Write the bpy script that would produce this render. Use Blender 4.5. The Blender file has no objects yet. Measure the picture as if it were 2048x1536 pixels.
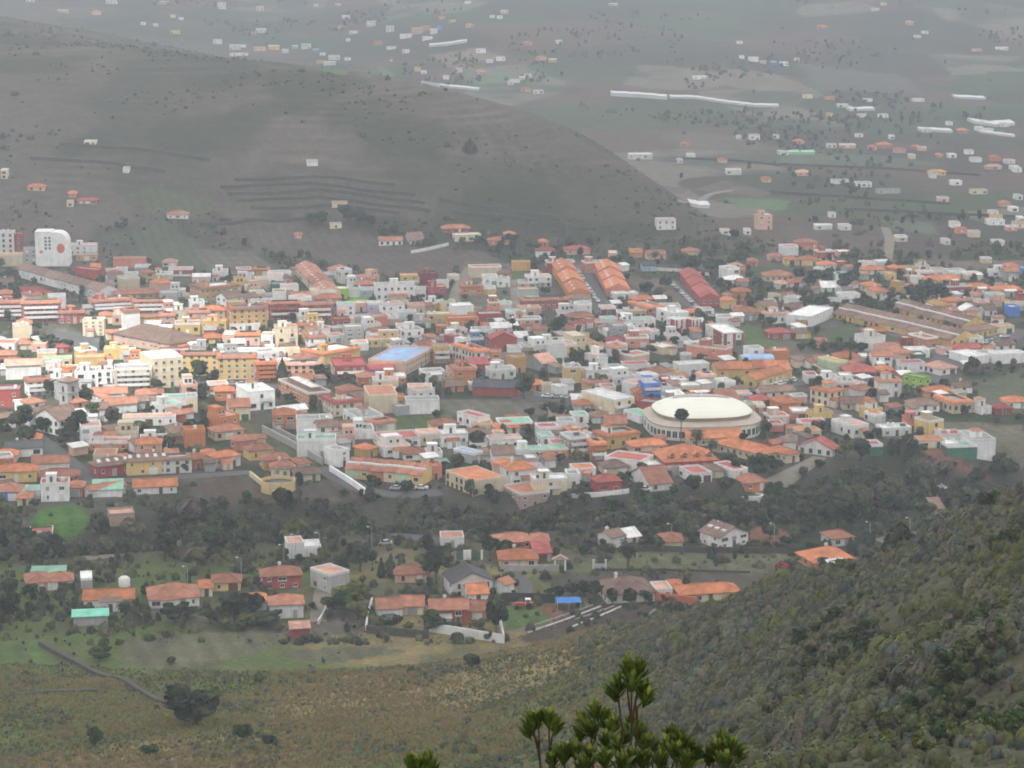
import bpy, math, random
import numpy as np
from mathutils import Vector, Matrix
random.seed(7)
R = math.radians
SC = bpy.context.scene
COL = SC.collection
# ---------------------------------------------------------------- camera
FPX, CAMZ = 4600.0, 175.0
PITCH = math.atan((768 + 180) / FPX)
cam = bpy.data.cameras.new('camera'); CAM = bpy.data.objects.new('camera', cam); COL.objects.link(CAM)
CAM.location = (0, 0, CAMZ); CAM.rotation_euler = (R(90) - PITCH, 0, 0)
cam.sensor_width = 36.0; cam.lens = 36.0 * FPX / 2048.0
cam.clip_start = 0.5; cam.clip_end = 12000
SC.camera = CAM
# ---------------------------------------------------------------- sky, sun, exposure
SUN_EL, SUN_AZ = 52.0, 205.0          # sun high behind the camera's left shoulder, through cloud
w = bpy.data.worlds.new('World'); SC.world = w; w.use_nodes = True
nt = w.node_tree; nt.nodes.clear()
sky = nt.nodes.new('ShaderNodeTexSky'); sky.sky_type = 'NISHITA'; sky.sun_disc = False
sky.sun_elevation = R(SUN_EL); sky.sun_rotation = R(SUN_AZ); sky.dust_density = 3.0; sky.air_density = 1.0
hs = nt.nodes.new('ShaderNodeHueSaturation'); hs.inputs['Saturation'].default_value = 0.30
bg = nt.nodes.new('ShaderNodeBackground'); bg.inputs['Strength'].default_value = 0.12
wo = nt.nodes.new('ShaderNodeOutputWorld')
nt.links.new(sky.outputs[0], hs.inputs['Color']); nt.links.new(hs.outputs[0], bg.inputs[0]); nt.links.new(bg.outputs[0], wo.inputs[0])
sl = bpy.data.lights.new('sun', 'SUN'); sl.energy = 5.0; sl.angle = R(2.5); sl.color = (1.0, 0.965, 0.91)
SUN = bpy.data.objects.new('sun', sl); COL.objects.link(SUN)
az = R(SUN_AZ)   # sky rotation 0 = +Y, clockwise
SDIR = Vector((math.sin(az) * math.cos(R(SUN_EL)), math.cos(az) * math.cos(R(SUN_EL)), math.sin(R(SUN_EL))))
SUN.rotation_euler = SDIR.to_track_quat('Z', 'Y').to_euler()
vs = SC.view_settings
SC.display_settings.display_device = 'sRGB'
vs.view_transform = 'Standard'; vs.look = 'None'; vs.gamma = 1.0; vs.use_curve_mapping = False
vs.exposure = 0.12
CLOUDS = True
SC.render.engine = 'CYCLES'
cy = SC.cycles
cy.use_denoising = True; cy.filter_width = 1.8
cy.max_bounces = 8; cy.diffuse_bounces = 3; cy.glossy_bounces = 2; cy.transmission_bounces = 6; cy.volume_bounces = 1; cy.transparent_max_bounces = 8
cy.caustics_reflective = False; cy.caustics_refractive = False
cy.use_adaptive_sampling = True; cy.adaptive_threshold = 0.02
HAZE_DENSITY = 0.00022
# ---------------------------------------------------------------- helpers: pixel rays to points on the ground
CP, SP = math.cos(PITCH), math.sin(PITCH)
def ray(px, py):
    u = (px - 1024) / FPX; v = (py - 768) / FPX
    return u, CP - v * SP, -(SP + v * CP)
def pt(px, py, d):
    "the world point seen at a pixel of the photograph, at ground distance d"
    u, yy, zz = ray(px, py); t = d / yy
    return u * t, d, CAMZ + zz * t
# ---------------------------------------------------------------- numpy noise
_rng = np.random.RandomState(11)
_lat = _rng.rand(256, 256)
def vnoise(x, y):
    xi = np.floor(x).astype(int); yi = np.floor(y).astype(int)
    fx = x - xi; fy = y - yi
    fx = fx * fx * (3 - 2 * fx); fy = fy * fy * (3 - 2 * fy)
    a = _lat[xi & 255, yi & 255]; b = _lat[(xi + 1) & 255, yi & 255]
    c = _lat[xi & 255, (yi + 1) & 255]; d = _lat[(xi + 1) & 255, (yi + 1) & 255]
    return (a * (1 - fx) + b * fx) * (1 - fy) + (c * (1 - fx) + d * fx) * fy
def fbm(x, y, n=4):
    s = 0; a = .5; t = 0
    for k in range(n):
        s = s + a * vnoise(x * 2 ** k + 17.3 * k, y * 2 ** k + 5.1 * k); t += a; a *= .5
    return s / t
def sstep(a, b, x):
    t = np.clip((x - a) / (b - a), 0, 1); return t * t * (3 - 2 * t)
# ---------------------------------------------------------------- terrain height
class TPS:
    def __init__(s, pts):
        p = np.array(pts, float); s.p = p[:, :2] / 100.0; n = len(p)
        K = s.k(s.p[:, None, :], s.p[None, :, :]) + np.eye(n) * 1e-3
        P = np.c_[np.ones(n), s.p]
        A = np.block([[K, P], [P.T, np.zeros((3, 3))]])
        s.w = np.linalg.solve(A, np.r_[p[:, 2], np.zeros(3)])
    @staticmethod
    def k(a, b):
        r2 = ((a - b) ** 2).sum(-1); return r2 * np.log(r2 + 1e-9) * .5
    def __call__(s, x, y):
        q = np.stack([np.ravel(x), np.ravel(y)], -1) / 100.0
        o = np.empty(len(q))
        for i in range(0, len(q), 40000):
            c = q[i:i + 40000]
            o[i:i + 40000] = s.k(c[:, None, :], s.p[None]) @ s.w[:-3] + s.w[-3] + c @ s.w[-2:]
        return o.reshape(np.shape(x))
def zz(px, d, z):
    return ((px - 1024) / FPX * d, d, z)
NEAR = TPS([pt(*a) for a in [
    (2048, 1012, 300), (1900, 1068, 345), (1700, 1142, 400), (1480, 1204, 470), (1300, 1248, 520), (1000, 1290, 548),
    (2300, 890, 290), (2650, 780, 280), (2650, 1200, 190), (2650, 1536, 130),
    (2048, 1250, 200), (2048, 1536, 150), (1700, 1300, 275), (1700, 1536, 195), (1350, 1536, 250), (1350, 1360, 360),
    (1000, 1400, 440), (1000, 1536, 325), (650, 1290, 560), (650, 1400, 455), (650, 1536, 350), (250, 1536, 372),
    (0, 1284, 548), (0, 1400, 455), (0, 1536, 385), (-500, 1300, 540), (-500, 1536, 390), (250, 1284, 550)]]
    + [zz(2048, 380, 54), zz(2048, 500, 16), zz(2048, 650, -6), zz(1900, 430, 40), zz(1900, 520, 10), zz(1900, 620, -5), zz(1700, 470, 30), zz(1700, 560, -4),
       zz(1480, 530, 9), zz(1480, 580, -5), zz(2500, 420, 70), zz(2500, 600, 20), zz(1000, 620, -6), zz(300, 620, -6), zz(-400, 620, -6), zz(1300, 590, -5)]
    + [(0, 0, 173.1), (0, 9, 169.2), (-4, 9, 169.0), (4, 9, 170), (0, -30, 182), (30, -20, 185), (-30, -20, 178), (0, 40, 153), (0, 90, 132), (-25, 90, 128), (25, 90, 138), (-10, 160, 103), (20, 160, 113), (-40, 230, 78), (0, 230, 84), (25, 40, 161), (-25, 40, 147)])
HILL = TPS([pt(*a) for a in [
    (-600, -45, 2400), (-300, -5, 2300), (0, 34, 2200), (200, 62, 2060), (440, 124, 1900), (640, 162, 1780), (840, 194, 1680), (1000, 226, 1570), (1080, 250, 1500),
    (1170, 275, 1430), (1250, 335, 1365), (1330, 392, 1310), (1400, 435, 1265), (1450, 472, 1220)]]
    + [zz(-600, 1100, -2), zz(-300, 1120, -2), zz(0, 1150, -2), zz(300, 1170, -2), zz(600, 1190, -2), zz(900, 1185, -2), zz(1150, 1190, -2), zz(1350, 1200, -2), zz(1470, 1200, -4),
       zz(1520, 1260, -8), zz(1480, 1330, -8), zz(1420, 1400, -8), zz(1360, 1470, -8), zz(1300, 1550, -8), zz(1250, 1650, -8), zz(1150, 1800, -5), zz(1000, 1950, 0), zz(840, 2100, 5), zz(500, 2400, 15), zz(0, 2800, 30), zz(-600, 3000, 40), zz(1700, 1300, -20), zz(1700, 1700, -20)])
RAV = np.array([pt(px, py, 175 * FPX / (py + 180)) for px, py in [(-700, 1135), (-200, 1112), (300, 1080), (700, 1045), (1150, 1035), (1500, 1015), (1750, 965), (1900, 965), (2200, 925), (2700, 880)]])[:, :2]
def polydist(x, y, P):
    best = np.full(np.shape(x), 1e9)
    for a, b in zip(P[:-1], P[1:]):
        d = b - a; t = np.clip(((x - a[0]) * d[0] + (y - a[1]) * d[1]) / (d @ d), 0, 1)
        best = np.minimum(best, np.hypot(x - a[0] - t * d[0], y - a[1] - t * d[1]))
    return best
def smax(a, b, k):
    h = np.clip(.5 + .5 * (a - b) / k, 0, 1); return b * (1 - h) + a * h + k * h * (1 - h)
def height(x, y):
    x = np.asarray(x, float); y = np.asarray(y, float)
    ye = y + 160 * (fbm(x / 700 + 3.1, y / 900 + 8.2, 2) - .5) * sstep(1500, 2200, y)
    base = np.interp(ye, [0, 1450, 1700, 2000, 2400, 2900, 3500, 4400, 6000], [0, 0, 3, 9, 27, 64, 118, 168, 190])
    base = base + (fbm(x / 260 + 9, y / 260, 3) - .5) * 40 * sstep(1750, 2500, y)
    base = base + (fbm(x / 160, y / 160, 2) - .5) * 3.0 * sstep(600, 800, y)
    rd = polydist(x, y, RAV)
    rw = 20 + 12 * sstep(60, 140, x)
    base = base - (7 + 5 * sstep(60, 140, x)) * (1 - sstep(rw * .35, rw * 1.1, rd))
    n = NEAR(x, y) - np.maximum(0, y - 600) * .6
    n = n + (fbm(x / 22, y / 22, 3) - .5) * 3.0 * sstep(60, 160, y)
    z = smax(n, base, 3.0)
    L = HILL(x, y) - np.maximum(0, 1120 - y) * .3
    L = L + (fbm(x / 190, y / 190, 4) - .5) * 7 * sstep(0, 20, L)
    st = 3.2; q = L / st; tr = (np.floor(q) + sstep(.55, 1, q - np.floor(q))) * st
    L = L + (tr - L) * .75 * sstep(.42, .62, fbm(x / 150 + 40, y / 150, 2)) * sstep(2, 8, L)
    return smax(L, z, 5.0)
def hit(px, py):
    "first terrain point along the rays of many pixels"
    px = np.atleast_1d(np.asarray(px, float)); py = np.atleast_1d(np.asarray(py, float))
    u = (px - 1024) / FPX; v = (py - 768) / FPX
    dy = CP - v * SP; dz = -(SP + v * CP)
    ds = np.r_[np.arange(60, 600, 6.0), 600 * (1.008 ** np.arange(0, 265))]
    lo = np.full(len(px), ds[0]); hi = np.full(len(px), ds[-1]); done = np.zeros(len(px), bool)
    for d0, d1 in zip(ds[:-1], ds[1:]):
        idx = np.where(~done)[0]
        if not len(idx): break
        t = d1 / dy[idx]
        under = CAMZ + dz[idx] * t <= gheight(u[idx] * t, np.full(len(idx), d1))
        k = idx[under]; lo[k] = d0; hi[k] = d1; done[k] = True
    for _ in range(12):
        m = (lo + hi) / 2; t = m / dy
        under = CAMZ + dz * t <= gheight(u * t, m)
        hi = np.where(under, m, hi); lo = np.where(under, lo, m)
    t = hi / dy
    return np.stack([u * t, hi, CAMZ + dz * t], -1)
# ---------------------------------------------------------------- object bookkeeping
def link(o, parent=None):
    COL.objects.link(o)
    if parent is not None: o.parent = parent
    return o
def tag(o, label=None, cat=None, group=None, kind=None):
    if label: o['label'] = label
    if cat: o['category'] = cat
    if group: o['group'] = group
    if kind: o['kind'] = kind
    return o
def empty(name, loc, rz=0):
    o = bpy.data.objects.new(name, None); o.location = loc; o.rotation_euler = (0, 0, rz); o.empty_display_size = .5
    return link(o)
class MB:
    def __init__(s): s.v = []; s.f = []; s.m = []
    def face(s, vs, m=0):
        b = len(s.v); s.v += [tuple(p) for p in vs]; s.f.append(tuple(range(b, b + len(vs)))); s.m.append(m)
    def box(s, x0, y0, z0, x1, y1, z1, m=0, skip=''):
        b = len(s.v)
        s.v += [(x0, y0, z0), (x1, y0, z0), (x1, y1, z0), (x0, y1, z0), (x0, y0, z1), (x1, y0, z1), (x1, y1, z1), (x0, y1, z1)]
        for k, q in (('b', (0, 3, 2, 1)), ('t', (4, 5, 6, 7)), ('f', (0, 1, 5, 4)), ('r', (1, 2, 6, 5)), ('k', (2, 3, 7, 6)), ('l', (3, 0, 4, 7))):
            if k not in skip: s.f.append(tuple(b + i for i in q)); s.m.append(m)
    def tube(s, pts, rad, n=6, m=0, cap=True):
        pts = [Vector(p) for p in pts]; rings = []
        for i, p in enumerate(pts):
            t = (pts[min(i + 1, len(pts) - 1)] - pts[max(i - 1, 0)]).normalized()
            a = t.orthogonal().normalized(); c = t.cross(a); r = rad[i] if hasattr(rad, '__len__') else rad
            b = len(s.v); rings.append(b)
            s.v += [tuple(p + (a * math.cos(2 * math.pi * k / n) + c * math.sin(2 * math.pi * k / n)) * r) for k in range(n)]
        for a, b in zip(rings[:-1], rings[1:]):
            for k in range(n):
                s.f.append((a + k, a + (k + 1) % n, b + (k + 1) % n, b + k)); s.m.append(m)
        if cap:
            s.f.append(tuple(rings[0] + k for k in range(n))[::-1]); s.m.append(m)
            s.f.append(tuple(rings[-1] + k for k in range(n))); s.m.append(m)
    def lathe(s, prof, n=24, m=0, c=(0, 0), sx=1, sy=1):
        b = len(s.v)
        for r, z in prof:
            s.v += [(c[0] + sx * r * math.cos(2 * math.pi * k / n), c[1] + sy * r * math.sin(2 * math.pi * k / n), z) for k in range(n)]
        for j in range(len(prof) - 1):
            for k in range(n):
                a = b + j * n; d = a + n
                s.f.append((a + k, a + (k + 1) % n, d + (k + 1) % n, d + k)); s.m.append(m)
    def mesh(s, name, mats, smooth=False):
        me = bpy.data.meshes.new(name); me.from_pydata(s.v, [], s.f)
        for q in mats if isinstance(mats, (list, tuple)) else [mats]: me.materials.append(q)
        if any(s.m): me.polygons.foreach_set('material_index', s.m)
        if smooth: me.polygons.foreach_set('use_smooth', [True] * len(me.polygons))
        me.update(); return me
    def obj(s, name, mats, parent=None, smooth=False):
        return link(bpy.data.objects.new(name, s.mesh(name, mats, smooth)), parent)
# ---------------------------------------------------------------- materials
def mat(name, col, rough=.85, var=.10, scale=.35, bump=0.0, bscale=3.0, orand=.10, grime=0.0, spec=.3, stripes=None):
    m = bpy.data.materials.new(name); m.use_nodes = True; t = m.node_tree; N = t.nodes; Lk = t.links
    b = N['Principled BSDF']; b.inputs['Roughness'].default_value = rough; b.inputs['Specular IOR Level'].default_value = spec
    tc = N.new('ShaderNodeTexCoord')
    nz = N.new('ShaderNodeTexNoise'); nz.inputs['Scale'].default_value = scale; nz.inputs['Detail'].default_value = 6
    Lk.new(tc.outputs['Object'], nz.inputs['Vector'])
    oi = N.new('ShaderNodeObjectInfo')
    mr = N.new('ShaderNodeMapRange'); mr.inputs['To Min'].default_value = 1 - var * 1.6; mr.inputs['To Max'].default_value = 1 + var * 1.4
    mr.inputs['From Min'].default_value = .25; mr.inputs['From Max'].default_value = .75
    Lk.new(nz.outputs[0], mr.inputs[0])
    mo = N.new('ShaderNodeMapRange'); mo.inputs['To Min'].default_value = 1 - orand; mo.inputs['To Max'].default_value = 1 + orand * .5
    Lk.new(oi.outputs['Random'], mo.inputs[0])
    mu = N.new('ShaderNodeMath'); mu.operation = 'MULTIPLY'; Lk.new(mr.outputs[0], mu.inputs[0]); Lk.new(mo.outputs[0], mu.inputs[1])
    last = mu.outputs[0]
    if grime:
        mp = N.new('ShaderNodeMapping'); mp.inputs['Scale'].default_value = (1.6, 1.6, .16); Lk.new(tc.outputs['Object'], mp.inputs[0])
        n2 = N.new('ShaderNodeTexNoise'); n2.inputs['Scale'].default_value = 1.0; n2.inputs['Detail'].default_value = 5; Lk.new(mp.outputs[0], n2.inputs['Vector'])
        m2 = N.new('ShaderNodeMapRange'); m2.inputs['From Min'].default_value = .52; m2.inputs['From Max'].default_value = .75; m2.inputs['To Min'].default_value = 1; m2.inputs['To Max'].default_value = 1 - grime
        Lk.new(n2.outputs[0], m2.inputs[0])
        q = N.new('ShaderNodeMath'); q.operation = 'MULTIPLY'; Lk.new(last, q.inputs[0]); Lk.new(m2.outputs[0], q.inputs[1]); last = q.outputs[0]
    if stripes:
        wv = N.new('ShaderNodeTexWave'); wv.bands_direction = stripes[0]; wv.inputs['Scale'].default_value = stripes[1]; wv.inputs['Distortion'].default_value = .4
        Lk.new(tc.outputs['Object'], wv.inputs['Vector'])
        m3 = N.new('ShaderNodeMapRange'); m3.inputs['To Min'].default_value = 1 - stripes[2]; m3.inputs['To Max'].default_value = 1.05; Lk.new(wv.outputs['Fac'], m3.inputs[0])
        q = N.new('ShaderNodeMath'); q.operation = 'MULTIPLY'; Lk.new(last, q.inputs[0]); Lk.new(m3.outputs[0], q.inputs[1]); last = q.outputs[0]
    vm = N.new('ShaderNodeVectorMath'); vm.operation = 'SCALE'; vm.inputs[0].default_value = col
    Lk.new(last, vm.inputs['Scale']); Lk.new(vm.outputs[0], b.inputs['Base Color'])
    if bump:
        n3 = N.new('ShaderNodeTexNoise'); n3.inputs['Scale'].default_value = bscale; n3.inputs['Detail'].default_value = 4; Lk.new(tc.outputs['Object'], n3.inputs['Vector'])
        bp = N.new('ShaderNodeBump'); bp.inputs['Strength'].default_value = bump; Lk.new(n3.outputs[0], bp.inputs['Height']); Lk.new(bp.outputs[0], b.inputs['Normal'])
    return m
# ---------------------------------------------------------------- the ground: one sheet of hills, valley and town floor
def inpoly(x, y, P):
    r = np.zeros(np.shape(x), bool); n = len(P); j = n - 1
    for i in range(n):
        xi, yi = P[i][:2]; xj, yj = P[j][:2]
        c = ((yi > y) != (yj > y)) & (x < (xj - xi) * (y - yi) / (yj - yi + 1e-12) + xi)
        r ^= c; j = i
    return r
# fields: outline in the photograph, projected onto the terrain; colour; furrow strength
FIELDS = [
 ([(430, 450), (640, 430), (740, 470), (850, 500), (960, 500), (1000, 520), (930, 540), (890, 560), (760, 550), (640, 520), (470, 480)], (.10, .08, .066)),
 ([(430, 372), (640, 352), (880, 400), (860, 440), (640, 420), (440, 410)], (.09, .082, .06)),
 ([(200, 470), (330, 440), (390, 480), (520, 540), (400, 545), (280, 520)], (.075, .085, .05)),
 ([(240, 390), (320, 372), (440, 410), (420, 425), (300, 420)], (.08, .092, .045)),
 ([(390, 500), (500, 500), (600, 560), (540, 560), (420, 545)], (.115, .105, .08)),
 ([(35, 573), (77, 573), (120, 590), (45, 588)], (.33, .07, .07)),
 ([(25, 585), (50, 588), (115, 592), (118, 602), (60, 602)], (.12, .25, .06)),
 ([(375, 975), (470, 950), (555, 985), (560, 1000), (470, 1008), (400, 995)], (.095, .068, .052)),
 ([(600, 985), (665, 950), (735, 990), (700, 1000), (640, 1010)], (.085, .066, .052)),
 ([(55, 1045), (90, 1015), (150, 1010), (190, 1040), (150, 1075), (110, 1082), (100, 1060)], (.075, .16, .035)),
 ([(0, 1030), (55, 1040), (60, 1085), (0, 1090)], (.13, .11, .085)),
 ([(120, 1110), (250, 1080), (290, 1075), (260, 1105), (180, 1130)], (.13, .125, .085)),
 ([(-60, 1285), (80, 1285), (130, 1350), (190, 1395), (60, 1420), (-60, 1410)], (.085, .13, .04)),
 ([(250, 1275), (500, 1262), (600, 1280), (520, 1305), (330, 1340), (240, 1320)], (.12, .115, .075)),
 ([(560, 1305), (700, 1290), (820, 1300), (700, 1322), (600, 1325)], (.12, .115, .075)),
 ([(280, 1225), (380, 1215), (520, 1250), (560, 1260), (380, 1250)], (.12, .115, .075)),
 ([(650, 1215), (735, 1200), (735, 1265), (600, 1280), (500, 1262), (600, 1240)], (.12, .10, .085)),
 ([(1075, 1150), (1200, 1142), (1330, 1142), (1520, 1150), (1480, 1172), (1250, 1160), (1110, 1190)], (.085, .075, .06)),
 ([(1100, 1110), (1300, 1105), (1560, 1104), (1600, 1130), (1500, 1148), (1250, 1138), (1100, 1135)], (.115, .12, .07)),
 ([(1030, 1155), (1090, 1150), (1110, 1190), (1070, 1200), (1045, 1190)], (.12, .125, .06)),
 ([(1005, 1240), (1030, 1205), (1090, 1215), (1100, 1250), (1015, 1262)], (.075, .12, .04)),
 ([(1075, 1215), (1120, 1205), (1190, 1225), (1110, 1245)], (.16, .085, .06)),
 ([(1035, 1275), (1185, 1210), (1310, 1212), (1210, 1265), (1110, 1285)], (.075, .055, .045)),
 ([(1495, 1060), (1525, 1053), (1565, 1060), (1600, 1088), (1500, 1090)], (.17, .09, .055)),
 ([(1880, 890), (1930, 930), (2000, 960), (1880, 935), (1830, 900)], (.17, .085, .06)),
 ([(1830, 840), (2048, 850), (2048, 930), (1990, 925), (1900, 880)], (.13, .12, .085)),
 ([(1950, 770), (2048, 740), (2048, 830), (1960, 810)], (.10, .115, .07)),
 ([(1480, 660), (1570, 670), (1620, 700), (1680, 715), (1600, 730), (1540, 715), (1490, 690)], (.12, .11, .085)),
 ([(1490, 645), (1560, 680), (1545, 700), (1480, 690)], (.085, .13, .045)),
 ([(1680, 650), (1790, 665), (1800, 690), (1650, 690), (1600, 680)], (.075, .095, .05)),
 ([(1250, 560), (1340, 555), (1395, 610), (1330, 605), (1290, 590)], (.14, .11, .085)),
 ([(850, 800), (1000, 800), (1100, 790), (1150, 800), (1080, 850), (990, 850), (900, 830)], (.13, .12, .09)),
 ([(815, 830), (900, 828), (910, 845), (800, 880), (760, 850)], (.085, .115, .05)),
 ([(1020, 780), (1160, 790), (1140, 810), (1020, 815)], (.11, .10, .085)),
 ([(710, 590), (740, 590), (745, 604), (690, 604)], (.16, .32, .04)),
 ([(400, 800), (480, 840), (590, 870), (680, 930), (620, 930), (520, 890), (430, 850)], (.10, .105, .05)),
 ([(1440, 520), (1600, 540), (1620, 560), (1480, 550)], (.06, .08, .045)),
 ([(930, 520), (1060, 530), (1050, 640), (1000, 620), (940, 610), (900, 600)], (.12, .115, .085)),
 ([(1020, 545), (1060, 540), (1058, 565), (1022, 565)], (.085, .12, .05)),
 ([(1150, 340), (1450, 360), (1540, 385), (1520, 395), (1330, 372)], (.12, .09, .075)),
 ([(1450, 395), (1580, 400), (1570, 420), (1480, 418)], (.10, .15, .07)),
 ([(1550, 455), (1770, 450), (1780, 510), (1600, 490)], (.10, .075, .062)),
 ([(1780, 470), (1980, 480), (1930, 500), (1790, 515)], (.075, .06, .05)),
 ([(1720, 520), (2048, 520), (2048, 545), (1850, 530), (1720, 518)], (.14, .115, .09)),
 ([(1760, 440), (1860, 445), (1880, 470), (1790, 462)], (.10, .12, .08)),
 ([(1320, 262), (1480, 270), (1560, 300), (1400, 300), (1330, 290)], (.12, .095, .08)),
 ([(1560, 305), (1780, 312), (1900, 330), (1760, 335), (1560, 325)], (.10, .12, .085)),
 ([(1440, 135), (1560, 150), (1640, 185), (1500, 180), (1410, 165)], (.17, .14, .11)),
 ([(860, 110), (960, 95), (1010, 115), (900, 135)], (.20, .15, .12)),
 ([(640, 140), (760, 130), (790, 150), (690, 152)], (.10, .15, .08)),
 ([(930, 150), (1020, 140), (1020, 165), (950, 170)], (.11, .16, .09)),
 ([(1590, 120), (1800, 150), (1850, 190), (1640, 180)], (.10, .095, .085)),
 ([(60, 700), (150, 690), (190, 700), (160, 715), (80, 715)], (.07, .09, .045)),
 ([(115, 655), (215, 680), (205, 695), (150, 690), (110, 670)], (.14, .14, .14)),
]
GRID = {}
def gheight(x, y):
    "height of the ground mesh itself"
    Y = GRID['Y']; Z = GRID['Z']
    i = np.clip(np.searchsorted(Y, y) - 1, 0, len(Y) - 2); f = np.clip((y - Y[i]) / (Y[i + 1] - Y[i]), 0, 1)
    k = GRID['k'][i] * (1 - f) + GRID['k'][i + 1] * f
    j = np.clip((x / k - GRID['S0']) / GRID['dS'], 0, Z.shape[1] - 1.001); ji = j.astype(int); g = j - ji
    return (Z[i, ji] * (1 - g) + Z[i, ji + 1] * g) * (1 - f) + (Z[i + 1, ji] * (1 - g) + Z[i + 1, ji + 1] * g) * f
def make_ground():
    px = np.arange(-560, 2640, 5.5); S = (px - 1024) / FPX
    ys = [-24.0]
    while ys[-1] < 4300: ys.append(ys[-1] + (1.6 if ys[-1] < 150 else max(1.6, ys[-1] * .0042)))
    Y = np.array(ys)
    off = 60 * np.clip(1 - Y / 300, 0, 1)
    X = S[None, :] * (np.maximum(Y, 0) + off)[:, None]; YY = np.repeat(Y[:, None], len(S), 1)
    Z = height(X, YY)
    nr, nc = X.shape
    GRID.update(S0=S[0], dS=S[1] - S[0], Y=Y, Z=Z, k=np.maximum(Y, 0) + off)
    v = np.stack([X.ravel(), YY.ravel(), Z.ravel()], -1)
    i = np.arange(nr * nc).reshape(nr, nc)
    f = np.stack([i[:-1, :-1].ravel(), i[:-1, 1:].ravel(), i[1:, 1:].ravel(), i[1:, :-1].ravel()], -1)
    me = bpy.data.meshes.new('ground')
    me.vertices.add(len(v)); me.vertices.foreach_set('co', v.ravel())
    me.loops.add(f.size); me.loops.foreach_set('vertex_index', f.ravel())
    me.polygons.add(len(f)); me.polygons.foreach_set('loop_start', np.arange(0, f.size, 4)); me.polygons.foreach_set('loop_total', np.full(len(f), 4))
    me.polygons.foreach_set('use_smooth', np.ones(len(f), bool)); me.update()
    # land cover
    x, y, z = v.T
    def c(a): return np.array(a)[None, :]
    n1 = fbm(x / 60, y / 60, 4)[:, None]; n2 = fbm(x / 18 + 70, y / 18, 3)[:, None]; n3 = fbm(x / 200 + 7, y / 200 + 3, 3)[:, None]
    near = c((.095, .128, .042)) * (1 - sstep(.42, .58, n1)) + c((.215, .178, .085)) * sstep(.42, .58, n1)
    near = near + (c((.085, .085, .05)) - near) * sstep(.5, .7, n2) * .8
    rs = sstep(-6, 22, x - .05 * (y - 100))[:, None]
    near = near + (c((.085, .08, .052)) - near) * rs
    town = c((.10, .09, .07)) + (c((.055, .064, .034)) - c((.115, .103, .082))) * sstep(.40, .6, n2)
    hill = c((.068, .064, .044)) + (c((.098, .08, .062)) - c((.068, .064, .044))) * sstep(.42, .6, n3)
    hill = hill + (c((.125, .10, .08)) - hill) * sstep(.5, .6, fbm(x / 45 + 90, y / 75, 3))[:, None] * .5
    hill = hill + (c((.04, .048, .027)) - hill) * sstep(.52, .68, n1) * .8
    # far valley: a patchwork of plots
    g = np.stack([np.floor(x / 85 + 1.5 * fbm(x / 150, y / 150, 2)), np.floor(y / 140 + 1.5 * fbm(x / 170 + 9, y / 170, 2))], -1).astype(int)
    h = _lat[(g[:, 0] * 7) & 255, (g[:, 1] * 13) & 255]
    far = np.where((h < .35)[:, None], c((.105, .07, .055)), np.where((h < .6)[:, None], c((.062, .054, .04)), np.where((h < .85)[:, None], c((.062, .078, .04)), c((.16, .14, .11)))))
    far = far + (c((.05, .06, .04)) - far) * sstep(.5, .66, n1) * .8
    L = HILL(x, y)
    wt = sstep(590, 640, y)[:, None]; wf = sstep(1180, 1260, y)[:, None]; wl = (sstep(0, 6, L) * sstep(1100, 1160, y))[:, None]
    col = near + (town - near) * wt; col = col + (far - col) * wf; col = col + (hill - col) * wl
    rd = polydist(x, y, RAV); wr = (1 - sstep(20, 34, rd))[:, None]
    col = col + (c((.06, .06, .04)) - col) * wr
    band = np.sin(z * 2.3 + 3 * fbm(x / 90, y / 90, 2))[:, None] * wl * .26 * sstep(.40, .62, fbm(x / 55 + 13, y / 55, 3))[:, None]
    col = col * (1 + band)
    for P, k in FIELDS:
        H = hit([a for a, _ in P], [b for _, b in P])
        lo = H[:, :2].min(0); hi = H[:, :2].max(0)
        s = np.where((x > lo[0]) & (x < hi[0]) & (y > lo[1]) & (y < hi[1]))[0]
        m = s[inpoly(x[s], y[s], H)]
        col[m] = c(k) * (.82 + .36 * n2[m]) * (1 + .13 * np.sin(x[m] * 1.1 + y[m] * .35)[:, None])
    at = me.attributes.new('cover', 'FLOAT_COLOR', 'POINT')
    at.data.foreach_set('color', np.c_[np.clip(col, 0, 1), np.ones(len(col))].astype(np.float32).ravel())
    m = bpy.data.materials.new('soil_and_scrub'); m.use_nodes = True; t = m.node_tree; N = t.nodes; Lk = t.links
    b = N['Principled BSDF']; b.inputs['Roughness'].default_value = .95; b.inputs['Specular IOR Level'].default_value = .1
    a = N.new('ShaderNodeAttribute'); a.attribute_name = 'cover'
    ge = N.new('ShaderNodeNewGeometry')
    def nz(s, d=8):
        q = N.new('ShaderNodeTexNoise'); q.inputs['Scale'].default_value = s; q.inputs['Detail'].default_value = d; q.inputs['Roughness'].default_value = .65
        Lk.new(ge.outputs['Position'], q.inputs['Vector']); return q
    q1, q2 = nz(.12), nz(.9)
    def rng(q, a0, a1):
        r = N.new('ShaderNodeMapRange'); r.inputs['From Min'].default_value = .3; r.inputs['From Max'].default_value = .7; r.inputs['To Min'].default_value = a0; r.inputs['To Max'].default_value = a1
        Lk.new(q.outputs[0], r.inputs[0]); return r
    r1, r2 = rng(q1, .72, 1.25), rng(q2, .62, 1.35)
    mu = N.new('ShaderNodeMath'); mu.operation = 'MULTIPLY'; Lk.new(r1.outputs[0], mu.inputs[0]); Lk.new(r2.outputs[0], mu.inputs[1])
    vm = N.new('ShaderNodeVectorMath'); vm.operation = 'SCALE'; Lk.new(a.outputs['Color'], vm.inputs[0]); Lk.new(mu.outputs[0], vm.inputs['Scale'])
    Lk.new(vm.outputs[0], b.inputs['Base Color'])
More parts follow.
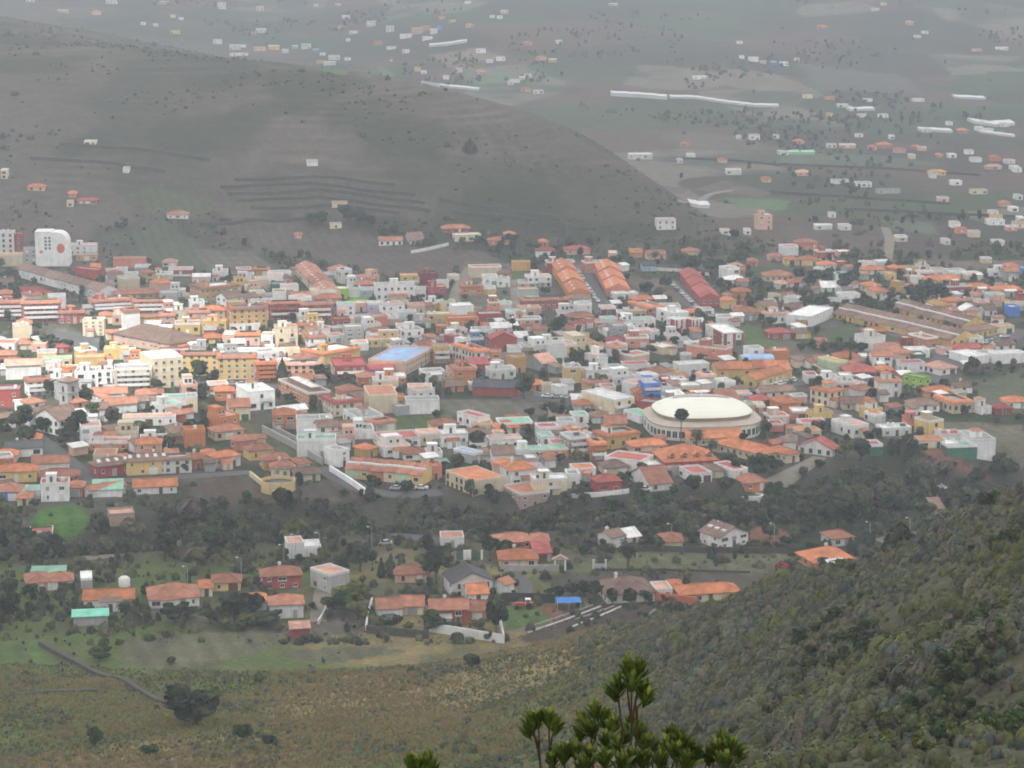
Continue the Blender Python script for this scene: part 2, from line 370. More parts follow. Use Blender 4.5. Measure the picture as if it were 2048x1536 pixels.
    bp = N.new('ShaderNodeBump'); bp.inputs['Strength'].default_value = .6; bp.inputs['Distance'].default_value = .6; Lk.new(q2.outputs[0], bp.inputs['Height']); Lk.new(bp.outputs[0], b.inputs['Normal'])
    me.materials.append(m)
    o = link(bpy.data.objects.new('ground', me)); tag(o, 'hills, valley floor and scrub slopes under the whole town', None, None, 'structure')
    return o
make_ground()
# ---------------------------------------------------------------- haze
def make_haze():
    b = MB(); b.box(-1500, -60, -30, 1500, 4400, 260)
    m = bpy.data.materials.new('haze'); m.use_nodes = True; t = m.node_tree
    for n in list(t.nodes):
        if n.type != 'OUTPUT_MATERIAL': t.nodes.remove(n)
    v = t.nodes.new('ShaderNodeVolumePrincipled'); v.inputs['Color'].default_value = (.75, .86, 1.0, 1); v.inputs['Density'].default_value = HAZE_DENSITY; v.inputs['Anisotropy'].default_value = 0.0
    t.links.new(v.outputs[0], t.nodes['Material Output'].inputs['Volume'])
    try: m.cycles.homogeneous_volume = True
    except Exception: pass
    o = b.obj('haze', m); tag(o, 'pale haze over the valley', None, None, 'stuff'); o.display_type = 'WIRE'
make_haze()

def make_clouds():
    "a sheet of cloud above the haze, open in one place where the sun comes through onto the left of town"
    b = MB(); n = 26; X = np.linspace(-5200, 5200, n); Y = np.linspace(-4200, 8200, n + 6); r = np.random.RandomState(2)
    for z0, m in ((330, 0), (390, 1)):
        Zc = z0 + r.uniform(-18, 18, (len(X), len(Y)))
        for i in range(len(X) - 1):
            for j in range(len(Y) - 1):
                q = [(X[i], Y[j], Zc[i, j]), (X[i + 1], Y[j], Zc[i + 1, j]), (X[i + 1], Y[j + 1], Zc[i + 1, j + 1]), (X[i], Y[j + 1], Zc[i, j + 1])]
                b.face(q[::-1] if m == 0 else q, m)
    hole = np.array([-180.0, 880.0]) + np.array(SDIR[:2]) / SDIR[2] * 330
    ms = []
    for nm, tr, thick in (('cloud_base', .70, 1.0), ('cloud_top', .9, .12)):
        m = bpy.data.materials.new(nm); m.use_nodes = True; t = m.node_tree; N = t.nodes; Lk = t.links
        for q in list(N):
            if q.type != 'OUTPUT_MATERIAL': N.remove(q)
        tl = N.new('ShaderNodeBsdfTranslucent'); tl.inputs['Color'].default_value = (tr, tr, tr, 1); tp = N.new('ShaderNodeBsdfTransparent'); mx = N.new('ShaderNodeMixShader')
        ge = N.new('ShaderNodeNewGeometry'); sb = N.new('ShaderNodeVectorMath'); sb.operation = 'SUBTRACT'; sb.inputs[1].default_value = (hole[0], hole[1], 0); Lk.new(ge.outputs['Position'], sb.inputs[0])
        ml = N.new('ShaderNodeVectorMath'); ml.operation = 'MULTIPLY'; ml.inputs[1].default_value = (1 / 115, 1 / 125, 0); Lk.new(sb.outputs[0], ml.inputs[0])
        ln = N.new('ShaderNodeVectorMath'); ln.operation = 'LENGTH'; Lk.new(ml.outputs[0], ln.inputs[0])
        nz = N.new('ShaderNodeTexNoise'); nz.inputs['Scale'].default_value = .012; Lk.new(ge.outputs['Position'], nz.inputs['Vector'])
        ad = N.new('ShaderNodeMath'); ad.operation = 'ADD'; Lk.new(ln.outputs['Value'], ad.inputs[0]); Lk.new(nz.outputs[0], ad.inputs[1])
        mr = N.new('ShaderNodeMapRange'); mr.inputs['From Min'].default_value = 1.1; mr.inputs['From Max'].default_value = 1.8; mr.inputs['To Min'].default_value = 0; mr.inputs['To Max'].default_value = thick * .97; Lk.new(ad.outputs[0], mr.inputs[0])
        Lk.new(mr.outputs[0], mx.inputs[0]); Lk.new(tp.outputs[0], mx.inputs[1]); Lk.new(tl.outputs[0], mx.inputs[2]); Lk.new(mx.outputs[0], N['Material Output'].inputs['Surface'] if 'Material Output' in N else [q for q in N if q.type == 'OUTPUT_MATERIAL'][0].inputs['Surface']); ms.append(m)
    o = b.obj('clouds', ms, None, True); tag(o, 'sheet of pale cloud with one bright gap', None, None, 'stuff')
if CLOUDS: make_clouds()
# ---------------------------------------------------------------- building materials
WALLC = {'w': (.80, .80, .79), 'c': (.70, .60, .43), 'y': (.70, .50, .20), 'k': (.60, .36, .13), 'o': (.62, .24, .10), 'r': (.38, .085, .07), 'm': (.22, .06, .07),
         's': (.62, .23, .16), 'p': (.70, .45, .35), 'g': (.42, .42, .41), 'n': (.37, .29, .25), 'G': (.07, .19, .13), 'q': (.55, .66, .46), 'L': (.34, .54, .07), 'b': (.10, .22, .60),
         'B': (.38, .48, .60), 'v': (.50, .42, .60), 't': (.52, .17, .09), 'a': (.42, .30, .24), 'T': (.22, .55, .42)}
CNAME = {'w': 'white', 'c': 'cream', 'y': 'yellow', 'k': 'ochre', 'o': 'orange', 'r': 'dark red', 'm': 'maroon', 's': 'salmon', 'p': 'peach', 'g': 'grey', 'n': 'brown-grey', 'G': 'dark green', 'q': 'pale green',
         'L': 'lime green', 'b': 'blue', 'B': 'grey-blue', 'v': 'lilac', 't': 'terracotta', 'a': 'rough stone', 'T': 'teal'}
ROOFC = {'o': (.60, .225, .11), 't': (.46, .205, .135), 'r': (.42, .11, .10), 'b': (.27, .175, .14), 'd': (.10, .10, .11), 'g': (.34, .34, .34), 'G': (.26, .47, .36), 'R': (.46, .14, .12), 'w': (.78, .78, .76), 'p': (.66, .38, .29),
         'y': (.60, .38, .14), 'T': (.22, .58, .44), 'b2': (.2, .35, .62), 'M': (.3, .3, .3), 'l': (.35, .5, .75)}
RNAME = {'o': 'orange', 't': 'terracotta', 'r': 'red', 'b': 'brown', 'd': 'dark grey', 'g': 'grey', 'G': 'green', 'R': 'red', 'w': 'white', 'p': 'pale pink', 'y': 'ochre', 'T': 'teal', 'l': 'light blue'}
WM = {k: mat('plaster_' + CNAME[k].replace(' ', '_').replace('-', '_'), v, .9, .09, .35, orand=.22, grime=.26, bump=.05) for k, v in WALLC.items()}
RM = {k: mat('roof_tiles_' + RNAME[k].replace(' ', '_'), v, .85, .24, .45, bump=.35, bscale=5, orand=.34, grime=.22, stripes=('X', 1.05, .22)) for k, v in ROOFC.items() if k in 'otrbdpy'}
TM = {k: mat('roof_terrace_' + RNAME[k].replace(' ', '_'), v, .85, .18, .35, orand=.2, grime=.2) for k, v in ROOFC.items() if k in RNAME}
GLASS = mat('window_glass', (.035, .04, .045), .12, .3, .6, orand=.45, spec=.5)
FRAME = mat('window_frame_white', (.70, .70, .68), .6)
FRAMEB = mat('window_frame_brown', (.16, .08, .05), .6)
DOORM = [mat('door_brown', (.14, .07, .04), .6), mat('door_green', (.05, .14, .09), .6), mat('door_grey', (.35, .36, .36), .6), mat('door_white', (.7, .7, .68), .6)]
CONC = mat('concrete', (.38, .37, .35), .92, .12, .5, grime=.2)
ASPH = mat('asphalt', (.11, .11, .112), .9, .12, .3)
TRACK = mat('dirt_track', (.22, .19, .155), .95, .15, .3)
METAL = mat('grey_metal', (.45, .46, .47), .4)
LANDM = []     # (name, px, py)
ITEMS = []     # everything that still needs a label
WCACHE = {}
def window_mesh(ww, wh, fr):
    k = (round(ww, 1), round(wh, 1), fr)
    if k in WCACHE: return WCACHE[k]
    b = MB(); x0, x1 = -k[0] / 2, k[0] / 2; z1 = k[1]; t = .1; p = -.09
    o = [(x0, p, 0), (x1, p, 0), (x1, p, z1), (x0, p, z1)]; i = [(x0 + t, p, t), (x1 - t, p, t), (x1 - t, p, z1 - t), (x0 + t, p, z1 - t)]
    for a in range(4):
        c = (a + 1) % 4
        b.face([o[a], o[c], i[c], i[a]]); b.face([(o[a][0], .02, o[a][2]), (o[c][0], .02, o[c][2]), o[c], o[a]])
        b.face([i[a], i[c], (i[c][0], -.03, i[c][2]), (i[a][0], -.03, i[a][2])])
    b.face([(q[0], -.03, q[2]) for q in i], 1)
    b.box(x0 - .08, -.2, -.1, x1 + .08, 0, 0)
    if k[0] > 1: b.box(-.035, -.075, t, .035, -.03, z1 - t)
    WCACHE[k] = b.mesh('window', [FRAMEB if fr else FRAME, GLASS]); return WCACHE[k]
DCACHE = {}
def shutter_mesh(ww, wh, mi):
    "a window with its slatted shutters closed"
    k = ('shutter', round(ww, 1), round(wh, 1), mi)
    if k in DCACHE: return DCACHE[k]
    b = MB(); x = k[1] / 2
    for s0, s1 in ((-x, -.03), (.03, x)):
        b.box(s0, -.09, 0, s1, .02, k[2], 0, 'k')
        for q in range(4): b.box(s0 + .06, -.115, k[2] * (q + .3) / 4.2, s1 - .06, -.09, k[2] * (q + .8) / 4.2, 0, 'k')
    b.box(-x - .08, -.18, -.1, x + .08, 0, 0, 1); DCACHE[k] = b.mesh('window', [DOORM[mi], FRAME]); return DCACHE[k]
def door_mesh(ww, wh, mi):
    k = (ww, wh, mi)
    if k in DCACHE: return DCACHE[k]
    b = MB(); b.box(-ww / 2 - .1, -.06, -.3, ww / 2 + .1, .02, wh + .1, 1, 'k'); b.box(-ww / 2, -.1, -.3, ww / 2, 0, wh, 0, 'k')
    for q in (.3, .55, .8): b.box(-ww / 2 + .1, -.12, wh * q - .04, ww / 2 - .1, -.1, wh * q + .04, 0, 'k')
    DCACHE[k] = b.mesh('door', [DOORM[mi], FRAME]); return DCACHE[k]
TANKM = None
def small_mesh(kind):
    if kind in DCACHE: return DCACHE[kind]
    b = MB()
    if kind == 'tank': b.lathe([(0, 1.35), (.35, 1.3), (.55, 1.1), (.6, .9), (.6, .1), (.55, 0)], 10); me = b.mesh('water_tank', [FRAME], True)
    elif kind == 'chimney':
        b.box(-.35, -.35, -.6, .35, .35, 1.0); b.box(-.45, -.45, 1.0, .45, .45, 1.15); b.box(-.25, -.25, 1.15, .25, .25, 1.4); me = b.mesh('chimney', [FRAME])
    elif kind == 'skylight':
        b.box(-.55, -.8, -.35, .55, .8, .25); b.face([(-.5, -.75, .255), (.5, -.75, .255), (.5, .75, .255), (-.5, .75, .255)], 1); me = b.mesh('skylight', [FRAME, FRAME])
    elif kind == 'solar':
        b.face([(-1, -.6, .25), (1, -.6, .25), (1, .5, 1.0), (-1, .5, 1.0)], 1); b.box(-1, -.62, .1, 1, -.58, .25); b.box(-1, .46, .0, -.9, .5, 1); b.box(.9, .46, 0, 1, .5, 1); me = b.mesh('solar_panel', [METAL, GLASS])
    elif kind == 'antenna':
        b.tube([(0, 0, 0), (0, 0, 2.6)], .04, 4); b.tube([(-.6, 0, 2.4), (.6, 0, 2.4)], .03, 4); b.tube([(-.4, 0, 2.0), (.4, 0, 2.0)], .03, 4); me = b.mesh('antenna', [METAL])
    DCACHE[kind] = me; return me
def child(name, me, parent, loc=(0, 0, 0), rz=0):
    o = bpy.data.objects.new(name, me); o.location = loc; o.rotation_euler = (0, 0, rz); return link(o, parent)
FOOT = []      # building footprints: centre, radius
JOIN_WINDOWS_BEYOND = 1120.0
def roof_hip(b, x0, y0, x1, y1, z, rise, ov, th=.18):
    x0 -= ov; y0 -= ov; x1 += ov; y1 += ov; wx, wy = x1 - x0, y1 - y0
    if wx >= wy: r0, r1 = (x0 + wy / 2, (y0 + y1) / 2, z + rise), (x1 - wy / 2, (y0 + y1) / 2, z + rise)
    else: r0, r1 = ((x0 + x1) / 2, y0 + wx / 2, z + rise), ((x0 + x1) / 2, y1 - wx / 2, z + rise)
    A, B, C_, D = (x0, y0, z), (x1, y0, z), (x1, y1, z), (x0, y1, z)
    if wx >= wy: b.face([A, B, r1, r0]); b.face([B, C_, r1]); b.face([C_, D, r0, r1]); b.face([D, A, r0])
    else: b.face([A, B, r0]); b.face([B, C_, r1, r0]); b.face([C_, D, r1]); b.face([D, A, r0, r1])
    b.box(x0, y0, z - th, x1, y1, z, 0, 't')
    b.tube([r0, r1], .16, 5)
    for c, r in ((A, r0), (D, r0), (B, r1), (C_, r1)):
        if wx < wy: r = r0 if c in (A, B) else r1
        b.tube([c, r], .13, 4)
def roof_gable(b, wallb, x0, y0, x1, y1, z, rise, ov, along_x, th=.2, ove=None):
    oe = ov if ove is None else ove
    if along_x:
        m = (y0 + y1) / 2; k = rise / (m - y0)
        wallb.face([(x0, y1, z), (x0, y0, z), (x0, m, z + rise - .02)]); wallb.face([(x1, y0, z), (x1, y1, z), (x1, m, z + rise - .02)])
        E = [(x0 - oe, y0 - ov, z - ov * k), (x1 + oe, y0 - ov, z - ov * k), (x1 + oe, m, z + rise), (x0 - oe, m, z + rise), (x1 + oe, y1 + ov, z - ov * k), (x0 - oe, y1 + ov, z - ov * k)]
    else:
        m = (x0 + x1) / 2; k = rise / (m - x0)
        wallb.face([(x0, y0, z), (x1, y0, z), (m, y0, z + rise - .02)]); wallb.face([(x1, y1, z), (x0, y1, z), (m, y1, z + rise - .02)])
        E = [(x0 - ov, y1 + oe, z - ov * k), (x0 - ov, y0 - oe, z - ov * k), (m, y0 - oe, z + rise), (m, y1 + oe, z + rise), (x1 + ov, y0 - oe, z - ov * k), (x1 + ov, y1 + oe, z - ov * k)]
    for q in ([E[0], E[1], E[2], E[3]], [E[3], E[2], E[4], E[5]]):
        T_ = [(p[0], p[1], p[2] + th) for p in q]
        b.face(T_); b.face(q[::-1])
        for i in range(4): b.face([q[i], q[(i + 1) % 4], T_[(i + 1) % 4], T_[i]])
    b.tube([(E[3][0], E[3][1], E[3][2] + th), (E[2][0], E[2][1], E[2][2] + th)], .15, 5)
def face_windows(root, L, H, nf, side, rnd, opts, wins, far, brown):
    "windows along the right-hand face (side 0, y = 0 plane) or the left-hand face (side 1, x = 0 plane)"
    n = max(1, int((L - .6) / (2.5 if 'm' in opts else 3.0))); fh = H / nf; step = L / n
    for f in range(nf):
        for i in range(n):
            c = step * (i + .5)
            if f == 0 and side == 0 and i == n // 2 and 'Q' not in opts:
                wide = rnd.random() < .35 and step > 3.1
                me = door_mesh(2.5 if wide else 1.1, 2.2, rnd.randrange(4)); child('door', me, root, (c, 0, 0)); continue
            if rnd.random() < (.04 if 'm' in opts else .22 + .18 * side): continue
            ww = 1.2 if 'm' in opts else rnd.choice([.7, .9, 1.1, 1.2, 1.6, 2.2]); ww = min(ww, step - .5)
            wh = min(rnd.choice([1.2, 1.3]) if 'm' not in opts else 1.4, fh - .8)
            if ww < .4 or wh < .4: continue
            z = f * fh + (fh - wh) * .55
            loc, rz = ((c, 0, z), 0) if side == 0 else ((0, c, z), -math.pi / 2)
            me = window_mesh(ww, wh, brown) if rnd.random() < .8 else shutter_mesh(ww, wh, rnd.randrange(3))
            if far: wins.append((me, loc, rz))
            else: child('window', me, root, loc, rz)
def house(loc, phi, b, a, H, wall, roof, opts='', label=None, name=None, px=0, py=0, lm=None, rnd=None, group='houses of the hillside town', desc_kind=None):
    rnd = rnd or random.Random(int(px * 131 + py * 7919))
    rt, _, rc = roof.partition(':')
    nf = max(1, round(H / 3.0))
    for q in opts:
        if q.isdigit(): nf = int(q)
    far = loc[1] > JOIN_WINDOWS_BEYOND
    if name is None:
        if nf >= 4 or (nf >= 3 and max(a, b) > 19): name = 'apartment_building'
        elif 'N' in opts and rt in 'GgMV': name = 'barn'
        elif rt == 'H': name = 'villa'
        elif nf >= 3 or rt == 'T': name = 'townhouse'
        elif nf == 1: name = 'bungalow'
        else: name = 'house'
    root = empty(name, loc, phi)
    W = WM[wall]; wb = MB(); rb = MB(); brown = (wall in 'wcyp' and rnd.random() < .4)
    trim = W if rnd.random() < .6 or wall == 'w' else WM['w']
    if rt in 'Gg' or rt == 'H' or rt == 'M' or rt == 'V':
        H = H * (.82 if H > 3.4 else .95); nf = max(1, round(H / 3.0)) if not any(q.isdigit() for q in opts) else nf
    if rt == 'F' and nf >= 2 and not set(opts) & set('NxBzXS4') and min(a, b) > 5.5 and rnd.random() < .5:
        H -= 2.5; nf -= 1; k0, k1 = rnd.choice([(.0, .6), (.4, 1.0), (.15, .75), (.0, .45), (.55, 1.0)]); x0, x1, y0, y1 = max(.25, k0 * b), min(b - .25, k1 * b), rnd.uniform(1.0, 2.6), a - .25
        ub = MB(); ub.box(x0, y0, H + .05, x1, y1, H + 2.75, 0, 'b'); uf = ub.obj('upper_floor', [W if rnd.random() < .8 else WM['w']], root)
        for q in (.3, .72): child('window', window_mesh(1.0, 1.2, brown), uf, (x0 + (x1 - x0) * q, y0, H + .9))
        pb = MB(); pb.box(x0 - .12, y0 - .12, H + 2.755, x1 + .12, y1 + .12, H + 2.95); pb.box(x0 - .1, y0 - .1, H + 2.951, x1 + .1, y0 + .08, H + 3.35); pb.obj('upper_parapet', [trim], uf); opts += 'U'
    if rnd.random() < .33 and not set(opts) & set('NxBzXe') and b > 6.5 and 'lm' != lm:
        w0 = rnd.uniform(.0, .45) * b; w1_ = w0 + rnd.uniform(.3, .5) * b; dp = rnd.uniform(2.0, 3.4); ab = MB(); ab.box(w0, -dp, -4, w1_, -.004, 2.6, 0, 'b'); an = ab.obj('annex', [W if rnd.random() < .6 else WM[rnd.choice('wcgp')]], root)
        rb2 = MB(); q = [(w0 - .25, -dp - .3, 2.62), (w1_ + .25, -dp - .3, 2.62), (w1_ + .25, -.005, 3.05), (w0 - .25, -.005, 3.05)]; rb2.face([(p[0], p[1], p[2] + .14) for p in q]); rb2.face(q[::-1])
        for i in range(3): rb2.face([q[i], q[i + 1], (q[i + 1][0], q[i + 1][1], q[i + 1][2] + .14), (q[i][0], q[i][1], q[i][2] + .14)])
        rb2.obj('annex_roof', [rnd.choice([RM['t'], RM['b'], TM['g'], TM['w'], RM['o']])], an); child('door', door_mesh(1.1, 2.1, rnd.randrange(4)), an, ((w0 + w1_) / 2, -dp, 0))
    elif nf >= 2 and rnd.random() < .3 and not set(opts) & set('NxBzXe') and b > 6:
        bb = MB(); x0 = b * rnd.uniform(.1, .45); x1 = x0 + b * .4; z = H / nf
        bb.box(x0, -1.1, z - .14, x1, -.003, z); bb.box(x0, -1.18, z - .14, x1, -1.1, z + .9); bb.box(x0 - .08, -1.18, z - .14, x0, -.003, z + .9); bb.box(x1, -1.18, z - .14, x1 + .08, -.003, z + .9)
        bb.obj('balcony', [trim], root)
    wb.box(0, 0, -5, b, a, H, 0, 'bt' if rt not in 'FT' else 'b')
    top = H
    if rt in ('F', 'T'):
        rc = rc or rnd.choice('gwpggt' if rt == 'F' else 'ot'); ph = rnd.uniform(.35, .8)
        if rt == 'T': tile = rc if rc in RM else 'o'; terr = rnd.choice('gwp')
        else: terr = rc if rc in TM else 'g'
        rb.box(.2, .2, H + .004, b - .2, a - .2, H + .06, 0, 'b')
        ro = rb.obj('roof', [TM[terr]], root)
        pb = MB(); e = .03; t = .22
        pb.box(-e, -e, H - .25, b + e, t, H + ph, 0, ''); pb.box(-e, a - t, H - .25, b + e, a + e, H + ph); pb.box(-e, t + .003, H - .25, t, a - t - .003, H + ph); pb.box(b - t, t + .003, H - .25, b + e, a - t - .003, H + ph)
        pb.obj('parapet', [trim], root)
        if rt == 'T':
            tb = MB(); o, i_, zl, zh = .5, .12, H - .05, H + ph + .12
            O = [(-o, -o, zl), (b + o, -o, zl), (b + o, a + o, zl), (-o, a + o, zl)]; I = [(-i_, -i_, zh), (b + i_, -i_, zh), (b + i_, a + i_, zh), (-i_, a + i_, zh)]
            I2 = [(q[0] + (1.6 if q[0] < 1 else -1.6), q[1] + (1.6 if q[1] < 1 else -1.6), zh + .25) for q in I]
            for j in range(4):
                k = (j + 1) % 4; tb.face([O[j], O[k], I[k], I[j]]); tb.face([(O[j][0], O[j][1], zl - .12), (O[k][0], O[k][1], zl - .12), O[k], O[j]]); tb.face([I[j], I[k], I2[k], I2[j]])
            tb.box(-o, -o, zl - .12, b + o, a + o, zl - .1, 0, 't')
            tb.obj('tiled_eave', [RM[tile]], root)
        top = H + .06
        if 'S' in opts or (rnd.random() < .3 and min(a, b) > 6 and not set(opts) & set('xU')):
            for s_ in range(2 if opts.count('S') > 1 else 1):
                sx = rnd.uniform(.1, .5) * (b - 3.6) if s_ == 0 else (b - 3.6) * .8; sy = (a - 3.4) * rnd.uniform(.35, .8); sh = rnd.uniform(2.3, 2.7)
                sx = max(.4, sx); sy = max(.4, sy); s1 = min(sx + rnd.uniform(2.6, 3.8), b - .35); s2 = min(sy + 3.0, a - .35)
                sb = MB(); sb.box(sx, sy, H + .05, s1, s2, H + sh, 0, 'b'); q = sb.obj('roof_room', [W if rnd.random() < .7 else WM['w']], root)
                kb = MB()
                if rt == 'T' or rnd.random() < .3: roof_hip(kb, sx, sy, s1, s2, H + sh + .02, .7, .25, .1); km = RM[rc if rc in RM else 't']
                else: kb.box(sx - .15, sy - .15, H + sh, s1 + .15, s2 + .15, H + sh + .16); km = trim
                kb.obj('roof_room_cap', [km], q)
                child('door', door_mesh(.8, 1.9, rnd.randrange(4)), q, ((sx + s1) / 2, sy, H + .1))
        if 'W' in opts or (rnd.random() < .28 and 'x' not in opts):
            for j in range(rnd.choice([1, 1, 2])): child('water_tank', small_mesh('tank'), root, (rnd.uniform(1, max(1.1, b - 1.2)), rnd.uniform(.5, .9) * (a - 1), top))
        if rnd.random() < .14 and 'x' not in opts:
            child('solar_panel', small_mesh('solar'), root, (rnd.uniform(1.5, max(1.6, b - 1.5)), a * .45, top))
        if rnd.random() < .3: child('antenna', small_mesh('antenna'), root, (b * rnd.uniform(.3, .8), a * .6, top))
    else:
        ov = .45 if b < 30 else .6
        if rt == 'H': rise = .5 * min(a, b) * .46 + .1; roof_hip(rb, 0, 0, b, a, H + .02, rise, ov)
        elif rt in 'Gg': rise = .5 * (a if rt == 'G' else b) * .46; roof_gable(rb, wb, 0, 0, b, a, H, rise, ov, rt == 'G', .2, .02 if 'e' in opts else None)
        elif rt == 'M':
            rise = min(2.0, a * .22)
            q = [(-ov, -ov, H), (b + ov, -ov, H), (b + ov, a + ov, H + rise), (-ov, a + ov, H + rise)]; T_ = [(p[0], p[1], p[2] + .2) for p in q]
            rb.face(T_); rb.face(q[::-1])
            for i in range(4): rb.face([q[i], q[(i + 1) % 4], T_[(i + 1) % 4], T_[i]])
            k = rise / (a + 2 * ov); wb.face([(0, a, H), (0, 0, H), (0, 0, H + k * ov), (0, a, H + k * (a + ov))]); wb.face([(b, 0, H), (b, a, H), (b, a, H + k * (a + ov)), (b, 0, H + k * ov)])
            wb.face([(b, a, H), (0, a, H), (0, a, H + k * (a + ov)), (b, a, H + k * (a + ov))])
        elif rt == 'V':
            rise = min(2.6, a * .2); n = 10
            P_ = [(a / 2 - (a / 2 + .3) * math.cos(math.pi * i / n), H + rise * math.sin(math.pi * i / n)) for i in range(n + 1)]
            for (ya, za), (yb_, zb) in zip(P_[:-1], P_[1:]): rb.face([(-.3, ya, za), (b + .3, ya, za), (b + .3, yb_, zb), (-.3, yb_, zb)])
            wb.face([(0, y_, z_ - .04) for y_, z_ in P_][::-1]); wb.face([(b, y_, z_ - .04) for y_, z_ in P_])
        rm = RM.get(rc) or TM.get(rc) or RM['t']
        ro = rb.obj('roof', [rm], root)
        if 'D' in opts:
            nx = max(3, int(b / 2.6))
            for i in range(nx):
                yy = a * .27; zz_ = H + (yy + ov) / (a / 2 + ov) * rise if rt != 'g' else H
                if rt == 'g': zz_ = H + rise * .5; o = child('skylight', small_mesh('skylight'), ro, (b * .25, a * (i + .5) / nx, zz_ + .2))
                else: o = child('skylight', small_mesh('skylight'), ro, (b * (i + .5) / nx, yy + rnd.uniform(-.4, .4), zz_ + .1)); o.rotation_euler = (.43, 0, 0)
        if rt in 'HG' and ('C' in opts or rnd.random() < .4) and 'x' not in opts:
            child('chimney', small_mesh('chimney'), ro, (b * rnd.uniform(.3, .7), a * .62, H + rise * .72))
    if 'd' in opts:
        for i in range(4):
            cx = b * (i + .6) / 4.2; db = MB(); dr = MB(); y0, y1, z0, z1 = 1.0, 3.6, H + .1, H + 1.75
            db.box(cx - .9, y0, z0, cx + .9, y1, z1, 0, 'bt'); roof_gable(dr, db, cx - .9, y0, cx + .9, y1, z1, .8, .3, False)
            q = db.obj('dormer', [W], root); dr.obj('dormer_roof', [RM[rc]], q); child('dormer_window', window_mesh(1.0, 1.0, False), q, (cx, y0, z0 + .5))
    if 'z' in opts:
        for x0_, x1_ in ((.0, .16), (.47, .6), (.9, 1.0)):
            q = MB(); q.box(b * x0_, -.16, -.5, b * x1_, -.004, H + .3); q.obj('red_panel', [WM['r']], root)
        q = MB(); q.box(-.16, a * .1, -.5, -.004, a * .55, H + .3); q.obj('red_panel', [WM['r']], root)
    if 'X' in opts:
        q = MB(); q.box(b * .3, a * .12, H + .07, b * .72, a * .9, H + 1.3); q.obj('skylight_curb', [TM['b']], root)
        q = MB(); q.box(b * .33, a * .14, H + 1.302, b * .69, a * .88, H + 1.42); q.obj('skylight', [TM['w']], root)
    wb.obj('wall', [W], root)
    wins = []
    blank = 'N' in opts
    if not blank and b > 2.2: face_windows(root, b, H, nf, 0, rnd, opts, wins, far, brown)
    if 'n' not in opts and not blank and a > 2.2 and (phi > .1): face_windows(root, a, H, nf, 1, rnd, opts, wins, far, brown)
    if 'l' in opts and blank: face_windows(root, a, H, nf, 1, rnd, opts, wins, far, brown)
    if wins:
        jb = MB()
        for me, l_, rz in wins:
            c_, s_ = math.cos(rz), math.sin(rz); base = len(jb.v)
            jb.v += [(l_[0] + v.co.x * c_ - v.co.y * s_, l_[1] + v.co.x * s_ + v.co.y * c_, l_[2] + v.co.z) for v in me.vertices]
            for p in me.polygons: jb.f.append(tuple(base + i for i in p.vertices)); jb.m.append(p.material_index)
        o = jb.obj('window', [FRAMEB if brown else FRAME, GLASS], root)
        if len(wins) > 1: o['kind'] = 'stuff'
    if 'B' in opts:
        fh = H / nf
        for f in range(1, nf) if nf > 1 else range(1):
            bb = MB(); x0, x1 = b * .08, b * .92; z = f * fh
            bb.box(x0, -1.2, z - .14, x1, -.003, z); bb.box(x0, -1.3, z - .14, x1, -1.2, z + .95); bb.box(x0 - .1, -1.3, z - .14, x0, -.003, z + .95); bb.box(x1, -1.3, z - .14, x1 + .1, -.003, z + .95)
            bb.obj('balcony', [WM['w'] if wall != 'w' and rnd.random() < .5 else trim], root)
    fx = loc[0] + math.cos(phi) * b / 2 - math.sin(phi) * a / 2; fy = loc[1] + math.sin(phi) * b / 2 + math.cos(phi) * a / 2
    FOOT.append((fx, fy, .5 * math.hypot(a, b) * .9))
    if rt in ('F',): rd = {'G': 'green roof terrace', 'R': 'red roof terrace', 'o': 'orange roof terrace', 'r': 'red roof terrace', 'p': 'pink roof terrace', 't': 'terracotta roof terrace', 'b': 'brown flat roof'}.get(rc, 'flat roof')
    elif rt == 'T': rd = RNAME.get(rc, 'orange') + ' tiled eaves'
    else: rd = RNAME.get(rc, 'terracotta') + ' ' + {'H': 'hipped roof', 'G': 'gabled roof', 'g': 'gabled roof', 'M': 'sloping roof', 'V': 'curved roof'}[rt]
    size = 'low ' if nf == 1 else {2: 'two-storey ', 3: 'three-storey ', 4: 'four-storey '}.get(nf, 'tall ')
    nm = name.replace('_', ' ') if name != 'apartment_building' else 'apartment block'
    desc = f"{size}{CNAME[wall]} {nm} with {rd}"
    root['group'] = group
    ITEMS.append(dict(o=root, px=px, py=py, desc=desc, label=label, cat=nm if name != 'apartment_building' else 'apartment block', lm=lm))
    return root
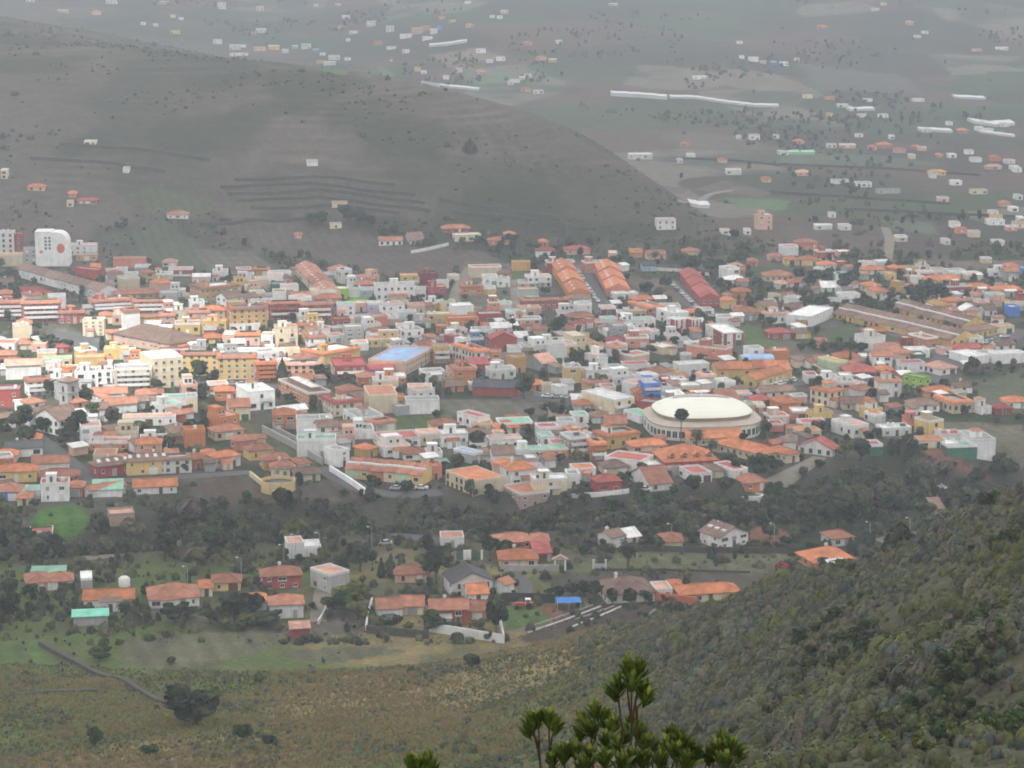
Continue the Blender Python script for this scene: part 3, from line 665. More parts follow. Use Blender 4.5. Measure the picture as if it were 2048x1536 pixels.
def row_house(rows, **kw):
    P = []
    for r in rows.strip().splitlines():
        r = r.strip()
        if not r or r[0] == '#': continue
        s = r.split('|'); t = s[0].split()
        P.append(([float(q) for q in t[:6]], t[6], t[7], t[8] if len(t) > 8 else '', s[1].strip() if len(s) > 1 and s[1].strip() else None, s[2].strip() if len(s) > 2 else None))
    Hh = hit([p[0][1] for p in P], [p[0][3] for p in P])
    for (n, wl, rf, op, lab, lm), h in zip(P, Hh):
        x0, xc, x1, yb, hp, phi = n; sl, sr = xc - x0, x1 - xc; phi = phi if phi > 9 or sr < 8 else phi + random.Random(int(x0 * 7 + yb * 13)).uniform(0, 11); fi = R(phi); d = h[1]; ppm = FPX / math.hypot(d, CAMZ - h[2])
        rnd = random.Random(int(x0 * 31 + yb * 977 + x1))
        b = sr / ppm / max(.2, math.cos(fi)); a = sl / ppm / max(.1, math.sin(fi)) if phi > 1 else rnd.uniform(7.5, 10)
        if sl < 14: a = min(max(a, 7), 11) if phi < 40 else a
        if sr < 12: b = min(max(b, 6), 11)
        a = min(max(a, 3.0), 75); b = min(max(b, 3.0), 75); H = max(2.5, hp / ppm / .97 * (.86 if rf[0] in 'FT' else .9)); a = 3.4 if 'u' in op else a
        nm = None; op2 = op
        if op.startswith('='): nm, _, op2 = op[1:].partition(',')
        house((h[0], h[1], h[2]), fi, b, a, H, wl, rf, op2, lab, nm, px=(x0 + x1) / 2, py=yb, lm=lm, rnd=rnd, **kw)
# ---------------------------------------------------------------- the buildings, read off the photograph
# left, near corner, right, base line, wall height (pixels), turn, wall, roof, options | label | landmark name
row_house('''
# upper left of town
-12 -12 28 508 48 0 w F m4 | tall white flats with a red end at the edge of town | white-and-red flats
28 28 46 508 43 0 r F xQ4 | narrow red slab block closing the white flats
-10 -10 46 533 25 0 c F NxQ | blank cream block below the white-and-red flats
48 48 74 533 38 0 g F 4m | narrow grey apartment block behind the rounded white block
136 136 190 510 20 0 w F S
152 152 194 522 12 0 k F x
227 227 291 537 20 0 s F NxQ | blank salmon hall wall under the green hillside | salmon hall
337 337 385 552 14 0 r F xB | long dark red house with white edges under the hillside | white-edged red house
325 325 352 534 7 0 p H:p x
385 385 420 567 14 0 w V:w Q | white building with a curved vaulted roof beside the ochre blocks | white vaulted building
140 196 200 563 24 60 r F NxQ | blank red wall building above the long brown-roofed white row
181 181 200 545 8 0 o G:o x
202 202 226 556 15 0 k F x
228 228 250 554 14 0 w F x
252 252 276 560 10 0 c F x
270 270 300 545 9 0 g F xN
300 300 345 560 10 0 c F W
-12 -12 46 640 38 0 r T:t Bm4 | red flats with white balconies at the frame edge
44 44 120 646 44 0 r T:t Bm4 | large red flats with white balconies beyond the trees | large red flats
-10 -10 27 600 14 0 s H:t x
118 118 168 648 24 0 r T:t m
168 184 265 626 24 18 r T:t Bm3 | dark red block joined to the orange-red block | dark red block
265 265 336 628 28 0 o T:t Bm3 | orange-red block of three storeys above the yellow quarter | orange-red block
228 228 308 600 12 0 k M:t x
385 385 416 618 12 0 G F NxQ
373 410 472 612 38 35 k T:t m | ochre apartment block with a sloped tile top, upper of the pair | upper ochre block
453 463 533 660 46 15 k T:t WDm4 | ochre apartment block with regular dark window grid, lower of the pair | lower ochre block
166 166 208 672 34 0 c F 4m
200 200 225 648 22 0 c H:t x
225 225 262 650 22 0 p F W
262 262 320 652 20 0 y T:t B
288 288 322 662 12 0 w F x
320 320 350 655 26 0 p T:t x
345 345 380 640 20 0 c F W
350 350 400 670 24 0 y F S
375 375 420 650 28 0 p T:t S
400 400 452 668 26 0 y F WS
400 402 450 642 28 3 c H:o x
425 428 460 662 16 4 p H:o x
455 458 520 662 10 3 w F:w x
208 340 398 708 26 48 p H:b m3 | long brown-roofed apartment row running down towards the square | long brown row
315 317 378 716 12 3 r F x
# sunlit quarter on the left
-8 -8 30 704 18 0 w F x
30 30 62 700 12 0 c H:t x
63 63 92 704 16 0 p F x
-6 -6 30 722 10 0 t H:t x
112 112 135 706 8 0 r H:r x
5 5 48 738 14 0 p H:t x
145 150 208 740 26 10 y F NxQ | blank pale yellow wall building in the sunlit quarter | blank yellow building
8 12 80 760 38 12 w G:p NxQ | white gable wall without windows in the sunlit quarter | white gable wall
75 75 112 722 18 0 y F x
82 82 142 734 12 0 c F:G
208 208 255 720 22 0 y F:w
253 253 272 716 12 0 r F x
95 95 150 752 14 0 w F:o W
192 192 225 778 40 0 w F m3
222 230 303 782 48 10 c F:g Bm4 | cream and brown flats beside the white modern corner block | cream and brown flats
268 306 364 778 66 25 c F:w nm4 | tall cream corner block with dark doorway beside the yellow flats | tall cream corner block
362 362 436 752 48 0 y T:t m4Q | yellow flats on a grey base, left-hand half of the row
434 436 512 760 50 5 y T:t m4Q | yellow flats on a grey base facing parked cars | yellow flats
52 55 100 792 32 20 w T:t Bm3 | white flats with balcony bands behind the church tower
100 100 142 784 30 0 w F S
150 150 200 775 34 0 w F S
183 185 252 806 24 5 w G:t NxQ
203 215 270 828 20 25 w G:t n
272 272 310 802 14 0 p H:t
300 300 326 800 10 0 o H:t x
372 374 395 826 34 5 c F NxQ
305 318 360 834 24 30 w F:G
325 325 374 812 12 0 w F:G x
245 245 350 852 12 0 w F:p WWx | long white house with two round water tanks on its roof
318 350 390 888 22 20 p H:b n | peach house with a brown hipped roof above the orange villas
172 195 258 956 30 30 r H:b DC | red-fronted row house under a brown roof with skylights | skylight-roofed red house
178 178 256 902 18 0 o F:t S
252 254 335 952 38 5 y H:b DC
325 327 382 948 32 3 w T:b m
372 380 412 940 28 20 t H:o
412 430 478 938 30 30 w H:o
404 405 430 928 24 3 p H:o
5 12 82 916 24 15 w G:d n | low white barn with a dark grey roof beside the street
50 50 80 892 8 0 o H:o x
63 66 136 948 28 8 w G:t NxQ | blank white gabled house beside the curving street
-8 -8 72 966 30 0 y H:o
-8 -8 32 926 10 0 p H:o x
78 80 155 968 14 3 r H:t
79 82 137 1004 40 5 w F:R S | white house with red terrace at the edge of the green field | white house by the green field
-8 -8 36 1002 22 0 b H:t x | blue house at the left edge of the frame
36 36 78 1000 18 0 w F:G
137 137 165 994 26 0 t H:t
165 180 244 998 20 35 w G:t n
185 187 243 996 10 2 w M:G xN
265 268 352 990 14 8 w G:o n | long low house with bright orange roof beside the ploughed plot | long orange roof
35 35 62 1012 8 0 c H:t x
213 220 268 1054 26 15 a F x | roofless rough stone house among the ravine shrubs | rough stone house
57 60 105 1092 28 10 a F:R NxQ | square stone block with red top beside the green field | stone block
# middle left
423 425 455 562 20 3 w F S
473 475 503 552 14 2 r F:r x
481 483 508 566 16 3 c F x
505 507 538 552 14 3 k T:o
510 512 538 582 26 3 c F x
538 540 582 565 20 3 w F x
558 560 585 566 10 0 o H:b x
538 540 563 584 16 0 G F NxQ
562 564 597 596 26 8 w F NxQ
545 548 585 602 12 10 w G:b x
617 620 673 602 22 4 w F:y NxQ
673 675 696 598 22 3 L F x | narrow lime green house above the orange terrace roofs
695 697 720 594 20 3 w F B
719 721 755 596 18 3 B F x
628 632 683 608 10 5 p H:o x
672 675 710 634 26 4 w F:G
710 712 733 624 18 2 p F x
733 735 767 627 20 3 v F x | small lilac house beside a blue house
766 768 800 626 14 3 b F x
786 788 818 618 14 0 y F x
746 752 829 602 34 8 w F Sm | large white flats with small windows above the rooftops | large white flats
829 830 852 599 22 0 w F x
535 538 602 640 36 4 r T:t Bm3 | dark red apartment block beside the ochre window-grid block | left dark red apartments
602 604 665 642 36 4 r T:t Bm3
664 668 700 662 24 5 r F:b x
742 746 775 658 26 15 s F NxQ
771 773 797 652 16 3 p F
698 702 752 648 14 8 g F:g NQ
795 797 833 647 24 4 w F
816 818 850 630 20 5 p F
546 552 595 694 42 8 c F Sn4
594 596 628 676 28 3 o T:o Bm3
627 629 660 680 24 3 w F S
689 691 728 692 40 4 g F 4x | tall bare grey apartment block above the yellow house | bare grey block
704 706 737 702 16 3 w F NxQ
729 732 797 695 32 5 y F:o m | bright yellow house with arched door beside the grey block | bright yellow house
443 445 470 690 22 0 p F
470 472 520 692 24 0 p T:o m
520 522 546 692 22 0 w F
405 407 442 690 16 2 y H:o x
430 432 470 708 14 2 c F:l x
470 472 520 716 14 2 w F:l x
597 648 716 730 24 45 y T:o N
513 516 570 722 16 5 w F:w
540 545 600 717 12 10 c F x
600 604 640 724 12 0 p F x
568 572 643 760 34 4 p T:p m3 | pale pink flats beside the tall conifer | pale pink flats
510 513 553 764 40 5 t T:o Bm4 | terracotta block with stepped balconies beside the yellow flats | terracotta block
583 587 625 772 14 10 t G:t NxQ
655 670 733 759 28 10 r F:r SBm | red two-storey building with terrace beside the blue-roofed school | red terrace building
733 735 786 754 16 3 b V:r NxQ | blue hall with curved red roof beside the school | blue hall
712 716 755 770 20 5 t H:t x
752 756 812 770 16 5 t F:w m
735 812 862 750 28 72 p F:l m2n | pink and grey school with pale blue roof, running up the street | blue-roofed school
427 430 467 802 26 5 o H:o
465 498 548 822 42 25 w F:w Sn | white three-storey house, blank towards the scrub plot | blank-sided white house
545 560 612 840 22 30 w G:w NxQ
592 594 641 870 34 5 w F:g NxQ
641 643 666 854 12 3 w F:w x
668 690 725 800 20 30 p H:t x
641 668 724 834 30 25 c T:r Sm | peach building with red tile bands and pergola | peach tile-banded building
722 738 795 828 42 10 c F NxQ | broad blank cream wall facing the vacant plot | blank cream wall
790 793 808 824 30 5 o F x
681 716 767 857 22 25 w F Nl
809 812 879 829 30 3 w F NxQ | plain white box building beside the vacant grassy plot | plain white box
655 658 705 870 12 5 c G:b x
590 594 672 914 38 4 w F:G SNx | blank white house with small roof room beside the narrow plot
646 678 698 935 36 45 w F n3
706 730 755 917 24 40 k H:o
582 590 640 964 14 12 c H:b
540 543 590 952 18 5 w H:t
412 430 485 882 24 25 c H:t x | cream villa with hipped roof beside the scrub plot
456 472 512 902 26 25 s H:t x | salmon villa with hipped roof among the scrub-plot villas | salmon villa
482 500 546 922 26 25 y H:t x | pale yellow villa behind the deep yellow villa
515 530 580 942 28 20 k H:t x | deep yellow villa with terracotta roof beside a green strip | deep yellow villa
''')
row_house('''
# upper middle
881 884 940 466 10 5 r H:t x | villa with broad red roof standing highest below the hill | broad red-roofed villa
908 910 962 484 14 3 c F:w Bx | pale flat-roofed villa with long balcony on the lower hill
1010 1012 1032 482 18 5 w H:o x
978 980 1018 492 14 5 o H:o x
1072 1073 1111 514 14 3 w H:r x | white villa with red roof among trees at the town's upper edge | red-capped white villa
1081 1082 1097 494 12 0 o H:o x
1130 1132 1180 510 12 3 p H:r x
757 758 805 492 12 2 w G:t xm | low white farmhouse with arched front beside dark trees | white farmhouse
806 820 848 490 10 15 w G:b x
939 941 1003 556 24 3 c F:R NxQ | broad blank cream building on the slope above the dirt lane | broad cream building
1023 1025 1061 542 18 2 k F NxQ
839 841 876 568 20 4 m F Sx | maroon house with roof room rising above white walls | maroon house
810 812 840 567 10 0 w F:g NxQ
876 876 898 577 14 0 w F NxQ
853 855 892 599 26 3 r F B
921 923 966 592 20 5 o T:t Sm | orange villa with tiled roof beside the dirt lane | orange lane villa
965 967 992 590 14 0 y F x
966 968 996 572 20 0 w F x
993 995 1020 575 18 0 w F m
996 998 1024 557 12 0 k H:b x
1049 1055 1103 575 22 10 w F Bm | white curved modern house left of the orange terraces | white modern house
1036 1038 1077 598 20 3 g F NxQ
1034 1036 1074 577 12 0 p F x
1092 1094 1150 547 24 3 r F xS
1168 1170 1215 547 24 3 s F xS
1137 1140 1183 613 20 5 w H:b x
1044 1046 1137 624 24 4 r T:o m | long red building with white arches below the orange terraces | long red arcade building
976 978 1000 630 28 0 s F S
997 999 1024 621 14 3 w F:G
1037 1040 1083 634 18 5 p F
1012 1014 1052 639 16 3 w F:G
1025 1027 1083 662 26 4 p F 2
954 958 1004 647 20 8 r F
852 855 904 647 18 5 y F 2 | yellow house with two rounded ends among low roofs
893 897 955 657 20 10 o F
829 831 862 657 16 5 g F
790 792 828 672 20 3 o F x
871 873 897 666 14 0 o F x
982 984 1037 670 16 3 w G:w S
1130 1135 1190 647 14 10 s H:t
1133 1136 1170 662 16 3 w T:r m
1170 1172 1188 657 18 3 s F x
1189 1190 1208 657 12 0 k F x
936 940 968 692 28 10 b F | blue and white house behind the orange roofs | blue and white house
897 900 935 674 14 5 w F:p
979 982 1034 702 32 5 r g:r NxQ | tall blank red gable wall in the middle of town | blank red gable
1030 1034 1058 692 20 10 w M:w xN
1072 1078 1131 702 20 10 w F:G S
1098 1103 1134 727 36 10 w F n
1126 1150 1195 707 34 20 c F:o n | cream house with orange roof and dark green side wall | green-sided cream house
862 868 900 727 36 10 k F B3 | ochre building with rounded balconies beside the school | rounded ochre building
853 855 870 702 14 0 w F x
903 950 979 731 30 30 w T:o Bm | white modern house with balconies and tiled upper roof | white balcony house
979 981 1004 730 26 3 o F
1015 1017 1044 714 18 0 w F NxQ
1002 1004 1050 726 12 5 g F:d Qx
1050 1085 1113 744 22 35 g G:p NxQ | grey barn under a faded pink ridged roof | pink-roofed barn
977 980 1032 760 22 5 w F m | white house with four square windows beside the red hall | white four-window house
893 896 955 757 18 3 c F NxQ
937 939 977 742 8 0 r M:r xN
843 846 890 762 18 8 w F:g m
893 896 928 785 14 5 o G:b
945 1034 1043 794 24 80 r g:d NQx | long dark red hall under a dark grey ridged roof beside an empty plot | long red hall
1056 1060 1090 782 10 10 o H:o x
1166 1172 1225 765 24 10 w F Sm
1215 1218 1246 757 22 4 w F x
1244 1250 1300 752 24 8 w F:r x
1165 1228 1270 830 32 35 c F:w nB | olive-cream building with a plain side and balconied front | olive-cream building
1202 1204 1232 792 18 3 p F x
1147 1150 1182 824 16 5 w H:o
1144 1147 1178 847 14 8 w F:G x
1182 1186 1222 847 14 8 w H:b
1075 1078 1118 878 24 4 w F:R NxQ
1115 1118 1152 868 26 5 w F NxQ
1121 1140 1180 915 42 20 n F Bm3 | brown-grey flats with balconies above a yellow tree | brown-grey flats
1180 1183 1213 920 34 5 o T:o B3
1188 1215 1280 898 28 30 y T:o SB | yellow building with green roof terrace beside the arena | yellow green-terraced building
913 957 980 860 26 40 w F:R x
944 946 985 864 10 0 c F:o xN
991 1000 1066 868 22 10 r F:G W | red house with green roof terrace and white dishes | red green-terraced house
990 992 1040 870 10 5 w H:o x
834 838 882 892 26 5 c F:p
880 883 936 895 28 5 w F Rm | white house with a rounded roof terrace behind the yellow terrace | rounded white house
742 760 840 899 20 15 w F:R x
805 808 850 922 14 5 w H:t x
852 855 885 922 16 5 w F S
906 948 966 929 22 45 g F:l n
976 979 1045 900 20 4 w F:p S
1022 1026 1103 920 18 5 w F:G Sm
1079 1082 1110 892 18 4 w F:G x
1096 1104 1137 918 20 15 o F:G x
983 1022 1048 954 26 40 p H:o
1048 1052 1078 942 26 5 g F
889 946 1008 994 34 32 c F:o nlNm2x | cream flats in front of town with plain right-hand wall | foreground cream flats
858 860 884 960 28 3 s F | pink house at the end of the yellow terrace
1065 1068 1135 992 34 4 c F:w S | cream house on the ravine edge beside the pink stone house | cream ravine-edge house
1133 1136 1160 977 28 3 w F x
1144 1148 1192 960 24 5 w F:o
1192 1196 1244 990 34 8 r H:r B | dark red house on the ravine edge with white garage | dark red ravine-edge house
1004 1040 1100 1020 34 25 a F x2 | unfinished pink stone house standing out over the ravine | pink stone house
1100 1103 1140 905 18 4 w F:R x
940 943 975 905 16 4 w F x
960 963 985 925 12 4 w G:b x
860 862 900 945 14 4 g F:G NxQ
''')
row_house('''
# upper right
1312 1314 1352 460 22 4 w F:p mx | white two-storey house alone on the foot of the bare hill | lone white hill house
1513 1516 1545 460 32 6 p F Sx3 | tall pink and yellow house alone among brown fields | tall pink field house
1560 1564 1597 512 20 5 w F NxQ
1592 1594 1636 502 22 4 s H:t x | salmon house with hipped roof at the top of town | salmon top house
1365 1368 1400 512 10 5 p H:t x
1293 1296 1332 520 12 3 p G:t x
1283 1286 1311 543 16 4 B G:d x | small blue house with grey roof between trees | small blue house
1260 1262 1285 516 9 0 o M:o x
1216 1218 1235 519 12 0 p F x
1462 1465 1490 543 12 4 p H:p x
1480 1483 1504 552 12 3 p H:t x
1448 1453 1493 570 12 6 w H:w xm
1526 1530 1588 563 12 4 c H:t xm
1496 1498 1516 533 9 0 s H:t x
1537 1540 1568 523 8 0 p H:t x
1570 1573 1600 532 16 4 y H:o x
1600 1603 1637 532 16 4 y H:o x
1550 1553 1575 578 10 3 w H:p x
1577 1580 1606 575 8 3 w H:o x
1443 1447 1473 618 22 5 y H:o x
1465 1468 1503 594 12 3 o H:o x
1468 1472 1520 640 20 5 p H:t
1575 1580 1610 617 20 8 w F S
1530 1533 1553 615 12 0 o F x
1540 1543 1562 603 12 0 c F x
1528 1534 1584 647 20 6 w T:p Bm | white house with pink tiled eaves and long balcony | pink-eaved white house
1575 1622 1682 654 22 62 w F:w NxQ | long white warehouse wall beside the brown-roofed terrace | long white warehouse
1592 1595 1621 654 14 3 k F m
1534 1540 1585 680 18 8 r H:r x | maroon villa with red roof beside the green plot | maroon villa
1588 1592 1622 678 14 8 y H:b x
1224 1230 1278 600 10 5 w F:w x
1265 1268 1310 610 10 5 G H:o x
1260 1295 1330 638 24 25 s T:o m
1250 1252 1294 639 20 3 y F
1200 1203 1232 632 16 4 m F x
1232 1234 1250 638 14 0 p F x
1320 1324 1362 630 18 6 w F x
1374 1376 1408 636 12 3 y H:o x
1404 1406 1428 632 10 3 w F x
1316 1345 1378 650 24 25 w F S
1341 1351 1375 670 32 30 w F 3xz
1375 1385 1402 670 32 30 w F 3xz
1205 1208 1236 657 20 5 w F:G
1242 1248 1312 662 22 6 w F:G Sm | wide white house with green roof terrace in the white cluster | wide white house
1225 1228 1270 674 20 6 w F S
1268 1272 1304 678 18 5 p F x
1300 1302 1322 680 16 4 w F x
1210 1212 1230 675 10 3 w F x
1198 1201 1232 668 12 3 w H:b x
1217 1220 1255 694 10 5 r H:r x
1250 1253 1298 696 22 5 s F S
1298 1325 1357 710 14 35 c F:w n
1377 1450 1460 722 26 55 s F lNSS2 | long salmon building with two roof turrets beside the striped houses | long salmon building
1482 1486 1548 737 22 10 y V:l x | yellow house with a rounded blue-grey roof above the yellow terraces | rounded yellow house
1353 1358 1420 754 24 8 w F:w x
1320 1323 1358 759 12 3 y F x
1397 1402 1433 777 26 12 w T:p B
1432 1450 1472 788 24 25 w F:w
1360 1363 1402 787 16 4 c F:w NxQ
1340 1343 1375 777 14 3 w F:w x
1284 1287 1322 807 42 4 b F:w Bm4 | tall blue and white house with striped balconies | tall blue-striped house
1268 1272 1300 807 28 4 o H:o 3
1272 1310 1328 828 22 60 r F NxQ
1328 1331 1378 820 20 4 g F:o N
1322 1325 1345 797 24 20 w F:p
1321 1323 1342 777 18 0 r F xN
1250 1280 1310 848 14 25 w F:G x
1382 1385 1430 802 14 4 o F:w
1418 1440 1480 814 12 20 t G:t x
1438 1441 1475 802 14 4 w F:p m
1472 1475 1505 804 16 4 g F:p
1480 1483 1512 827 16 4 c F:G
1518 1522 1590 797 10 3 w G:b x
1503 1507 1545 814 14 5 w H:r x
1545 1565 1603 827 26 20 o H:o S
1537 1540 1580 850 18 4 p F
1582 1585 1622 840 18 4 s F
1512 1514 1527 828 12 0 r F x
1540 1542 1567 864 14 3 s F:r NxQ
1260 1264 1335 907 14 4 p H:o x
1210 1279 1310 947 26 60 w F:R NxQ | blank white house with red terrace beside the red mansion | blank white corner house
1375 1380 1490 893 12 4 c M:o x
1435 1525 1565 927 24 40 c H:o mx | wide cream school wing with orange roof below the arena | wide school wing
1540 1573 1602 927 24 30 c H:o mx | smaller cream school wing with orange roof beside tall palms | small school wing
1600 1665 1682 914 14 60 w G:r lm | long low white school block with red roof by the ravine | low red-roofed school block
1362 1385 1425 967 16 20 w F:R x
1405 1408 1448 957 8 3 c H:b x
1432 1468 1497 959 20 30 w F:R x
1470 1490 1536 982 18 20 o H:t x | orange brick house above a small pool on the ravine edge | orange pool house
1265 1300 1345 984 14 20 w G:t x
1205 1208 1258 950 12 4 c H:b x
1290 1293 1325 948 14 4 g F x
1345 1348 1372 935 12 3 c F x
# right
1642 1673 1697 747 24 30 q F:y nB | pale green house with yellow roof beside a dark cypress | pale green house
1668 1672 1718 727 12 3 y H:o x
1720 1724 1775 727 14 5 p F:w m
1756 1760 1800 714 20 4 p F
1775 1800 1830 724 22 20 p H:t
1811 1815 1860 716 12 4 w F:w NxQ
1820 1823 1852 724 8 2 G F:w NxQ
1688 1695 1755 757 10 6 o H:r x
1753 1758 1790 755 16 6 o H:o x
1799 1803 1851 747 22 5 w F:r m
1853 1880 1917 752 16 30 w H:p
1813 1848 1864 780 24 40 L F 2x | lime green house standing out below the white houses | lime green house
1905 1910 1975 710 10 4 y H:r x | long house under a broad dull red roof by the junction | broad dull-red roof
1910 1940 1982 730 16 25 w F:w NxQ
1955 1958 2000 724 18 4 c F
1985 1990 2056 729 20 4 w F:w xN
1990 1994 2032 702 10 5 w G:b x
1908 1912 1945 787 10 5 w H:b
1850 1855 1912 797 12 4 p H:o x
1880 1905 1948 828 24 20 c T:o m | cream house with orange tile edge on the right-hand lane | cream lane house
1817 1822 1880 824 10 5 w H:b mx
1950 1963 1985 830 16 25 w F S
2008 2012 2056 817 12 4 w H:o x
1990 1993 2025 830 10 4 r H:r x
1723 1742 1768 840 22 30 y F:G S
1744 1747 1773 847 14 20 w F x
1682 1686 1730 820 8 3 c G:b x
1728 1731 1752 817 8 2 c H:o x
1625 1657 1688 814 34 40 c T:o Sm | cream three-storey corner house with orange tiled eaves | cream corner house
1681 1684 1708 767 10 4 s F:w x
1637 1640 1680 775 18 4 w F S
1608 1612 1636 768 18 3 w F:r
1622 1625 1668 850 24 4 y F S
1670 1705 1740 877 26 30 w F:p S | big white house with pink terrace beside a leafy tree | big white terrace house
1600 1603 1655 864 18 4 w F:R
1595 1598 1644 882 18 4 c F:o
1810 1813 1836 864 26 4 s F S
1834 1857 1890 874 34 30 y F Sn | yellow house with bare grey side wall and open roof loft | grey-sided yellow house
1760 1765 1825 874 12 5 w F:w
1738 1741 1766 912 22 4 G F:r NxQ | dark green box building above the wooded ravine | dark green box
1880 1885 1930 887 16 5 w F:r
1892 1895 1956 914 22 5 G F:G NxQ
1930 1945 1992 917 40 10 w F SNx | tall blank white house at the right end of town | tall blank white house
1836 1839 1890 897 12 4 c F:o
1890 1892 1918 905 12 3 w F x
# far right of the upper town
1632 1635 1670 520 18 5 r F:w SB
1675 1678 1703 514 10 3 p F:w x
1637 1640 1672 542 14 4 w H:o x
1672 1675 1695 536 12 3 r F x
1720 1723 1752 542 16 4 w F:p
1753 1756 1783 535 12 4 w F:w xN
1780 1786 1808 552 20 20 s H:o x
1805 1808 1838 550 14 4 y F
1834 1837 1860 544 13 3 w F S
1864 1867 1892 554 16 5 w F
1837 1840 1870 557 12 3 r F x
1891 1895 1932 555 14 4 w F
1930 1933 1965 560 12 4 c F
1827 1830 1853 568 14 4 w F:p
1774 1777 1793 562 14 3 y F x
1725 1728 1775 550 8 3 w H:o x
1852 1856 1925 572 14 5 y H:o
1889 1892 1945 590 18 3 r F Bm
1925 1930 1985 588 16 3 y H:o
1984 1987 2046 592 16 3 y H:o
1981 1985 2024 555 14 5 w F S
2012 2015 2040 542 10 3 m H:o x
2040 2042 2060 550 14 3 b F x
1724 1730 1763 584 14 8 w H:o | white villa with orange hipped roof behind its cream twin | white hipped villa
1740 1755 1781 598 18 15 c H:o | cream villa with orange hipped roof and long white garden wall | cream hipped villa
1640 1644 1690 585 8 4 w G:w x
1678 1682 1722 602 8 4 w F x
1888 1892 1920 617 16 5 o H:o
1915 1920 1950 614 14 5 s T:p B
1860 1880 1905 624 14 20 y H:y
1950 1953 1980 617 12 4 w F:r
1975 1978 2010 602 12 4 w F:G
1990 1993 2020 614 12 4 p F
2015 2018 2056 622 14 4 c F
2034 2037 2060 606 18 3 r F
1921 1925 1965 635 18 8 w g:w
1963 1970 1995 632 14 15 w G:b
2017 2019 2040 634 20 3 b F NxQ | bright blue cube house at the right edge of the town | bright blue cube
1832 1836 1872 628 10 4 c F:r m
1885 1888 1918 642 10 3 w H:o
1915 1918 1940 646 8 3 w F:w x
1940 1943 1965 647 12 3 y F
1802 1805 1830 692 16 3 r F
1825 1850 1878 699 24 25 o F Bm | orange flats with balcony frames before the brown terraces | orange balcony flats
1728 1732 1775 675 8 3 t H:o x
1985 1990 2030 668 14 4 c F x
1880 1883 1905 712 10 3 p F x
1935 1938 1968 690 10 3 w F x
''')
row_house('''
# beyond the ravine, nearest to the camera
38 55 98 1184 14 15 p H:t x
92 96 144 1181 12 5 w H:t x
63 65 128 1164 8 3 w M:G xNu
160 162 182 1178 10 2 g F NxQ
168 168 265 1218 20 0 w G:o m1 | long low white cottage under one orange roof by the palm | long orange-roofed cottage
283 300 396 1218 22 12 w H:t 1n | white cottage with big weathered hipped roof and white yard wall | hip-roofed cottage
421 424 480 1183 18 5 y H:t x
402 402 420 1194 8 0 w H:o x
524 526 602 1180 36 5 r H:t 2Q | red two-storey villa half hidden by palms | palm-fronted red villa
493 497 532 1222 20 5 w H:o 1x
532 540 606 1238 38 8 w H:t x | white house with terracotta front roof under the red villa | white house below the villa
573 576 608 1118 34 5 w F NxQ
605 607 642 1114 16 2 w F x
617 660 697 1188 42 40 g F x2Q | unfinished grey concrete shell with empty window openings | grey concrete shell
788 790 855 1166 18 3 p H:t x
886 905 985 1196 40 15 w g:d 2 | white chalet with dark grey gabled roof among pale outbuildings | dark-roofed chalet
984 1010 1028 1192 26 50 w G:t x
880 882 928 1096 14 3 w F x
990 992 1062 1101 16 3 r H:t 1
1066 1066 1098 1098 12 0 p H:t 1x
994 1000 1075 1136 18 3 p H:o 1C | bungalow with bright orange hipped roof and striped terrace | bright orange bungalow
1070 1070 1102 1124 12 0 g M:r x1
754 756 804 1236 20 3 w G:t 1N
803 803 846 1230 14 0 c G:t 1
859 861 935 1252 44 3 r G:t 2 | red two-storey house with big white windows behind a white wall | red house behind the white wall
935 935 973 1240 18 0 o G:t x1
935 938 976 1206 14 5 w G:o x1
581 583 618 1277 14 10 r M:p xNu
1196 1222 1250 1098 26 40 w G:b nC | white house of stepped brown roofs and chimneys under the palms | stepped-roof white house
1246 1256 1281 1092 20 30 w G:w x
1320 1322 1365 1100 5 0 c H:t x1N
1404 1440 1500 1099 32 35 w g:b D2 | large white villa whose brown roof is crossed by white bands | banded-roof villa
1195 1215 1312 1208 22 12 w H:b 1C | long house with dark brown hipped roof beside the planting beds | long brown-hipped house
1358 1362 1482 1207 20 5 c H:o 1x | low house with a wide orange roof partly behind the hill shoulder | wide orange roof
1340 1342 1360 1193 8 0 o H:o x1
1310 1312 1345 1201 10 2 w F NxQ
1602 1630 1715 1143 12 20 o H:o 1C | sprawling house with several bright orange roofs behind the shrubs | sprawling orange-roofed house
1648 1665 1710 1094 12 20 w H:t 1x | white cottage with terracotta roof under dark trees
1868 1870 1895 994 14 0 w F NxQ
1890 1902 1958 1001 15 15 c H:t 1C | cream villa with red roofs alone on the far side of the gully | gully villa
1866 1868 1886 1034 9 3 c M:b x1N
''', group='houses on the near side of the ravine')
# ---------------------------------------------------------------- far farmhouses, tiny in the picture
FARW = {'w': 'white', 'p': 'peach', 'o': 'orange', 's': 'salmon', 'y': 'yellow', 'c': 'cream', 'b': 'blue', 'r': 'dark red', 'g': 'grey'}
def far_rows(txt):
    P = [r.split() for r in txt.replace('\n', ';').split(';') if r.strip() and not r.strip().startswith('#')]
    H = hit([float(p[0]) for p in P], [float(p[1]) for p in P])
    for p, h in zip(P, H):
        x, y, wpx, hpx = map(float, p[:4]); wl, rf = p[4], p[5]; rnd = random.Random(int(x * 3 + y * 77))
        ppm = FPX / math.hypot(h[1], CAMZ - h[2]); b = max(3.4, wpx / ppm * .78); H_ = max(2.5, hpx / ppm * rnd.uniform(.55, .8))
        house((h[0] - b / 2, h[1], h[2]), R(rnd.choice([2, 5, 9])), b, rnd.uniform(5, 8.5), H_, wl, rf, 'xQ', name='farmhouse', px=x, py=y, rnd=rnd, group='scattered houses across the far valley')
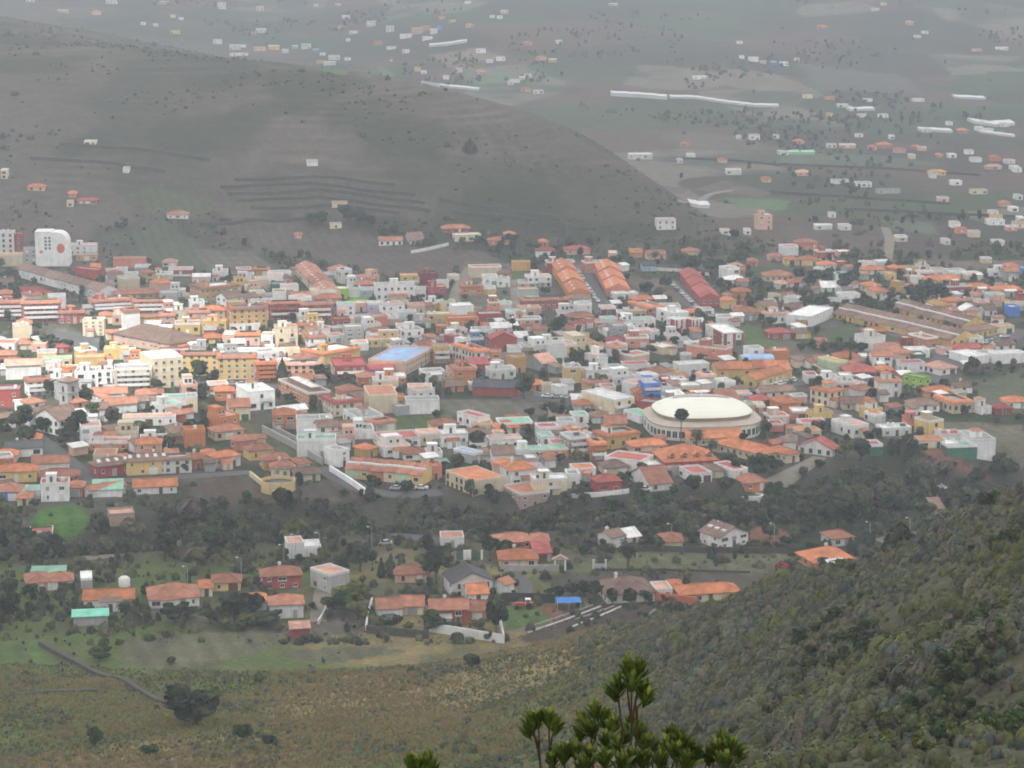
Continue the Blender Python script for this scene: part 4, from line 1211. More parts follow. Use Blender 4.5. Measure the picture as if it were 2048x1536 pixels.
far_rows('''
1282 319 60 15 w F:w; 1372 294 20 6 o H:o; 1384 317 18 9 w F; 1361 327 12 7 w F; 1468 350 38 13 w F; 1447 326 20 6 p H:o; 1534 365 22 9 y H:o; 1570 311 20 9 w F
1681 368 44 11 w F:d; 1728 375 40 13 w F:d; 1478 279 11 9 w F; 1510 280 26 12 w F; 1554 278 12 5 w F; 1608 352 36 8 p H:p; 1600 289 26 7 s H:o; 1664 296 24 7 w F; 1696 297 40 8 p F
1720 275 18 6 w F; 1770 296 36 9 s H:o; 1800 306 30 10 p H:o; 1845 302 22 8 p F; 1880 316 16 8 o H:o; 1906 316 20 9 w F; 1955 325 24 10 w F; 1993 322 26 10 o H:o; 2022 328 24 9 w F
1990 340 40 8 p H:p; 1875 351 44 8 y H:y; 1915 371 26 9 w F; 1960 389 40 9 c F; 1785 279 8 5 w F; 1826 318 14 6 c F; 2036 345 20 10 w F; 1726 235 22 6 w F; 1768 236 24 6 w F
1485 118 10 9 w F; 1509 124 22 11 w F; 1527 128 14 6 c F; 1548 131 14 9 b F; 1570 132 18 12 w F; 1594 123 12 7 w F; 1402 159 34 6 w F; 1617 197 22 6 c F; 1661 200 24 7 s F; 1687 215 26 8 w F
1700 220 12 6 w F; 1737 204 22 5 w F; 1662 233 12 5 y F; 1839 204 28 5 w F; 1900 251 14 5 w F; 1960 262 18 5 w F; 2010 254 22 6 w F; 1928 267 24 9 s H:o; 1978 266 26 5 w F
1227 12 22 6 w F; 1752 22 18 8 w F; 1768 11 14 7 p F; 1820 50 18 9 p H:p; 1852 68 14 7 w F; 1836 76 16 5 w F; 1646 57 24 6 o H:o; 1119 88 14 8 w F; 1056 92 24 9 s H:o; 1083 121 26 9 p H:o
1106 125 20 8 y F; 1030 166 26 8 w F; 1052 184 26 9 p H:o; 1077 188 26 10 w F; 1045 160 14 6 w F; 1058 155 16 6 w F; 1480 88 14 5 w F; 2005 100 30 5 w F; 1955 103 24 5 p F
443 18 20 16 w F; 520 22 18 12 p F; 225 8 24 6 w F; 60 4 20 6 w F; 125 25 28 7 c F; 192 30 22 10 p H:p; 222 8 26 12 w F; 286 50 12 6 w F; 311 53 12 6 w F; 345 36 12 8 c F; 362 40 12 6 w F; 350 68 24 8 c F
435 88 22 12 w F; 470 100 28 12 w F; 487 95 12 8 w F; 520 102 30 12 p F; 548 100 28 12 y F; 570 106 16 8 w F; 590 97 14 8 c F; 612 98 24 12 w F; 632 104 16 8 b F; 645 111 14 6 w F; 668 120 28 10 w F; 695 121 16 7 w F
478 112 46 8 w F; 660 131 30 10 w F; 642 128 20 6 p F; 522 66 26 10 w F; 508 70 12 8 p F; 692 38 20 8 w F; 680 58 12 8 p H:o; 708 68 22 8 w F; 742 53 22 18 w F; 780 64 20 14 w F; 697 83 10 5 w F
756 90 22 10 o H:o; 783 99 24 7 w F; 812 106 18 8 w F; 782 124 12 5 s F; 812 77 30 12 w F; 835 68 28 16 p F; 852 62 22 14 s F; 868 68 18 12 w F; 880 60 16 12 b F; 885 38 16 8 p H:o; 905 45 18 6 y F; 855 80 26 8 w F
940 55 20 8 p H:o; 962 106 24 12 w F; 1002 122 22 12 w F; 980 126 16 8 w F; 918 145 18 10 c F; 962 149 24 9 s H:p; 835 143 16 10 y F; 848 148 14 7 w F; 892 159 16 9 w F; 1000 38 14 8 w F; 1010 28 18 10 p F
936 8 16 6 w F; 985 36 12 5 w F; 632 13 12 5 w F; 676 12 14 5 c F; 328 9 24 8 c F; 2030 340 22 9 w F; 1022 170 14 9 w F
625 333 28 7 w F; 252 346 15 8 w F; 72 382 44 9 p H:o; 145 396 20 6 o H:o; 175 410 50 12 s H:r; 140 414 14 12 c F; 355 438 54 8 w H:t; 8 358 16 30 c F; 180 292 30 6 c F; 596 478 18 6 p H:t; 680 416 40 5 c F
672 458 30 9 c F; 1648 460 44 9 w F; 1692 461 28 10 w F; 1666 436 14 6 w F; 1912 456 24 12 w F; 1924 468 26 14 s F; 1950 475 28 16 c F; 1995 441 28 11 y F; 1995 451 40 7 w F; 2026 463 26 11 s F; 2040 456 28 12 c F
1990 432 20 8 w F; 2030 424 20 8 w F; 2012 414 26 8 p H:o; 1868 357 14 5 w F; 2040 400 16 8 w F; 1805 484 28 4 c F; 1895 490 14 6 w F; 2000 493 26 7 w F; 1975 527 24 8 c F; 1452 470 24 4 w F; 1496 470 10 8 w F
2044 445 14 9 w F; 1888 405 26 7 p F; 1780 388 60 6 g F; 1835 300 20 7 o H:o; 1746 300 20 8 p H:o; 1940 309 20 7 w F; 1855 265 24 5 w F; 1970 250 20 6 w F
''')
# ---------------------------------------------------------------- rows of terraced houses
ORD = ['first', 'second', 'third', 'fourth', 'fifth', 'sixth', 'seventh', 'eighth', 'ninth', 'tenth', 'eleventh', 'twelfth']
def terrace(p0, p1, n, depth, hpx, walls, roof, opts, label, mode='L', lm=None, group=None):
    "L: facade on the left-hand face, p0 the far end and p1 the near end; R: facade on the right-hand face, p0 the near end"
    A, B = hit([p0[0], p1[0]], [p0[1], p1[1]])
    ppm = FPX / math.hypot(B[1], CAMZ); H = hpx / ppm
    D = np.hypot(*(A - B)[:2]); u = D / n
    for i in range(n):
        t = i / n; rnd = random.Random(i + int(p0[0]))
        wl = walls[i % len(walls)]
        if mode == 'L':
            q = B + (A - B) * t; phi = math.atan2(-(A - B)[0], (A - B)[1]); b, a = depth, u - .06; k = n - 1 - i
        else:
            q = A + (B - A) * t; phi = math.atan2((B - A)[1], (B - A)[0]); b, a = u - .06, depth; k = i
        z = float(gheight(np.array([q[0]]), np.array([q[1]]))[0]); z = max(z, q[2] - 1)
        r = house((q[0], q[1], z), phi, b, a, H * rnd.uniform(.93, 1.07) * (1.0 + .16 * (i if n == 3 else 0)), wl, roof, opts + 'ex', None, 'terraced_house', px=p0[0] + (p1[0] - p0[0]) * ((k + .5) / n), py=p0[1] + (p1[1] - p0[1]) * ((k + .5) / n), rnd=rnd, group=group or label)
        ITEMS[-1]['label'] = f"{ORD[k]} house from the {'upper' if mode == 'L' else 'lower'} end of the {label}"
        if k == n // 2: ITEMS[-1]['lm'] = lm
terrace((33, 553), (200, 600), 6, 9, 22, 'w', 'g:b', 'NQl', 'long white row with brown roofs', lm='long white brown-roofed row')
terrace((592, 550), (640, 602), 4, 9.5, 24, 'c', 'g:t', 'DQ', 'terracotta-roofed cream terrace')
terrace((1103, 545), (1140, 602), 3, 9.6, 20, 'o', 'g:o', 'DQ', 'bright orange terrace by the car-lined street', lm='bright orange terrace')
terrace((1190, 548), (1214, 594), 3, 10.5, 20, 's', 'g:o', 'DQ', 'orange terrace beyond the car-lined street')
terrace((1359, 560), (1402, 614), 7, 8.6, 22, 'r', 'g:r', 'Qm', 'dark red terrace beside a sloping street', lm='dark red terrace')
terrace((1665, 637), (1902, 693), 11, 15, 13, 'y', 'g:b', 'DQ', 'brown-roofed yellow terrace in front', lm='brown-roofed yellow terrace')
terrace((1780, 624), (1925, 662), 7, 13, 12, 'y', 'g:b', 'DQ', 'brown-roofed terrace behind')
terrace((690, 956), (845, 971), 6, 10, 26, 'yqcsyq', 'g:t', 'DQ', 'multicoloured terrace under one red roof', lm='multicoloured terrace')
terrace((1432, 757), (1582, 752), 6, 8.5, 22, 'y', 'G:o', 'mQ', 'deep yellow terrace under orange roof', 'R', lm='deep yellow terrace')
terrace((1510, 778), (1584, 756), 6, 7.5, 22, 'y', 'G:o', 'mB', 'yellow balcony terrace facing the car park', 'R')
row_house('''
1870 1900 1946 692 18 30 y H:b x | yellow corner house with brown hipped roof ending the yellow terrace
1925 1945 2003 678 20 35 y H:b mx | long yellow building with brown roof facing the junction | junction building
1309 1330 1437 948 32 12 r H:o dmSx | dark red mansion with orange roof dormers and white windows | red mansion
1419 1447 1488 692 26 15 w F:w zx | white cube house with dark red vertical stripes, lowest of three | lowest striped house
543 618 660 814 30 28 o F:b mX | orange hall under a brown roof with a long white skylight | orange skylight hall
145 147 213 1253 7 3 g M:T xNQu | long grey shed under a bright teal roof below the cottage | teal-roofed shed
''')
def local(o, p):
    d = Vector(p) - o.location; c, s = math.cos(-o.rotation_euler.z), math.sin(-o.rotation_euler.z)
    return (d.x * c - d.y * s, d.x * s + d.y * c, d.z)
# ---------------------------------------------------------------- church
def church():
    h = hit([118, 139], [872, 826]); fi = R(50)
    o = house(tuple(h[0]), fi, 9.5, 13.5, 6.5, 'w', 'G:b', 'xmQ', 'white church with brown double-gabled roof and slender bell tower', 'church', px=110, py=860, lm='church with bell tower', rnd=random.Random(3), group='public buildings')
    t = local(o, h[1]); x, y, z = t; b = MB(); s = 2.4; H = 11.5
    b.box(x - s, y - s, z - 4, x + s, y + s, z + H, 0, 'b'); b.box(x - s - .25, y - s - .25, z + 7.6, x + s + .25, y + s + .25, z + 7.95); b.box(x - s - .3, y - s - .3, z + H, x + s + .3, y + s + .3, z + H + .4)
    tw = b.obj('bell_tower', [WM['g']], o)
    for k in range(3):
        for f, (lx, ly, rz) in enumerate([(x, y - s, 0), (x - s, y, -math.pi / 2)]): child('tower_opening', window_mesh(1.1, 1.9, True), tw, (lx, ly, z + 1.5 + k * 3.3), rz)
    r = MB(); roof_hip(r, x - s, y - s, x + s, y + s, z + H + .42, 1.5, .5); r.obj('tower_roof', [RM['b']], tw)
    a = MB(); ab = MB(); ax0, ax1, ay0, ay1 = 1.5, 9.0, 13.6, 20.0
    ab.box(ax0, ay0, -4, ax1, ay1, 5.2, 0, 'bt'); roof_gable(a, ab, ax0, ay0, ax1, ay1, 5.2, 1.6, .4, True)
    ab.obj('side_nave', [WM['w']], o); a.obj('side_nave_roof', [RM['b']], o)
church()
# ---------------------------------------------------------------- rounded white flats with red murals
def rounded_block():
    h = hit([72], [533])[0]; ppm = FPX / math.hypot(h[1], 175); wd, H, dp = 66 / ppm, 68 / ppm, 11
    o = empty('apartment_building', tuple(h), R(3)); b = MB()
    P = [(0, -5), (wd, -5), (wd, H * .3)] + [(wd - 5.5 + 5.2 * math.cos(a), H - 5.5 + 5.5 * math.sin(a)) for a in np.linspace(.15, math.pi / 2, 8)] + [(0, H)]
    f = [(x, 0, z) for x, z in P]; k = [(x, dp, z) for x, z in P]; b.face(f); b.face(k[::-1])
    for i in range(len(P)):
        j = (i + 1) % len(P); b.face([f[i], k[i], k[j], f[j]])
    b.obj('wall', [WM['w']], o)
    MUR = mat('mural_red', (.66, .17, .15), .9)
    for cx, cz, rx, rz_ in ((wd * .76, H * .53, 2.0, 2.5), (wd * .17, H * .43, .9, .8)):
        m = MB(); m.face([(cx + rx * math.cos(t), -.012, cz + rz_ * math.sin(t)) for t in np.linspace(0, 2 * math.pi, 20)[:-1]]); m.obj('mural', [MUR], o)
    for r in range(4):
        for c in range(2): child('window', window_mesh(1.2, 1.2, False), o, (wd * .32 + c * 1.9, 0, H * .5 + r * 1.75))
    p = MB(); p.box(-.1, -.1, H + .003, wd * .5, dp + .1, H + .5); p.obj('parapet', [WM['w']], o)
    FOOT.append((h[0] + wd / 2, h[1] + dp / 2, wd * .5)); o['group'] = 'houses of the hillside town'
    ITEMS.append(dict(o=o, px=105, py=533, desc='', label='tall white block with a rounded shoulder and pale red round murals', cat='apartment block', lm='rounded white block'))
rounded_block()
# ---------------------------------------------------------------- the domed sports hall
def arena():
    h = hit([1412], [884])[0]; ppm = FPX / math.hypot(h[1], 175); rr = 17.6
    o = empty('sports_hall', (h[0], h[1] + 20, h[2] - .4), R(8)); o.scale = (.93, .93, 1); n = 40
    def sup(r, z, e=.72): return [(r * np.sign(math.cos(t)) * abs(math.cos(t)) ** e, .95 * r * np.sign(math.sin(t)) * abs(math.sin(t)) ** e, z) for t in [2 * math.pi * k / n for k in range(n)]]
    def skin(b, rings):
        for A, B in zip(rings[:-1], rings[1:]):
            for k in range(n): b.face([A[k], A[(k + 1) % n], B[(k + 1) % n], B[k]])
    CR = mat('sports_hall_cream', (.80, .77, .68), .75, .04, .3, orand=0, grime=.1); DM = mat('dome_cream', (.80, .79, .70), .55, .03, .12, orand=0)
    b = MB(); skin(b, [sup(20.6, -5, .62), sup(20.6, 4.9, .62)]); b.obj('wall', [CR], o)
    b = MB(); skin(b, [sup(21.0, 4.9, .62), sup(21.0, 5.35, .62), sup(20.2, 5.37, .62), sup(17.2, 6.3, .66)]); b.obj('lower_roof', [mat('lower_roof_brown', (.50, .43, .37), .9, .1)], o)
    b = MB(); skin(b, [sup(17.1, 6.2), sup(17.1, 7.6)]); b.obj('clerestory_band', [mat('band_beige', (.36, .31, .22), .7, .1)], o)
    b = MB(); prof = [(17.9, 7.5), (18.0, 7.75), (17.2, 8.35), (15, 9.4), (12, 10.3), (8.5, 11.05), (4.5, 11.55), (.05, 11.7)]
    skin(b, [sup(r, z, .72 + .28 * (1 - r / 18)) for r, z in prof]); dm = b.obj('dome', [DM], o, True)
    b = MB()
    def zed(r): return float(np.interp(r, [p[0] for p in prof[::-1]], [p[1] for p in prof[::-1]])) + .14
    def P(r, a):
        e = .72 + .28 * (1 - r / 18); c, s = math.cos(a), math.sin(a)
        return (r * np.sign(c) * abs(c) ** e, .95 * r * np.sign(s) * abs(s) ** e, zed(r) + .06)
    a0 = R(82)
    for q, (s0, s1) in enumerate(((-80, -3), (3, 80))):
        for i in range(5):
            for j in range(8):
                r0, r1 = .8 + 10 * i / 5, .8 + 10 * (i + 1) / 5; t0, t1 = a0 + R(s0 + (s1 - s0) * j / 8), a0 + R(s0 + (s1 - s0) * (j + 1) / 8)
                b.face([P(r0, t0), P(r1, t0), P(r1, t1), P(r0, t1)])
    b.obj('glazed_roof_light', [mat('roof_light_grey', (.36, .38, .38), .35)], dm)
    b = MB(); b.tube([Vector(P(r, a0)) + Vector((0, 0, .1)) for r in (.3, 4, 8, 11.6)], .28, 5); b.obj('roof_rib', [FRAME], dm)
    for k in range(n):
        t = 2 * math.pi * (k + .5) / n
        if not (math.sin(t) < .35): continue
        A, B = Vector(sup(20.6, 0, .62)[k]), Vector(sup(20.6, 0, .62)[(k + 1) % n]); m = (A + B) / 2; d = (B - A)
        L = d.length
        if L < 1.4: continue
        rz = math.atan2(d.y, d.x)
        child('window', window_mesh(min(L - .5, 2.4), 2.4, False), o, (m.x, m.y, 1.3), rz)
    FOOT.append((h[0], h[1] + 21, 23)); o['group'] = 'public buildings'
    ITEMS.append(dict(o=o, px=1418, py=860, desc='', label='round sports hall with a wide cream dome above beige walls', cat='sports hall', lm='cream-domed hall'))
arena()
# ---------------------------------------------------------------- round tank
def round_tank():
    h = hit([553], [990])[0]; o = empty('water_reservoir', (h[0], h[1] + 5.2, h[2]))
    b = MB(); b.lathe([(5.3, -4), (5.3, 3.6), (5.0, 3.6), (5.0, 2.4)], 32); b.obj('wall', [mat('reservoir_ochre', (.60, .45, .22), .9, .1, grime=.2)], o)
    b = MB(); b.lathe([(5.02, 2.6), (.01, 2.6)], 32); b.obj('water', [mat('dark_water', (.05, .055, .055), .25)], o)
    FOOT.append((h[0], h[1] + 5, 6))
    ITEMS.append(dict(o=o, px=553, py=975, desc='', label='round ochre water tank with a dark open top beside the ploughed plot', cat='water tank', lm='round ochre tank'))
    h = hit([249], [1172])[0]; b = MB(); b.lathe([(0, 2.8), (1.0, 2.6), (1.5, 2.1), (1.55, .2), (1.5, 0)], 16)
    o = b.obj('water_tank', [FRAME], None, True); o.location = h
    ITEMS.append(dict(o=o, px=249, py=1165, desc='', label='white round water tank standing alone behind the orange-roofed cottage', cat='water tank', lm=None))
round_tank()
# ---------------------------------------------------------------- plastic greenhouses far off
PLAST = mat('greenhouse_plastic', (.62, .64, .65), .5, .06, .08, orand=.05)
PLASTG = mat('greenhouse_green', (.40, .66, .42), .5, .06, .08)
def greenhouse(path, hm, dp, label, m=PLAST):
    H = hit([p[0] for p in path], [p[1] for p in path]); b = MB(); s = MB(); roof = MB()
    c = H.mean(0); c[2] = H[:, 2].min()
    pts = []
    for A, B in zip(H[:-1], H[1:]):
        n = max(2, int(np.hypot(*(B - A)[:2]) / 6))
        pts += [A + (B - A) * k / n for k in range(n)]
    pts.append(H[-1]); pts = [Vector(p - c) for p in pts]
    for i, (p, q) in enumerate(zip(pts[:-1], pts[1:])):
        z0, z1 = p.z + hm * .42, q.z + hm * .42; r = .35 if i % 2 == 0 else 0; r2 = .35 if i % 2 else 0
        b.face([(p.x, p.y, p.z - 3), (q.x, q.y, q.z - 3), (q.x, q.y, z1 + r2), (p.x, p.y, z0 + r)])
        roof.face([(p.x, p.y - .5, z0 + r), (q.x, q.y - .5, z1 + r2), (q.x, q.y + dp * .65, z1 + r2 + .6), (p.x, p.y + dp * .65, z0 + r + .6)])
    p, q = pts[0], pts[-1]
    for p in (pts[0], pts[-1]): b.face([(p.x, p.y, p.z - 3), (p.x, p.y + dp * .65, p.z - 3), (p.x, p.y + dp * .65, p.z + hm * .42 + .5), (p.x, p.y, p.z + hm * .42)])
    o = empty('greenhouse', tuple(c)); o['group'] = 'plastic greenhouses in the far fields'
    b.obj('side_wall', [m], o); roof.obj('roof', [m], o)
    ITEMS.append(dict(o=o, px=np.mean([p[0] for p in path]), py=path[0][1], desc='', label=label, cat='greenhouse', lm=None))
greenhouse([(1222, 192), (1290, 196), (1335, 200)], 7, 22, 'tall white plastic greenhouse ending a long white band behind the hill spur')
greenhouse([(1340, 197), (1390, 198), (1450, 207), (1510, 214), (1558, 215)], 4, 18, 'longest white plastic greenhouse, bending along a far terrace')
greenhouse([(842, 171), (880, 174), (920, 178), (958, 182)], 4, 16, 'low white plastic greenhouse just above the bare hill crest')
greenhouse([(858, 94), (890, 92), (934, 85)], 5, 25, 'white plastic greenhouse above a brown field near a far village')
greenhouse([(1700, 223), (1750, 221)], 4, 20, 'small white greenhouse beside a farmhouse in the far valley')
greenhouse([(1945, 247), (1990, 254), (2030, 251)], 5, 35, 'wide white greenhouse near the far valley edge')
greenhouse([(1840, 263), (1905, 266)], 4, 20, 'white greenhouse in front of the wide far one')
greenhouse([(1910, 197), (1972, 200)], 4, 25, 'faint white greenhouse, highest on the far valley floor')
greenhouse([(1960, 266), (2030, 275)], 3, 12, 'thin white greenhouse strip among far houses')
greenhouse([(1378, 411), (1400, 416), (1420, 416)], 4, 22, 'white greenhouse at the tip of the hill spur')
greenhouse([(1556, 309), (1630, 309)], 4, 12, 'long pale green roofed greenhouse in the valley fields', PLASTG)
# ---------------------------------------------------------------- walls, fences and planting beds
WH = {'w': WM['w'], 'g': CONC, 'a': mat('dry_stone', (.085, .078, .068), .95, .25, 1.2, bump=.6, bscale=3), 'o': WM['t'], 'd': mat('dark_fence', (.045, .045, .05), .8), 'c': WM['c'], 'G': WM['G']}
def wall_line(path, hm, th, k, label, name='wall', cat='wall', lm=None):
    H = hit([p[0] for p in path], [p[1] for p in path]); c = H[0].copy(); b = MB(); pts = []
    for A, B in zip(H[:-1], H[1:]):
        n = max(1, int(np.hypot(*(B - A)[:2]) / 5)); pts += [A + (B - A) * i / n for i in range(n)]
    pts.append(H[-1]); pts = np.array(pts); pts[:, 2] = gheight(pts[:, 0], pts[:, 1]); d = np.gradient(pts[:, :2], axis=0); nn = np.stack([-d[:, 1], d[:, 0]], -1); nn /= np.linalg.norm(nn, axis=1)[:, None] + 1e-9
    L = [(*(p[:2] + q * th / 2 - c[:2]), p[2] - c[2]) for p, q in zip(pts, nn)]; Rr = [(*(p[:2] - q * th / 2 - c[:2]), p[2] - c[2]) for p, q in zip(pts, nn)]
    up = lambda p, h: (p[0], p[1], p[2] + h)
    for i in range(len(pts) - 1):
        b.face([up(Rr[i], -2), up(Rr[i + 1], -2), up(Rr[i + 1], hm), up(Rr[i], hm)]); b.face([up(L[i + 1], -2), up(L[i], -2), up(L[i], hm), up(L[i + 1], hm)])
        b.face([up(Rr[i], hm), up(Rr[i + 1], hm), up(L[i + 1], hm), up(L[i], hm)])
    for i in (0, -1): b.face([up(L[i], -2), up(Rr[i], -2), up(Rr[i], hm), up(L[i], hm)])
    o = b.obj(name, [WH[k]]); o.location = c
    ITEMS.append(dict(o=o, px=np.mean([p[0] for p in path]), py=np.mean([p[1] for p in path]), desc='', label=label, cat=cat, lm=lm))
wall_line([(822, 507), (860, 500), (897, 491)], 1.6, .5, 'w', 'low white wall slanting below the white farmhouse')
wall_line([(858, 1263), (915, 1272), (1008, 1287), (1000, 1250)], 2.3, .4, 'w', 'white garden wall in front of the red two-storey house', lm='white garden wall')
wall_line([(732, 1262), (737, 1232), (744, 1206)], 1.5, .4, 'w', 'thin white boundary wall beside the white orange-roofed house')
wall_line([(733, 1266), (800, 1272), (858, 1277)], 2.0, .5, 'a', 'grey stone wall meeting the white garden wall')
wall_line([(1287, 1197), (1335, 1207), (1395, 1214)], 2.6, .4, 'o', 'stepped orange wall in front of the wide orange roof')
wall_line([(1010, 1203), (1060, 1204), (1112, 1206)], 2.4, .25, 'd', 'long black fence behind the red tractor', 'fence', 'fence')
wall_line([(1000, 1142), (1060, 1143), (1118, 1142)], 1.8, .4, 'g', 'grey wall in front of the bright orange bungalow')
wall_line([(1195, 1141), (1330, 1141), (1500, 1146)], .6, .5, 'a', 'low dark field wall below the orchard')
wall_line([(1285, 1101), (1400, 1105), (1520, 1106), (1640, 1106)], 1.6, .5, 'a', 'long dark stone wall below the banded-roof villa')
wall_line([(1140, 996), (1200, 993), (1258, 986)], 1.4, .4, 'w', 'pale wall along the ravine edge below the dark red house')
wall_line([(636, 1250), (645, 1236), (653, 1220)], 1.2, .4, 'w', 'short white wall beside the sunken drive')
wall_line([(1655, 603), (1722, 607)], 2.2, .4, 'w', 'white wall in front of low white houses and cars')
wall_line([(1745, 601), (1820, 600)], 2.2, .4, 'w', 'white garden wall beside the cream hipped villa')
wall_line([(1600, 724), (1645, 748), (1675, 758)], 2.0, .4, 'c', 'cream wall running down to the pale green house')
wall_line([(1066, 792), (1105, 795), (1148, 800)], 1.8, .5, 'g', 'grey retaining wall below parked cars in the town middle')
wall_line([(660, 943), (700, 968), (735, 993)], 2.0, .6, 'w', 'pale wall along the ploughed plot by the multicoloured terrace')
wall_line([(500, 952), (535, 980), (562, 1003)], 1.6, .6, 'c', 'pale wall curving below the round ochre tank')
wall_line([(525, 864), (585, 895), (645, 930)], 2.4, .5, 'g', 'grey lane wall between scrub plot and blank white houses')
wall_line([(546, 862), (600, 888), (652, 918)], 2.0, .5, 'g', 'second grey lane wall nearer the blank white houses')
wall_line([(82, 1290), (140, 1322), (210, 1356), (280, 1385), (345, 1415)], 1.0, 1.2, 'a', 'broad dry-stone wall crossing the near grassy slope', 'stone_wall', lm='dry-stone wall')
wall_line([(30, 1393), (110, 1386), (195, 1383)], .7, 1.2, 'a', 'low dry-stone line across the near meadow', 'stone_wall')
wall_line([(1346, 566), (1375, 592), (1402, 618)], .6, .4, 'g', 'pale street wall running down beside the dark red terrace')
wall_line([(1290, 540), (1350, 543), (1420, 552)], 1.5, .5, 'w', 'long pale wall below villas near the dark red terrace')
for i, (a, b) in enumerate([((1036, 1262), (1190, 1209)), ((1056, 1266), (1206, 1212)), ((1150, 1240), (1228, 1213)), ((1136, 1258), (1242, 1214)), ((1225, 1266), (1310, 1220))]):
    wall_line([a, ((a[0] + b[0]) / 2, (a[1] + b[1]) / 2 + 1), b], .32, .3, 'w' if i in (1, 3) else 'g', f"{['first grey', 'second, bright white', 'short grey', 'fourth, bright white', 'last grey'][i]} kerb of the long dark planting beds", 'planting_bed_kerb', 'kerb', lm='planting beds' if i == 1 else None)
for i, P_ in enumerate([((470, 362), (640, 356), (790, 372)), ((440, 376), (620, 368), (830, 392)), ((455, 390), (640, 381), (850, 408)), ((470, 404), (640, 396), (860, 424)), ((500, 418), (660, 412), (800, 428)), ((400, 452), (520, 442), (640, 436)), ((880, 400), (1000, 418), (1120, 440)), ((900, 424), (1040, 440), (1180, 462)), ((60, 318), (200, 326), (330, 345)), ((120, 290), (280, 300), (420, 322)), ((1560, 330), (1760, 338), (1960, 352)), ((1540, 385), (1700, 396), (1900, 410)), ((1350, 318), (1460, 322), (1560, 332)), ((1700, 420), (1860, 428), (2048, 436))]):
    wall_line(P_, 1.6, 1.0, 'a', f"{ORD[i] if i < 12 else ['thirteenth', 'fourteenth'][i - 12]} dark terrace wall across the {'hill foot behind the town' if i < 10 else 'valley fields'}, counted by rows", 'terrace_wall')
    ITEMS[-1]['o']['group'] = 'terrace walls in the fields'
# ---------------------------------------------------------------- streets and tracks
ROADM = {'r': ASPH, 't': TRACK}
def road(path, wd, k, label):
    H = hit([p[0] for p in path], [p[1] for p in path]); pts = []
    for A, B in zip(H[:-1], H[1:]):
        n = max(1, int(np.hypot(*(B - A)[:2]) / 3)); pts += [A + (B - A) * i / n for i in range(n)]
    pts.append(H[-1]); P = np.array(pts)[:, :2]
    for _ in range(4): P[1:-1] = (P[:-2] + 2 * P[1:-1] + P[2:]) / 4
    d = np.gradient(P, axis=0); nn = np.stack([-d[:, 1], d[:, 0]], -1); nn /= np.linalg.norm(nn, axis=1)[:, None] + 1e-9
    b = MB(); rows = []
    for q in (-.5, -.25, 0, .25, .5):
        X = P + nn * wd * q; Z = gheight(X[:, 0], X[:, 1]) + (.16 if abs(q) < .4 else .12); rows.append(np.c_[X, Z])
    for r0, r1 in zip(rows[:-1], rows[1:]):
        for i in range(len(P) - 1): b.face([r1[i], r1[i + 1], r0[i + 1], r0[i]][::-1])
    o = b.obj('road' if k == 'r' else 'path', [ROADM[k]]); tag(o, label, None, None, 'structure')
    for i in range(0, len(P), 2): FOOT.append((P[i][0], P[i][1], wd * .55))
for a in [
    ([(1150, 532), (1172, 560), (1205, 614), (1215, 640)], 9, 'r', 'asphalt street lined with cars between the orange terraces'),
    ([(1340, 562), (1372, 592), (1402, 622), (1440, 632), (1500, 640)], 8, 'r', 'street with parked cars beside the dark red terrace'),
    ([(940, 535), (915, 575), (908, 595), (915, 620)], 5, 't', 'pale dirt lane curving uphill behind the orange villa'),
    ([(1028, 560), (1034, 600), (1032, 640), (1024, 660)], 5, 't', 'narrow lane climbing between low houses'),
    ([(2048, 660), (1985, 680), (1920, 702), (1880, 735), (1858, 765)], 14, 'r', 'wide asphalt road and parking by the yellow terraces'),
    ([(60, 870), (110, 905), (150, 940), (180, 970), (215, 1000)], 8, 'r', 'asphalt street running down through the left houses'),
    ([(360, 768), (430, 766), (500, 770), (560, 775)], 9, 'r', 'street with parked cars before the yellow flats'),
    ([(120, 665), (165, 690), (215, 700), (260, 715)], 12, 'r', 'open grey square before the long brown row'),
    ([(180, 965), (300, 958), (400, 952), (500, 945)], 6, 'r', 'street below the left terraces'),
    ([(640, 935), (735, 985), (800, 992), (880, 985)], 7, 'r', 'street before the multicoloured terrace'),
    ([(1025, 1146), (1048, 1160), (1058, 1176), (1040, 1198)], 4, 'r', 'small curving drive beside the chalet'),
    ([(655, 1142), (645, 1190), (635, 1245)], 4.5, 't', 'sunken drive beside the grey shell'),
    ([(1640, 915), (1590, 945), (1545, 972), (1520, 985)], 5, 't', 'track dropping from the school into the ravine'),
    ([(1350, 400), (1420, 388), (1465, 380)], 5, 't', 'pale farm track in the valley fields'),
    ([(1770, 455), (1780, 480), (1775, 520)], 5, 't', 'pale track between brown fields'),
    ([(640, 1078), (720, 1068), (800, 1072), (900, 1084)], 5, 'r', 'lane along the near side of the ravine'),
    ([(1730, 660), (1800, 672), (1870, 705), (1900, 720)], 6, 'r', 'lane between yellow terrace and red roofs'),
    ([(1480, 780), (1560, 772), (1620, 760)], 9, 'r', 'car park below the yellow balcony terrace'),
    ([(1610, 800), (1680, 830), (1740, 860), (1800, 880)], 6, 'r', 'lane down past the cream corner house'),
    ([(1060, 795), (1110, 800), (1170, 800)], 6, 'r', 'lane with parked cars above a grey wall'),
    ([(420, 1060), (330, 1085), (250, 1110), (150, 1118)], 5, 't', 'track climbing out of the ravine'),
    ([(1930, 1040), (1850, 1065), (1760, 1085)], 7, 't', 'pale cutting below the gully villa')]: road(*a)

